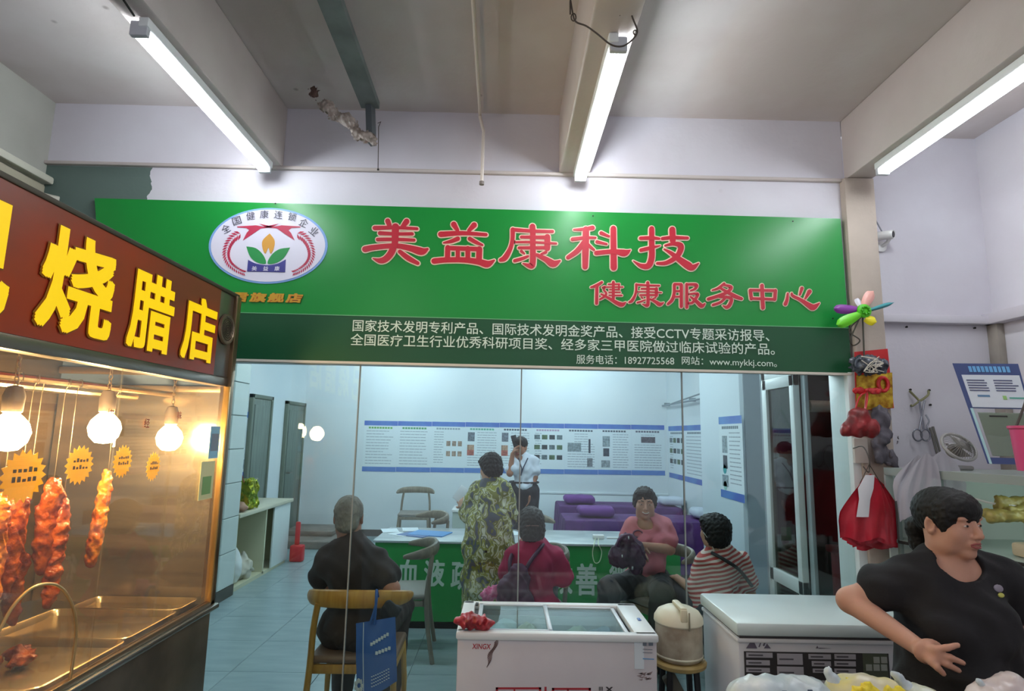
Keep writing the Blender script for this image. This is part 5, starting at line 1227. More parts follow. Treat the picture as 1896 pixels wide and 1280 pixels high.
for p in (P1, P1.lerp(P2, .3), P2): MB().rbox((p.x, p.y, .8), (p.x + .018, p.y + .018, zt - .03), .003).build('post', mat('case_post', '#6f7d78', .4), dc)
bar(P1 + Vector((0, 0, 1.172)), P2 + Vector((0, 0, 1.172)), .02, .012, MB()).build('shelf_edge', M_dark, dc)
MB().tube([(2.10, 2.30, 1.447), (2.5, 2.30, 1.447)], .010, 8).build('case_lamp', emit_mat('case_light', '#e6fff6', 10), dc)
MB().tube(catmull([(1.98, 2.62, 1.40), (2.06, 2.55, 1.372), (2.15, 2.5, 1.37), (2.25, 2.45, 1.40)], 5), .005, 6).build('white_cord', M_white, dc)
# food in the case
def food(px, py, z, Y, r, c, label, seed, grp=None, wob=.003):
    p = at(px, py, Y=Y); o = SDF(.015)
    rs = random.Random(seed)
    for k in range(7): o.cone((p.x - r[0] * .9, Y + rs.uniform(-.5, .5) * r[1], max(p.z, z + r[2] * .6) + rs.uniform(-.5, .4) * r[2]), (p.x + r[0], Y + rs.uniform(-.5, .5) * r[1], max(p.z, z + r[2] * .6) + rs.uniform(-.4, .5) * r[2]), .014, .016)
    o = o.build('food_bag', mat('food' + c, c, .4, var=.35, vs=25, bump=.5, bs=30), None, h=.006, wob=wob, wl=.04, seed=seed); props(o, label, 'food', grp); return o
food(1862, 958, 1.18, 2.50, (.07, .06, .05), '#b9a85e', 'yellow green packed noodles in the display case, left heap', 51, 'noodle packs in the display case')
food(1885, 935, 1.18, 2.52, (.07, .06, .06), '#a99a52', 'yellow green packed noodles in the display case, upper right heap', 52, 'noodle packs in the display case')
t = thing('wrapped_box', 'cream food box in a knotted clear bag on the display case shelf', 'box', (2.12, 2.4, 1.18))
MB().rbox((2.03, 2.30, 1.181), (2.22, 2.45, 1.235), .012).build('box', mat('cream_box', '#d9c9ac', .5), t)
SDF(.02).ell((2.10, 2.36, 1.255), (.06, .05, .03)).ell((2.17, 2.35, 1.25), (.05, .05, .03)).build('bag_film', mat('clear_film', '#d8e6e4', .25, c2='#a9bdba', vs=20, bump=.8, bs=25), t, h=.006, wob=.01, wl=.03)
for x in (2.085, 2.155): MB().tube(catmull([(x - .025, 2.33, 1.26), (x - .015, 2.32, 1.30), (x + .01, 2.32, 1.31), (x + .03, 2.33, 1.265)], 5), .007, 6).build('bag_handle', mat('clear_film2', '#dfe9e8', .3), t)
# electric fan head lying against the wall
fc = at(1775, 828, Y=2.72)
t = thing('desk_fan', 'small round grey fan leaning on top of the display case', 'fan', (fc.x, 2.72, zt))
ax = Vector((.05, -.75, .55)).normalized(); u_, w2 = frame(ax); R_ = .072
MB().tube([fc + (u_ * math.cos(a_) + w2 * math.sin(a_)) * R_ for a_ in [2 * math.pi * k / 36 for k in range(37)]], .007, 8, cap=False).build('guard_rim', mat('fan_grey', '#a19f9c', .4), t)
m = MB()
for k in range(36):
    a_ = 2 * math.pi * k / 36; m.tube([fc + ax * .028 + (u_ * math.cos(a_) + w2 * math.sin(a_)) * .015, fc + ax * .022 + (u_ * math.cos(a_) + w2 * math.sin(a_)) * .05, fc + (u_ * math.cos(a_) + w2 * math.sin(a_)) * R_], .0012, 4)
m.build('guard_wires', mat('fan_wire', '#8e8b86', .4, .4), t)
for k in range(4):
    a_ = k * math.pi / 2; c_ = fc + (u_ * math.cos(a_) + w2 * math.sin(a_)) * .036
    MB().add([fc + (u_ * math.cos(a_ + s_) + w2 * math.sin(a_ + s_)) * r_ + ax * h_ for s_, r_, h_ in ((-.2, .012, 0), (-.5, .06, -.006), (.35, .062, .01), (.2, .012, .006))], [(0, 1, 2, 3)]).build('blade', mat('fan_blade', '#6a6560', .5), t)
MB().lathe([(0, .03), (.014, .028), (.016, .0), (.03, -.02), (.03, -.05), (0, -.06)], fc, ax, 18).build('hub', mat('fan_hub', '#7d7a76', .5), t)
MB().rbox((fc.x - .05, 2.70, zt), (fc.x + .05, 2.78, zt + .02), .008).build('base', mat('fan_grey', '#a19f9c', .4), t)
# leaning price board
t = thing('price_board', 'blue framed white notice board leaning over a clear box on the case', 'board', (2.2, 2.5, zt))
c_ = [at(1765, 673, Y=2.55), at(1885, 674, Y=2.40), None, at(1830, 859, Y=2.46)]
np_ = (c_[1] - c_[0]).cross(c_[3] - c_[0]); r_ = ray(1938, 862); c_[2] = Vector((0, 0, EYE)) + r_ * ((c_[0] - Vector((0, 0, EYE))).dot(np_) / r_.dot(np_))
def quad3(cs, s0, s1, t0, t1, off, th=.002):
    """sub rectangle of the bilinear quad"""
    f_ = lambda u, v: (cs[0].lerp(cs[1], u)).lerp(cs[3].lerp(cs[2], u), v)
    n_ = (cs[1] - cs[0]).cross(cs[3] - cs[0]).normalized()
    if n_.y > 0: n_ = -n_
    a = [f_(u, v) + n_ * off for u, v in ((s0, t0), (s1, t0), (s1, t1), (s0, t1))]; b = [p - n_ * th for p in a]
    return MB().add(a + b, [(0, 1, 2, 3), (7, 6, 5, 4), (0, 4, 5, 1), (1, 5, 6, 2), (2, 6, 7, 3), (3, 7, 4, 0)])
M_nb = mat('board_navy', '#2f3f73', .4)
quad3(c_, 0, 1, 0, .46, 0, .006).build('board', M_nb, t, smooth=None)
quad3(c_, .07, .97, .12, .45, .002).build('white_field', mat('board_white', '#c9cfda', .45), t, smooth=None)
f2q = lambda u, v: (c_[0].lerp(c_[1], u)).lerp(c_[3].lerp(c_[2], u), v)
for q4 in ((0, .07, .46, 1), (.07, 1, .94, 1), (.93, 1, .46, .94)): quad3(c_, *q4, 0, .006).build('frame_strip', M_nb if q4[0] else mat('strip_teal', '#a9cdd2', .4), t, smooth=None)
quad3(c_, -.015, .02, 0, 1, .001, .008).build('edge_strip', M_nb, t, smooth=None)
for i in range(10): quad3(c_, .22 + i * .065, .27 + i * .065, .03, .09, .003).build('heading_print', mat('board_cyan', '#5f9cd0', .5), t, smooth=None)
m = MB(); rs = random.Random(3)
for s0, s1 in ((.12, .48), (.55, .93)):
    for v in range(5):
        q_ = quad3(c_, s0, s0 + (s1 - s0) * rs.uniform(.75, 1), .17 + v * .026, .182 + v * .026, .0035); m.add(q_.v, q_.f)
m.build('text_print', mat('board_ink', '#4b4f70', .5), t, smooth=None)
quad3(c_, .22, .42, .325, .345, .0035).build('blue_button', mat('btn', '#55789c', .5), t, smooth=None)
quad3(c_, .62, .68, .33, .37, .0035).build('green_logo', mat('glogo', '#8cb86c', .5), t, smooth=None)
quad3(c_, .72, .98, .345, .36, .0035).build('teal_text', mat('tealtx', '#4a9a8a', .5), t, smooth=None)
quad3(c_, .12, .92, .50, .92, -.02, .01).build('clear_box_back', mat('box_back', '#8d9688', .3, var=.3, vs=5), t, smooth=None)
quad3(c_, .12, .92, .50, .92, .003).build('clear_cover', glass_mat('cover_glass', '#e4ece4', 1.5, haze=.08), t, smooth=None)
quad3(c_, .30, .60, .53, .545, .004).build('slot', M_dark, t, smooth=None)
# pink basket hanging at the right edge
p = at(1886, 820, Y=2.05)
t = thing('pink_basket', 'pink plastic basket hanging at the right edge above the display case', 'basket', (p.x + .05, 2.05, p.z - .08))
MB().lathe([(.0, -.095), (.062, -.095), (.072, .045), (.078, .05), (.078, .058), (.07, .058), (.06, -.085), (0, -.085)], (p.x + .065, 2.05, p.z), (0, 0, 1), 24).build('bucket', mat('hot_pink', '#d8487c', .35), t)
MB().tube(catmull([(p.x - .005, 2.05, p.z + .05), (p.x + .03, 2.05, p.z + .12), (p.x + .065, 2.05, p.z + .19), (p.x + .10, 2.05, p.z + .12), (p.x + .14, 2.05, p.z + .05)], 5), .004, 6).build('handle', M_wire, t)
# wooden frame of a grille at the right edge, on the right wall
t = thing('wall_fan', 'dark framed wall fan cut by the right edge of the photo, under the ledge', 'fan', (2.5, 2.5, 2.1))
MB().rbox((2.55, 2.30, 1.80), (2.64, 2.86, 2.22), .02).build('housing', mat('dark_olive', '#55503c', .5, var=.3), t)
MB().tube([(2.54, 2.58 + .2 * math.cos(a_), 2.02 + .17 * math.sin(a_)) for a_ in [k * math.pi / 16 for k in range(33)]], .010, 8, cap=False).build('guard_ring', mat('dark_bronze', '#3f3628', .4, .4), t)
# counter in front with bags of food
ct = thing('vendor_counter', 'stainless counter in front of the vendor at the bottom right', 'counter', (1.4, 1.5, 0))
MB().rbox((.62, 1.30, .86), (2.3, 1.74, .895), .008).build('counter_top', M_steel, ct)
MB().rbox((.66, 1.33, .04), (2.26, 1.71, .86), .006).build('body', mat('steel_plain', '#9c9a98', .35, .8), ct)
def cbag(name, pts, c, c2, label, seed, wob=.0025):
    s = SDF(.03)
    for (px, py, rx, ry, rz) in pts: p = at(px, py, Y=1.60); s.ell((p.x, 1.60, max(p.z, .895 + rz)), (rx, ry, rz))
    o = s.build(name, mat('cb%d' % seed, c, .3, c2=c2, vs=14, bump=.35, bs=14), None, h=.006, wob=wob, wl=.05, seed=seed); props(o, label, 'food bag', 'plastic food bags on the vendor counter'); return o
def cz(px, py): return at(px, py, Y=1.60)
def bag2(pxs, c, c2, label, seed, h0=None):
    return cbag('food_bag', pxs, c, c2, label, seed)
b1 = bag2([(1375, 1297, .045, .05, .042), (1410, 1289, .055, .06, .045), (1460, 1289, .06, .06, .045), (1505, 1294, .05, .06, .045)], '#dfe3e0', '#b9c4c8', 'pale printed food bag at the left end of the vendor counter', 61)
b2 = bag2([(1560, 1290, .05, .05, .045), (1600, 1288, .055, .05, .05), (1640, 1292, .05, .05, .045)], '#e0d28a', '#d9cfb4', 'yellowish bag of food in the middle of the vendor counter', 62)
b3 = bag2([(1690, 1300, .04, .05, .04), (1720, 1305, .05, .05, .035)], '#d9d4a2', '#cfd2c4', 'pale yellow bag in front of the vendor', 63)
b4 = bag2([(1830, 1300, .05, .05, .045), (1875, 1290, .05, .05, .055)], '#dccfc9', '#c9b8b4', 'pale pink bag at the right end of the vendor counter', 64)
M_film = mat('white_film2', '#d5dde0', .25, c2='#b4bfc4', vs=20, bump=.5, bs=25)
def ear(px0, py0, px1, py1, r, par):
    a, b = cz(px0, py0), cz(px1, py1); a.z = min(a.z, .99)
    SDF(.02).cone(a, b, r * 1.6, r * .6).build('knot_ear', M_film, par, h=.005, wob=.003, wl=.03)
ear(1560, 1275, 1533, 1243, .016, b2); ear(1690, 1285, 1655, 1248, .014, b3); ear(1850, 1300, 1812, 1262, .014, b4)
a = cz(1590, 1262); o = SDF(.02).ell((a.x, 1.585, a.z - .01), (.05, .04, .018)).ell((a.x + .06, 1.585, a.z - .018), (.045, .035, .016)).build('yellow_food', mat('bright_yellow', '#ecd232', .45, bump=.4), b2, h=.005, wob=.005, wl=.03)
o['label'] = 'bright yellow food showing through the film'
m = MB(); rs = random.Random(5)
for px, py in ((1395, 1262), (1425, 1258), (1470, 1256)):
    p = cz(px, py); 
    for k in range(4): m.rbox((p.x + .006 * k, 1.530 + .002 * k, p.z - .016 * k - .01), (p.x + .006 * k + .012, 1.533 + .002 * k, p.z - .016 * k), .001, 1)
m.build('print_mark', mat('print_slate', '#4a5668', .6), b1, smooth=None)
# ================================================================== PEOPLE
def V3(*a): return Vector(a)
def fr(fwd, up=(0, 0, 1)):
    f = Vector(fwd).normalized(); u = Vector(up); r = f.cross(u).normalized(); u = r.cross(f).normalized()
    return Matrix((r, f, u)).transposed()          # columns right, forward, up
M_hair = mat('hair_black', '#0e0b09', .6, bump=.22, bs=110, stretch=(1, 1, .15), spec=.35)
M_grey = mat('hair_grey', '#948e84', .7, c2='#6a645c', vs=16, bump=.3, bs=90)
def skin(name, c): return mat(name, c, .55, var=.10, vs=9, sss=.12, bump=.03, bs=60)
def head_prims(s, c, R, z=1., full=True):
    """bare head with face; c = centre between the ears, z = size"""
    c = Vector(c)
    def L(x, y, q): return c + R @ Vector((x, y, q)) * z
    def E(x, y, q, rx, ry, rz, k=.02, op=1, T=None): s.ell(L(x, y, q), (rx * z, ry * z, rz * z), R if T is None else R @ T, k=k, op=op)
    E(0, -.012, .030, .075, .094, .088); E(0, .02, -.035, .060, .068, .075, .03)
    E(0, .062, -.098, .024, .022, .018, .03)                      # chin
    for q in (-1, 1):
        E(q * .040, .050, -.028, .030, .032, .034, .025)           # cheek
        E(q * .052, .010, -.075, .020, .040, .028, .03)            # jaw
        E(q * .032, .076, .026, .026, .015, .010, .015)            # brow
        E(q * .078, -.012, -.008, .010, .020, .034, .008)          # ear
        E(q * .083, -.006, -.008, .006, .010, .018, .004, -1)
    if full:
        for q in (-1, 1): E(q * .032, .094, .004, .017, .014, .011, .010, -1)
        for q in (-1, 1): E(q * .032, .077, .003, .016, .0125, .0105, .004)   # lids
        s.cone(L(0, .086, .010), L(0, .108, -.030), .008 * z, .012 * z, k=.012)
        for q in (-1, 1): E(q * .012, .096, -.036, .009, .010, .007, .008)
        E(0, .083, -.062, .026, .011, .014, .015)                   # mouth mound
        E(0, .099, -.0625, .022, .006, .0018, .003, -1)             # lip line
        E(0, .093, -.055, .019, .007, .0055, .005); E(0, .092, -.070, .016, .007, .006, .005)
    return L
def face_parts(par, L, R, z=1., smile=False, eyes=True, brow=True, lipc='#a3544c'):
    Rm = R
    if eyes:
        for q in (-1, 1):
            m = SDF(0.002).ell(L(q * .032, .0835, .002), (.0120 * z, .0068 * z, .0040 * z * (.7 if smile else 1)), R); m.build('eye_white', mat('eye_white', '#d8cfc8', .2), par, h=.0016 * z)
            m = SDF(0.002).ell(L(q * .032, .0885, .002), (.0060 * z, .0028 * z, .0042 * z * (.7 if smile else 1)), R); m.build('iris', mat('iris_dark', '#1c120e', .15), par, h=.0012 * z)
    if brow:
        for q in (-1, 1): MB().tube([L(q * .014, .0915, .026), L(q * .032, .090, .031), L(q * .052, .076, .026)], [.0028 * z, .0038 * z, .002 * z], 6).build('eyebrow', M_hair, par, 180)
    if smile:
        MB().tube(catmull([L(-.026, .084, -.056), L(-.013, .0945, -.063), L(0, .098, -.065), L(.013, .0945, -.063), L(.026, .084, -.056)], 4), [.001 * z] + [.0045 * z] * 15 + [.001 * z], 8).build('teeth', mat('teeth', '#e2d8cc', .3), par, 180)
        MB().tube(catmull([L(-.028, .082, -.054), L(-.014, .094, -.071), L(0, .0975, -.074), L(.014, .094, -.071), L(.028, .082, -.054)], 4), .0035 * z, 8).build('lips', mat('lips' + lipc, lipc, .4), par, 180)
    else:
        MB().tube(catmull([L(-.024, .086, -.0625), L(-.012, .0975, -.057), L(0, .1005, -.0575), L(.012, .0975, -.057), L(.024, .086, -.0625)], 4), [.0012 * z] + [.0036 * z] * 15 + [.0012 * z], 8).build('lips', mat('lips' + lipc, lipc, .4), par, 180)
        MB().tube(catmull([L(-.022, .086, -.0635), L(-.011, .0965, -.069), L(0, .0985, -.070), L(.011, .0965, -.069), L(.022, .086, -.0635)], 4), [.001 * z] + [.0042 * z] * 15 + [.001 * z], 8).build('lips', mat('lips' + lipc, lipc, .4), par, 180)
def hand(s, w_, d, n, side=1, curl=.5, z=1., spread=.12):
    """w_ wrist, d pointing direction, n palm normal, side = +1 thumb along dxn"""
    d = Vector(d).normalized(); n = Vector(n); n = (n - d * n.dot(d)).normalized(); a = d.cross(n) * side; w_ = Vector(w_)
    Rm = Matrix((a, n, d)).transposed()
    s.ell(w_ + d * .045 * z, (.040 * z, .017 * z, .052 * z), Rm, k=.012)
    for i, (ln, of) in enumerate(((.064, .030), (.073, .010), (.067, -.010), (.052, -.029))):
        b = w_ + (d * .082 + a * of) * z; dr = (d + a * spread * (1.5 - i) * .5).normalized()
        m1 = b + (dr * math.cos(curl * .6) + n * math.sin(curl * .6)) * ln * .5 * z
        m2 = m1 + (dr * math.cos(curl * 1.6) + n * math.sin(curl * 1.6)) * ln * .5 * z
        s.cone(b, m1, .0092 * z, .0085 * z, k=.004); s.cone(m1, m2, .0085 * z, .0070 * z, k=.004)
    b = w_ + (d * .025 + a * .028) * z; m1 = b + (a * .8 + d * .7 + n * .3).normalized() * .038 * z; m2 = m1 + (a * .3 + d * .9 + n * .4).normalized() * .03 * z
    s.cone(b, m1, .012 * z, .010 * z, k=.008); s.cone(m1, m2, .0098 * z, .0078 * z, k=.004)
def torso(s, J, e=0., g=1., fw_=None, bust=0., upto=1., k=.05, belly=0.):
    N, Pv = Vector(J['neck']), Vector(J['pelvis']); A_, B_ = Vector(J['shL']), Vector(J['shR'])
    up = (N - Pv).normalized(); r = (B_ - A_); sw = r.length; r = r.normalized(); f = up.cross(r).normalized()
    if fw_ is not None and f.dot(Vector(fw_)) < 0: f = -f
    R = Matrix((r, f, up)).transposed(); P = lambda t, x=0, y=0: Pv.lerp(N, t) + r * x + f * y
    s.cone(A_.lerp(B_, .08) - up * .012, A_.lerp(B_, .92) - up * .012, .046 * g + e * .8, .046 * g + e * .8, k=k)
    e2 = e + (.009 if e else 0)
    s.cone(P(.97), A_.lerp(B_, .16), .048 + e2, .046 + e2, k=k); s.cone(P(.97), A_.lerp(B_, .84), .048 + e2, .046 + e2, k=k)
    L_ = (N - Pv).length
    s.ell(P(.70), (sw * .44 + e, .112 * g + e, L_ * .30), R, k=k); s.ell(P(.42, 0, belly * .3), (sw * .40 * (.9 + .1 * g) + e, .105 * g + e, L_ * .30), R, k=k)
    s.ell(P(.10), (sw * .45 + e, .122 * g + e, L_ * .24), R, k=k)
    if belly: s.ell(P(.34, 0, .05), (sw * .34 + e, .10 * g + e + belly, L_ * .24), R, k=k)
    if bust:
        for q in (-1, 1): s.ell(P(.62, q * sw * .19, .085 * g), (.070 + e, .055 * bust + e, .070 + e), R, k=k)
    return R, P
def body_limbs(s, J, g=1., hands=None, hz=1.):
    for q in 'LR':
        if 'el' + q in J:
            s.cone(J['sh' + q], J['el' + q], .047 * g, .038 * g, k=.03); s.cone(J['el' + q], J['wr' + q], .040 * g, .025 * hz, k=.015)
        if 'kn' + q in J:
            s.cone(J['hip' + q], J['kn' + q], .080 * g, .055 * g, k=.03); s.cone(J['kn' + q], J['an' + q], .056 * g, .036, k=.02)
            t_ = Vector(J['to' + q]) if 'to' + q in J else None
            if t_ is not None: s.cone(J['an' + q], t_, .036, .028, k=.02)
def sleeve(s, J, q, t0=.5, e=.014, g=1., k=.035, flare=.012):
    a, b = Vector(J['sh' + q]), Vector(J['el' + q]); s.cone(a + (b - a) * .06, a.lerp(b, t0), .043 * g + e * .75, .041 * g + e + flare, k=k)
def trousers(s, J, e=.014, g=1., k=.03, to=1.):
    for q in 'LR':
        s.cone(J['hip' + q], J['kn' + q], .083 * g + e, .060 * g + e, k=k); s.cone(J['kn' + q], Vector(J['kn' + q]).lerp(Vector(J['an' + q]), to), .060 * g + e, .048 + e, k=.02)
def shoe(par, a, b, m, h=.008):
    a, b = Vector(a), Vector(b); s = SDF(.02); s.cone(V3(a.x, a.y, max(a.z - .03, .035)), V3(b.x, b.y, .032), .036, .033).build('shoe', m, par, h=h, cut=lambda X, Y, Z: 0.003 - Z + 0 * X + 0 * Y)

# ---- vendor in black T-shirt (front right)
R = fr((.30, -.95, -.02)); Z0 = at(1757, 962, Y=1.95)
t = thing('person', 'woman vendor in a black T-shirt with hand on hip looking to the right', 'person', (1.42, 1.95, 0))
c = V3(1.428, 1.955, 1.368); HZ = .885
J = dict(neck=V3(1.428, 1.985, 1.235), pelvis=V3(1.40, 1.98, .78), shL=at(1680, 1070, Y=1.985), shR=at(1852, 1066, Y=1.99),
         elL=at(1574, 1112, Y=2.05), wrL=at(1702, 1200, Y=1.845), elR=at(1893, 1165, Y=2.02), wrR=V3(1.63, 1.86, .92),
         hipL=V3(1.32, 1.99, .80), hipR=V3(1.48, 1.99, .80), knL=V3(1.32, 1.98, .43), knR=V3(1.49, 1.98, .43), anL=V3(1.32, 2.0, .07), anR=V3(1.50, 2.0, .07), toL=V3(1.31, 1.88, .035), toR=V3(1.52, 1.88, .035))
s = SDF(.03); L = head_prims(s, c, R, HZ)
s.cone(V3(1.425, 1.975, 1.21), c + R @ V3(0, -.02, -.05), .056, .050, k=.025)
torso(s, J, g=1.0); body_limbs(s, J, 1.0)
w_ = J['wrL']
kn = [at(x, y, Y=1.79) for x, y in ((1732, 1203), (1735, 1213), (1733, 1221), (1725, 1226))]
s.ell((w_ + at(1728, 1214, Y=1.80)) / 2 + V3(.008, 0, 0), (.045, .018, .036), k=.015)
for (a, m_, e_) in ((0, (1753, 1200), (1773, 1195)), (1, (1760, 1218), (1783, 1228)), (2, (1754, 1231), (1775, 1242)), (3, (1736, 1237), (1747, 1248))):
    p = kn[a]; q1 = at(*m_, Y=1.775); q2 = at(*e_, Y=1.772); s.cone(w_.lerp(p, .5), p, .014, .0115, k=.012); s.cone(p, q1, .0105, .0095, k=.005); s.cone(q1, q2, .0095, .0075, k=.003)
s.cone(w_ + V3(.01, .01, .0), w_ + V3(.01, .05, -.012), .012, .010, k=.01); s.cone(w_ + V3(.01, .05, -.012), w_ + V3(.02, .08, -.01), .010, .008, k=.004)
hand(s, J['wrR'], (-.2, -.8, -.4), (0, 0, -1), 1, .6)
M_sk1 = skin('skin_vendor', '#c6927a')
b_ = s.build('body', M_sk1, t, h=.0048)
face_parts(t, L, R, HZ, lipc='#9c4f4a')
s = SDF(.03); Rt, P = torso(s, J, .017, 1.06, bust=1.15, fw_=(0, -1, 0), belly=.03)
sleeve(s, J, 'L', .42, .018, 1.08); sleeve(s, J, 'R', .5, .018, 1.08)
s.cone(V3(1.405, 1.98, .98), V3(1.40, 1.98, .74), .128, .134, k=.05); s.cone(V3(1.46, 1.98, .98), V3(1.46, 1.98, .74), .128, .134, k=.05)
s.ell(c + V3(.0, -.02, -.118), (.070, .10, .058), k=.006, op=-1)
sh = s.build('tshirt', mat('black_jersey', '#141114', .85, bump=.15, bs=30), t, h=.006, wob=.0045, wl=.13, seed=2)
s = SDF(.02); trousers(s, J, .014, 1.05); s.ell((1.42, 1.98, .78), (.15, .12, .11), k=.04); s.build('trousers', mat('dark_trousers', '#24252c', .8), t, h=.01)
for q in 'LR': shoe(t, J['an' + q], J['to' + q], M_dark)
s = SDF(.02); q_ = HZ
HE = lambda x, y, z, r_, k=.02, op=1: s.ell(c + R @ V3(x, y, z) * q_, tuple(v * q_ for v in r_), R, k=k, op=op)
HE(0, -.018, .036, (.086, .107, .090)); HE(0, .040, .058, (.074, .058, .048), .03)
for q in (-1, 1): HE(q * .066, .030, .020, (.018, .026, .050), .02)
HE(0, .135, -.056, (.100, .080, .085), .006, -1)
for q in (-1, 1): HE(q * .095, -.004, -.034, (.032, .030, .042), .008, -1)
HE(0, -.09, -.15, (.10, .08, .07), .02, -1)
for a_, b_2, r0, r1 in (((0, -.100, -.015), (-.02, -.135, -.04), .030, .040), ((-.02, -.135, -.04), (-.03, -.135, -.10), .040, .036), ((-.03, -.135, -.10), (-.02, -.12, -.15), .036, .014)):
    s.cone(c + R @ V3(*a_) * q_, c + R @ V3(*b_2) * q_, r0 * q_, r1 * q_, k=.015)
s.build('hair', M_hair, t, h=.0036, wob=.0012, wl=.014, seed=4)
def hit(o, px, py):
    r = ray(px, py); ok, p, n_, i_ = o.ray_cast(Vector((0, 0, EYE)) - wloc(o), r.normalized()); return (p + wloc(o), n_) if ok else (None, None)
for nm, px, py, w2_, h2_, cc_ in (('print_grey', 1848, 1090, .034, .020, '#8e8590'), ('print_yellow', 1853, 1103, .034, .013, '#b9b552')):
    p, n_ = hit(sh, px, py)
    if p is not None: SDF(0.001).ell(p + n_ * .001, (w2_ * .6, .004, h2_ * .6), fr(-n_)).build('chest_print', mat(nm, cc_, .6), t, h=.0025)

# ---- seated grey haired man, from behind
t = thing('person', 'grey-haired man in a dark shirt seated with his back to the glass', 'person', (-.80, 3.45, 0))
R = fr((-.12, 1, -.05)); c = at(646, 958, Y=3.45)
J = dict(neck=at(648, 1004, Y=3.43), pelvis=V3(-.79, 3.47, .56), shL=at(604, 1034, Y=3.45), shR=at(698, 1034, Y=3.45),
         elL=at(594, 1085, Y=3.62), wrL=V3(-.93, 3.86, .72), elR=at(726, 1090, Y=3.36), wrR=at(700, 1092, Y=3.60),
         hipL=V3(-.90, 3.50, .55), hipR=V3(-.70, 3.50, .55), knL=V3(-.97, 3.92, .55), knR=V3(-.64, 3.92, .55), anL=V3(-.95, 3.86, .09), anR=V3(-.66, 3.80, .09), toL=V3(-.97, 4.02, .04), toR=V3(-.62, 3.96, .04))
s = SDF(.03); L = head_prims(s, c, R, .95); s.cone(J['neck'] - V3(0, 0, .02), c + R @ V3(0, -.02, -.05), .058, .056, k=.02); torso(s, J, g=1.05); body_limbs(s, J, 1.05)
hand(s, J['wrL'], (.5, .8, -.2), (0, 0, -1), -1, .5); hand(s, J['wrR'], (-.7, .6, -.1), (0, 0, -1), 1, .5)
s.build('body', skin('skin_man', '#b9806a'), t, h=.0065); face_parts(t, L, R, .95)
s = SDF(.03); torso(s, J, .016, 1.15, fw_=(0, 1, 0), belly=.03); sleeve(s, J, 'L', .55, .02, 1.15); sleeve(s, J, 'R', .55, .022, 1.15)
s.ell((-.79, 3.47, .58), (.205, .16, .12), k=.05); s.ell(c + V3(0, .02, -.105), (.075, .085, .040), k=.01, op=-1)
s.build('shirt', mat('dark_brown_shirt', '#2b201e', .8, c2='#3a2a24', vs=2.5, bump=.15, bs=25), t, h=.0075, wob=.006, wl=.16, seed=5)
s = SDF(.03); trousers(s, J, .018, 1.08); s.ell((-.80, 3.48, .54), (.20, .17, .10), k=.05); s.build('trousers', mat('brown_trousers', '#31231e', .85), t, h=.009, wob=.004, wl=.12)
for q in 'LR': shoe(t, J['an' + q], J['to' + q], mat('shoe_brown', '#4a3a30', .6))
s = SDF(.02); s.ell(c + R @ V3(0, -.02, .034), (.0795, .098, .088), R, k=.02); s.ell(c + R @ V3(0, -.075, -.035), (.062, .036, .045), R, k=.03)
s.ell(c + R @ V3(0, .12, -.045), (.11, .10, .10), R, k=.01, op=-1)
for q in (-1, 1): s.ell(c + R @ V3(q * .088, .0, -.03), (.026, .034, .045), R, k=.012, op=-1)
s.build('hair', M_grey, t, h=.005, wob=.002, wl=.016)
# blue tote bag
tb = thing('tote_bag', 'blue tote bag with pale lettering hanging from the honey coloured chair', 'bag', at(700, 1260, Y=3.12))
q4 = [at(659, 1155, Y=3.13), at(732, 1143, Y=3.13), at(735, 1262, Y=3.12), at(660, 1300, Y=3.11)]
f_ = lambda u, v: (q4[0].lerp(q4[1], u)).lerp(q4[3].lerp(q4[2], u), v)
rows = [[f_(u / 12, v / 12) + V3(0, -.028 * math.sin(math.pi * u / 12) * min(1, v / 4) + .004 * math.sin(u * 1.3 + v), 0) for u in range(13)] for v in range(13)]
rowb = [[f_(u / 12, v / 12) + V3(0, .03 * math.sin(math.pi * u / 12) * min(1, v / 4) + .004, 0) for u in range(12, -1, -1)] for v in range(13)]
m = MB().sheet(rows).sheet(rowb)
bt = [r_ for r_ in (rows[-1], rowb[-1][::-1])]; m.sheet(bt); m.build('bag_body', mat('tote_blue', '#2f5fae', .6, var=.15, vs=6, bump=.1, bs=20), tb, 180)
def onb(u, v, o_=.004): return f_(u, v) + V3(0, -.028 * math.sin(math.pi * u) * min(1, v * 3) - o_, 0)
MB().tube([onb(.20, k / 8) for k in range(9)], .0022, 5).build('white_seam', mat('tote_white', '#cfd8e6', .6), tb)
for dx_ in (0, .022):
    MB().tube(catmull([onb(.36, .04) + V3(dx_, 0, 0), at(696, 1120, Y=3.12), at(697, 1098, Y=3.15) + V3(0, 0, .012), at(700, 1105, Y=3.22)], 5), .007, 6).build('strap', mat('strap_blue', '#27559c', .6), tb)
m = MB(); rs = random.Random(8)
for k in range(7): m.rbox(onb(.42 + k * .065, .30 - k * .012) + V3(-.006, -.003, -.008), onb(.42 + k * .065, .30 - k * .012) + V3(.006, -.001, .008), .001, 1)
for k in range(5): m.rbox(onb(.55 + k * .075, .44) + V3(-.007, -.003, -.008), onb(.55 + k * .075, .44) + V3(.006, -.001, .008), .001, 1)
for r_ in range(4):
    for k in range(9): m.rbox(onb(.42 + k * .05, .74 + r_ * .045) + V3(-.004, -.003, -.002), onb(.42 + k * .05, .74 + r_ * .045) + V3(.004, -.001, .002), .001, 1)
m.build('print', mat('tote_white', '#cfd8e6', .6), tb, smooth=None)
p = onb(.08, .80, .006); m = MB()
for k in range(7):
    a_ = k * .9; m.ball(p + V3(.016 * math.cos(a_), 0, .022 * math.sin(a_)), (.009, .003, .012), 8)
m.build('flower_print', mat('tote_flower', '#c9ccd0', .6), tb)
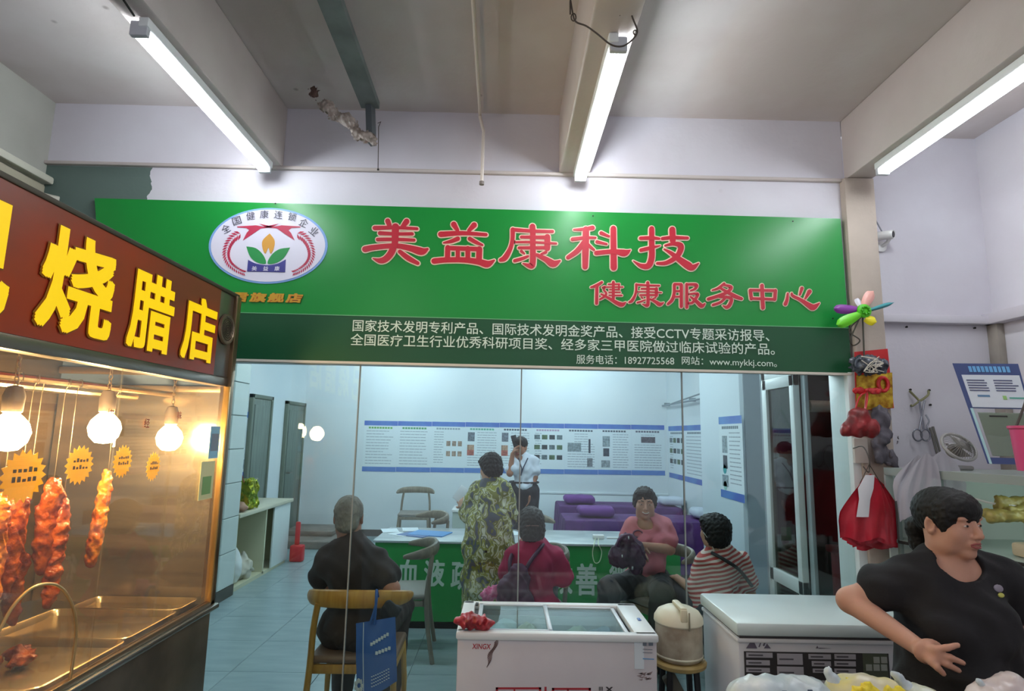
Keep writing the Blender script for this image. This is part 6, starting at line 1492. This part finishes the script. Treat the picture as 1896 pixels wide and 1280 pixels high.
tb2 = SDF(.02).ell(at(722, 1130, Y=3.22), (.05, .03, .045)).build('black_pouch', M_dark, None, h=.008, wob=.006, wl=.06)
props(tb2, 'small black pouch hanging behind the straps of the blue tote bag', 'pouch')

# ---- floral dress woman, standing from behind
t = thing('person', 'woman in a green and cream patterned dress standing at the desk with a phone', 'person', at(905, 1100, Y=4.7) * 1)
Yf = 4.70
t.location = (-.19, Yf, 0)
R = fr((-.62, .72, -.28)); c = at(908, 866, Y=Yf)
fwd2 = V3(-.5, .86, 0)
J = dict(neck=at(912, 892, Y=Yf), pelvis=at(905, 990, Y=Yf), shL=at(884, 908, Y=Yf + .03), shR=at(936, 908, Y=Yf - .02),
         elL=at(868, 952, Y=Yf + .10), wrL=at(858, 938, Y=Yf + .28), elR=at(940, 955, Y=Yf + .02), wrR=at(905, 950, Y=Yf + .28))
hp = J['pelvis']
J.update(hipL=hp + V3(-.07, 0, -.02), hipR=hp + V3(.07, 0, -.02), knL=V3(hp.x - .07, Yf, .42), knR=V3(hp.x + .07, Yf, .42), anL=V3(hp.x - .07, Yf, .08), anR=V3(hp.x + .07, Yf, .08), toL=V3(hp.x - .12, Yf + .12, .035), toR=V3(hp.x + .02, Yf + .13, .035))
s = SDF(.03); L = head_prims(s, c, R, .88); s.cone(J['neck'] - V3(0, 0, .02), c + R @ V3(0, -.02, -.05), .048, .044, k=.02); torso(s, J, g=.95); body_limbs(s, J, .9)
hand(s, J['wrL'], (-.3, .6, .4), (.5, .3, -.6), 1, .7, .9); hand(s, J['wrR'], (-.6, .6, 0), (0, 0, -1), 1, .5, .9)
s.build('body', skin('skin_floral', '#c79a80'), t, h=.0065); face_parts(t, L, R, .88)
m_ = SDF(.01).ell(c + R @ V3(0, .070, -.052), (.048, .040, .042), R); m_.build('face_mask', mat('mask_white', '#dfe5ea', .7), t, h=.005)
s = SDF(.04); torso(s, J, .018, 1.12, fw_=fwd2); sleeve(s, J, 'L', .95, .022, 1.15, flare=.014); sleeve(s, J, 'R', .95, .022, 1.1)
for (z0, z1, r0, r1) in ((hp.z + .1, hp.z - .1, .158, .165), (hp.z - .1, .50, .165, .165), (.50, .22, .165, .155)):
    s.cone(V3(hp.x - .025, Yf, z0), V3(hp.x - .025, Yf, z1), r0, r1, k=.05); s.cone(V3(hp.x + .025, Yf, z0), V3(hp.x + .025, Yf, z1), r0, r1, k=.05)
s.ell(J['neck'] + V3(0, 0, .06), (.06, .06, .04), k=.01, op=-1)
mf = mat('floral_cloth', '#8f8f4a', .8)
nt = mf.node_tree; N_ = nt.nodes; Lk = nt.links; bs = N_['Principled BSDF']
tc_ = N_.new('ShaderNodeTexCoord'); mp = N_.new('ShaderNodeMapping'); mp.inputs['Scale'].default_value = (1, 1, .75); Lk.new(tc_.outputs['Object'], mp.inputs[0])
nz = N_.new('ShaderNodeTexNoise'); nz.inputs['Scale'].default_value = 13; nz.inputs['Detail'].default_value = 1; Lk.new(mp.outputs[0], nz.inputs['Vector'])
va = N_.new('ShaderNodeVectorMath'); va.operation = 'MULTIPLY_ADD'; Lk.new(nz.outputs['Color'], va.inputs[0]); va.inputs[1].default_value = (.16,) * 3; Lk.new(mp.outputs[0], va.inputs[2])
vo = N_.new('ShaderNodeTexNoise'); vo.inputs['Scale'].default_value = 19; vo.inputs['Detail'].default_value = .5; Lk.new(va.outputs[0], vo.inputs['Vector'])
rp = N_.new('ShaderNodeValToRGB'); rp.color_ramp.interpolation = 'CONSTANT'; e_ = rp.color_ramp.elements
e_[0].position = 0; e_[0].color = lin('#5b6068'); e_[1].position = .38; e_[1].color = lin('#86853c')
for ps, cc_ in ((.50, '#d3d2b0'), (.56, '#a2a24a'), (.63, '#6d6d62'), (.67, '#dcdcc0')): x_ = e_.new(ps); x_.color = lin(cc_)
Lk.new(vo.outputs['Fac'], rp.inputs[0]); Lk.new(rp.outputs[0], bs.inputs['Base Color'])
s.build('dress', mf, t, h=.0075, wob=.006, wl=.16, seed=8)
for q in 'LR': shoe(t, J['an' + q], J['to' + q], M_dark)
def bob(par, c, R, z=1., m=M_hair, drop=.075, wob=.003, full=1.):
    s = SDF(.02); s.ell(c + R @ V3(0, -.018, .036) * z, (.090 * z * full, .108 * z, .094 * z), R); s.ell(c + R @ V3(0, -.035, -.03) * z, (.088 * z * full, .082 * z, drop * z), R, k=.03)
    s.ell(c + R @ V3(0, .13, -.05) * z, (.088 * z, .085 * z, .098 * z), R, k=.012, op=-1); s.ell(c + R @ V3(0, .05, .068) * z, (.070 * z, .048 * z, .042 * z), R, k=.02)
    s.ell(c + R @ V3(0, -.02, -.155) * z, (.12 * z, .12 * z, .06 * z), R, k=.015, op=-1)
    return s.build('hair', m, par, h=.0055, wob=wob, wl=.025, seed=3)
bob(t, c, R, .90)
ph = MB().rbox((-.035, -.004, -.07), (.035, .004, .07), .004, R=Matrix.Rotation(.6, 3, 'Y') @ Matrix.Rotation(-.5, 3, 'X'), c=(0, 0, 0)).build('mobile_phone', mat('phone_white', '#dfe4ea', .3), None)
ph.location = at(852, 930, Y=Yf + .36); props(ph, 'pale mobile phone held by the woman in the patterned dress', 'phone')

# ---- man in white shirt on the phone
t = thing('person', 'man in a white short sleeved shirt standing by the back wall, hand to his ear', 'person', (.18, 7.2, 0))
Ym = 7.2; R = fr((-.45, -.88, -.12)); c = at(963, 829, Y=Ym)
J = dict(neck=at(969, 848, Y=Ym), pelvis=at(970, 905, Y=Ym), shL=at(953, 855, Y=Ym - .02), shR=at(988, 854, Y=Ym + .03), elL=at(944, 877, Y=Ym - .12), wrL=at(949, 841, Y=Ym - .10),
         elR=at(990, 884, Y=Ym), wrR=at(981, 915, Y=Ym - .08))
hp = J['pelvis']; J.update(hipL=hp + V3(-.08, 0, -.03), hipR=hp + V3(.08, 0, -.03), knL=V3(hp.x - .09, Ym - .02, .48), knR=V3(hp.x + .09, Ym, .48), anL=V3(hp.x - .10, Ym, .08), anR=V3(hp.x + .10, Ym, .08), toL=V3(hp.x - .12, Ym - .14, .035), toR=V3(hp.x + .11, Ym - .14, .035))
s = SDF(.03); L = head_prims(s, c, R, .95); s.cone(J['neck'] - V3(0, 0, .02), c + R @ V3(0, -.02, -.05), .052, .050, k=.02); torso(s, J, g=.95); body_limbs(s, J, .95)
hand(s, J['wrL'], (.45, .1, .9), (1, .2, -.3), -1, .9); hand(s, J['wrR'], (-.1, -.1, -1), (-1, 0, 0), 1, .4)
s.build('body', skin('skin_tan', '#a9745a'), t, h=.008); face_parts(t, L, R, .95)
s = SDF(.03); torso(s, J, .016, 1.08, fw_=(0, -1, 0)); sleeve(s, J, 'L', .55, .022, 1.1); sleeve(s, J, 'R', .6, .022, 1.1); s.ell(c + V3(-.01, -.03, -.125), (.05, .07, .045), k=.008, op=-1)
s.build('shirt', mat('white_shirt', '#dfe4f0', .8, bump=.2, bs=18), t, h=.0085, wob=.006, wl=.10, seed=12)
s = SDF(.03); trousers(s, J, .016, 1.05); s.ell(hp + V3(0, 0, -.02), (.175, .13, .11), k=.04); s.build('trousers', mat('dark_trousers2', '#23262c', .85), t, h=.01, wob=.004, wl=.12)
MB().tube([hp + V3(.17 * math.cos(a_), .125 * math.sin(a_), .075) for a_ in [k * math.pi / 12 for k in range(25)]], .012, 6, cap=False).build('belt', M_dark, t)
MB().tube([J['neck'] + V3(-.06, -.08, .0), J['neck'] + V3(-.02, -.15, -.12), J['neck'] + V3(-.03, -.16, -.20), J['neck'] + V3(.0, -.15, -.1), J['neck'] + V3(.05, -.09, .0)], .007, 6).build('lanyard', mat('navy_cord', '#30384f', .6), t)
for q in 'LR': shoe(t, J['an' + q], J['to' + q], M_dark)
s = SDF(.02); s.ell(c + R @ V3(0, -.02, .045), (.083, .100, .088), R); s.ell(c + R @ V3(0, .055, .085), (.06, .045, .032), R, k=.02); s.ell(c + R @ V3(0, .13, -.045), (.10, .09, .095), R, k=.01, op=-1)
for q in (-1, 1): s.ell(c + R @ V3(q * .092, .0, -.035), (.03, .04, .045), R, k=.012, op=-1)
s.ell(c + R @ V3(0, -.09, -.12), (.10, .08, .05), R, k=.02, op=-1); s.build('hair', M_hair, t, h=.006, wob=.0015, wl=.03)
o = MB().rbox((-.033, -.005, -.07), (.033, .005, .07), .004, R=Matrix.Rotation(-.3, 3, 'Y'), c=(0, 0, 0)).build('mobile_phone', mat('phone_dark', '#24262b', .3), None)
o.location = at(953, 829, Y=Ym - .075); props(o, 'dark mobile phone at the ear of the man in the white shirt', 'phone')

# ---- woman in magenta shirt with shoulder bag, seated from behind
t = thing('person', 'woman in a magenta shirt seated from behind with a purple backpack', 'person', (.16, 4.2, 0))
Ys = 4.20; R = fr((-.25, .95, -.18)); c = at(982, 975, Y=Ys)
J = dict(neck=at(986, 1004, Y=Ys - .01), pelvis=at(992, 1128, Y=Ys + .04), shL=at(952, 1028, Y=Ys), shR=at(1026, 1030, Y=Ys + .02), elL=at(938, 1085, Y=Ys + .10), wrL=at(945, 1085, Y=Ys + .35),
         elR=at(1046, 1078, Y=Ys + .08), wrR=at(1030, 1065, Y=Ys + .33), hipL=V3(.08, Ys + .06, .50), hipR=V3(.28, Ys + .06, .50), knL=V3(.06, Ys + .46, .50), knR=V3(.34, Ys + .46, .50), anL=V3(.06, Ys + .44, .08), anR=V3(.34, Ys + .44, .08), toL=V3(.06, Ys + .58, .035), toR=V3(.36, Ys + .58, .035))
s = SDF(.03); L = head_prims(s, c, R, .92); s.cone(J['neck'] - V3(0, 0, .02), c + R @ V3(0, -.02, -.05), .05, .048, k=.02); torso(s, J, g=.98); body_limbs(s, J, .95)
hand(s, J['wrL'], (0, .9, 0), (0, 0, -1), -1, .4, .9); hand(s, J['wrR'], (0, .9, 0), (0, 0, -1), 1, .4, .9)
s.build('body', skin('skin_floral', '#c79a80'), t, h=.0065); face_parts(t, L, R, .92)
s = SDF(.03); torso(s, J, .016, 1.12, fw_=(0, 1, 0)); sleeve(s, J, 'L', .6, .02, 1.12); sleeve(s, J, 'R', .72, .022, 1.15); s.ell(J['pelvis'], (.19, .15, .11), k=.05); s.ell(J['neck'] + V3(0, .02, .055), (.06, .065, .035), k=.01, op=-1)
s.build('shirt', mat('magenta_shirt', '#b5204f', .75, c2='#a01c48', vs=4, bump=.15, bs=22), t, h=.0075, wob=.006, wl=.14, seed=15)
s = SDF(.03); trousers(s, J, .016, 1.0); s.ell((.18, Ys + .05, .50), (.19, .16, .10), k=.05); s.build('trousers', mat('slate_trousers', '#4a4d52', .85), t, h=.01)
for q in 'LR': shoe(t, J['an' + q], J['to' + q], M_dark)
bob(t, c, R, 1.02, mat('hair_brownblack', '#1d1a15', .6, bump=.22, bs=110, stretch=(1, 1, .15)), drop=.085)
MB().tube(catmull([c + R @ V3(-.10, -.02, -.02), c + R @ V3(-.06, -.10, .0), c + R @ V3(0, -.125, .0), c + R @ V3(.03, -.115, -.005)], 5), .0045, 6).build('hair_band', mat('band_taupe', '#6f5048', .6), t)
bg = thing('backpack', 'purple backpack worn by the woman in the magenta shirt', 'bag', (.05, 4.0, .5))
s = SDF(.03)
for px, py, r_ in ((960, 1070, (.07, .05, .09)), (950, 1092, (.10, .06, .10)), (955, 1115, (.12, .06, .08))): s.ell(at(px, py, Y=Ys - .17), r_)
s.build('bag_body', mat('plum_bag', '#5e2a4c', .5, c2='#4a203c', vs=8, bump=.3, bs=20), bg, h=.008, wob=.008, wl=.09)
MB().tube(catmull([at(945, 1066, Y=Ys - .17), at(944, 1040, Y=Ys - .13), at(950, 1022, Y=Ys - .02)], 4), .013, 8).tube(catmull([at(966, 1068, Y=Ys - .17), at(982, 1040, Y=Ys - .155), at(1003, 1012, Y=Ys - .10), at(1008, 1006, Y=Ys)], 4), .013, 8).build('strap', mat('plum_strap', '#4d2440', .5), bg)
o = SDF(.02)
for px, py in ((905, 1102), (920, 1095), (932, 1104)): o.ell(at(px, py, Y=Ys - .12), (.045, .04, .04))
props(o.build('pink_bundle', mat('pink_bundle', '#d24a86', .6, c2='#e58fb4', vs=35, bump=.5, bs=25), None, h=.006, wob=.008, wl=.04), 'bright pink patterned bundle beside the purple backpack', 'bundle')

# ---- smiling woman in pink
t = thing('person', 'smiling woman in a pink T-shirt seated beside the green desk facing the viewer', 'person', (1.0, 4.7, 0))
Yp = 4.68; R = fr((-.16, -.98, .0)); c = at(1194, 933, Y=Yp)
J = dict(neck=at(1201, 962, Y=Yp + .03), pelvis=V3(1.10, Yp + .05, .54), shL=at(1172, 974, Y=Yp), shR=at(1231, 974, Y=Yp + .03), elL=at(1160, 1008, Y=Yp - .03), wrL=at(1178, 1012, Y=Yp - .24),
         elR=at(1240, 1018, Y=Yp - .06), wrR=at(1184, 1010, Y=Yp - .28), hipL=V3(1.02, Yp, .53), hipR=V3(1.19, Yp + .02, .53), knL=V3(.75, Yp - .30, .56), knR=V3(1.10, Yp - .38, .56), anL=V3(.72, Yp - .32, .08), anR=V3(1.05, Yp - .34, .08), toL=V3(.64, Yp - .42, .035), toR=V3(1.0, Yp - .46, .035))
s = SDF(.03); L = head_prims(s, c, R, .95); s.cone(J['neck'] - V3(0, 0, .02), c + R @ V3(0, -.02, -.05), .052, .050, k=.02); torso(s, J, g=1.0); body_limbs(s, J, 1.0)
hand(s, J['wrL'], (.2, -.6, -.5), (.3, .3, -.8), 1, .9); hand(s, J['wrR'], (-.8, -.1, -.5), (0, .6, -.6), -1, .9)
s.build('body', skin('skin_pinkw', '#c08e76'), t, h=.006); face_parts(t, L, R, .95, smile=True)
s = SDF(.03); torso(s, J, .014, 1.1, fw_=(0, -1, 0), bust=.9, belly=.05); sleeve(s, J, 'L', .62, .018, 1.15); sleeve(s, J, 'R', .62, .018, 1.15); s.ell(J['pelvis'], (.19, .16, .10), k=.05); s.ell(c + V3(-.01, -.04, -.135), (.062, .10, .055), k=.006, op=-1)
sh = s.build('tshirt', mat('pink_jersey', '#c8737c', .8, c2='#bd6570', vs=5, bump=.15, bs=22), t, h=.007, wob=.005, wl=.12, seed=21)
p, n_ = hit(sh, 1181, 989)
if p is not None: MB().tube([p + n_ * .003 + V3(.035 * math.cos(a_), 0, .025 * math.sin(a_)) for a_ in [k * .5 for k in range(14)]], .006, 6).build('chest_print', mat('print_plum', '#6a4660', .6), t)
s = SDF(.03); trousers(s, J, .018, 1.05); s.ell((1.10, Yp + .02, .52), (.19, .17, .10), k=.05); s.build('trousers', mat('black_trousers', '#191a1e', .8), t, h=.009, wob=.005, wl=.12)
for q in 'LR': shoe(t, J['an' + q], J['to' + q], M_dark)
s = SDF(.02); s.ell(c + R @ V3(0, -.02, .042), (.084, .098, .086), R); s.ell(c + R @ V3(0, .046, .082), (.062, .042, .030), R, k=.02)
for q in (-1, 1): s.ell(c + R @ V3(q * .076, .0, .012), (.014, .030, .045), R, k=.02)
s.ell(c + R @ V3(0, .135, -.045), (.078, .085, .098), R, k=.01, op=-1); s.ell(c + R @ V3(0, -.05, -.13), (.14, .12, .06), R, k=.02, op=-1); s.build('hair', M_hair, t, h=.0055, wob=.004, wl=.03)
bg = thing('handbag', 'purple handbag held on the lap of the smiling woman', 'bag', (.85, 4.35, .6))
s = SDF(.03)
for px, py, r_ in ((1150, 1030, (.09, .06, .08)), (1172, 1025, (.09, .06, .09)), (1162, 1005, (.07, .05, .06)), (1178, 1048, (.05, .05, .06))): s.ell(at(px, py, Y=Yp - .36), r_)
s.build('bag_body', mat('aubergine', '#4a1f42', .35, c2='#341530', vs=10, bump=.4, bs=20), bg, h=.007, wob=.008, wl=.07)
MB().tube(catmull([at(1140, 1020, Y=Yp - .38), at(1150, 996, Y=Yp - .40), at(1166, 990, Y=Yp - .40), at(1176, 1000, Y=Yp - .42)], 5), .008, 8).build('handle', mat('aubergine2', '#5a2850', .35), bg)
for px, py, sz in ((1164, 996, .010), (1152, 1030, .010), (1171, 1052, .012)): MB().rbox(at(px, py, Y=Yp - .44) - V3(sz * .5, .003, sz), at(px, py, Y=Yp - .44) + V3(sz * .5, .003, sz), .003).build('metal_charm', mat('charm', '#e6e4e6', .2, .8), bg)
props(MB().rbox(at(1226, 990, Y=Yp + .20) - V3(.012, .004, .03), at(1240, 975, Y=Yp + .20) + V3(.01, .004, .01), .004).build('green_packet', mat('packet_green', '#3fae62', .5), None), 'small green packet showing behind the shoulder of the smiling woman', 'packet')

# ---- woman in striped shirt, from behind
t = thing('person', 'woman in a red and white striped shirt with a black cross strap, seen from behind', 'person', (1.46, 4.2, 0))
Yq2 = 4.2; R = fr((-.55, .82, .05)); c = at(1322, 985, Y=Yq2)
J = dict(neck=at(1334, 1020, Y=Yq2), pelvis=V3(1.46, Yq2 + .03, .54), shL=at(1306, 1040, Y=Yq2), shR=at(1372, 1040, Y=Yq2 + .03), elL=at(1288, 1098, Y=Yq2 + .05), wrL=V3(1.26, Yq2 + .28, .62),
         elR=at(1388, 1098, Y=Yq2 + .06), wrR=V3(1.56, Yq2 + .32, .60), hipL=V3(1.38, Yq2 + .05, .53), hipR=V3(1.56, Yq2 + .05, .53), knL=V3(1.28, Yq2 + .42, .53), knR=V3(1.52, Yq2 + .45, .53), anL=V3(1.27, Yq2 + .42, .08), anR=V3(1.52, Yq2 + .44, .08), toL=V3(1.22, Yq2 + .54, .035), toR=V3(1.50, Yq2 + .56, .035))
s = SDF(.03); L = head_prims(s, c, R, .92); s.cone(J['neck'] - V3(0, 0, .02), c + R @ V3(0, -.02, -.05), .05, .048, k=.02); torso(s, J, g=.95); body_limbs(s, J, .95)
hand(s, J['wrL'], (0, .9, -.1), (0, 0, -1), -1, .4, .9); hand(s, J['wrR'], (0, .9, -.1), (0, 0, -1), 1, .4, .9)
s.build('body', skin('skin_floral', '#c79a80'), t, h=.0065); face_parts(t, L, R, .92)
s = SDF(.03); torso(s, J, .015, 1.12, fw_=(0, 1, 0)); sleeve(s, J, 'L', .68, .02, 1.12); sleeve(s, J, 'R', .62, .02, 1.12); s.ell(J['pelvis'], (.19, .15, .11), k=.05); s.ell(J['neck'] + V3(0, .02, .055), (.06, .065, .035), k=.01, op=-1)
ms = mat('striped_jersey', '#b5504a', .8); nt = ms.node_tree; N_ = nt.nodes; Lk = nt.links; bs = N_['Principled BSDF']
tc_ = N_.new('ShaderNodeTexCoord'); wv = N_.new('ShaderNodeTexWave'); wv.wave_type = 'BANDS'; wv.bands_direction = 'Z'; wv.inputs['Scale'].default_value = 11.5; wv.inputs['Distortion'].default_value = .5; wv.inputs['Detail'].default_value = 0
mp = N_.new('ShaderNodeMapping'); mp.inputs['Rotation'].default_value = (0, .30, 0); Lk.new(tc_.outputs['Object'], mp.inputs[0]); Lk.new(mp.outputs[0], wv.inputs['Vector'])
rp = N_.new('ShaderNodeValToRGB'); rp.color_ramp.elements[0].position = .42; rp.color_ramp.elements[1].position = .50; rp.color_ramp.elements[0].color = lin('#dcc9bd'); rp.color_ramp.elements[1].color = lin('#b04a44')
Lk.new(wv.outputs['Fac'], rp.inputs[0]); Lk.new(rp.outputs[0], bs.inputs['Base Color'])
s.build('shirt', ms, t, h=.0075, wob=.006, wl=.14, seed=31)
s = SDF(.03); trousers(s, J, .016, 1.0); s.ell((1.46, Yq2 + .05, .52), (.19, .16, .10), k=.05); s.build('trousers', mat('slate_trousers', '#4a4d52', .85), t, h=.01)
for q in 'LR': shoe(t, J['an' + q], J['to' + q], M_dark)
bob(t, c, R, 1.0, drop=.08)
MB().tube(catmull([at(1318, 1024, Y=Yq2 - .07), at(1340, 1036, Y=Yq2 - .145), at(1368, 1055, Y=Yq2 - .15), at(1392, 1085, Y=Yq2 - .08)], 5), .012, 8).build('cross_strap', mat('strap_black', '#1d1b1c', .6), t)
MB().tube(catmull([c + R @ V3(-.088, .02, .0), c + R @ V3(-.075, -.02, -.05), J['neck'] + V3(-.05, -.05, -.01)], 5), .0022, 5).build('mask_cord', M_white, t)
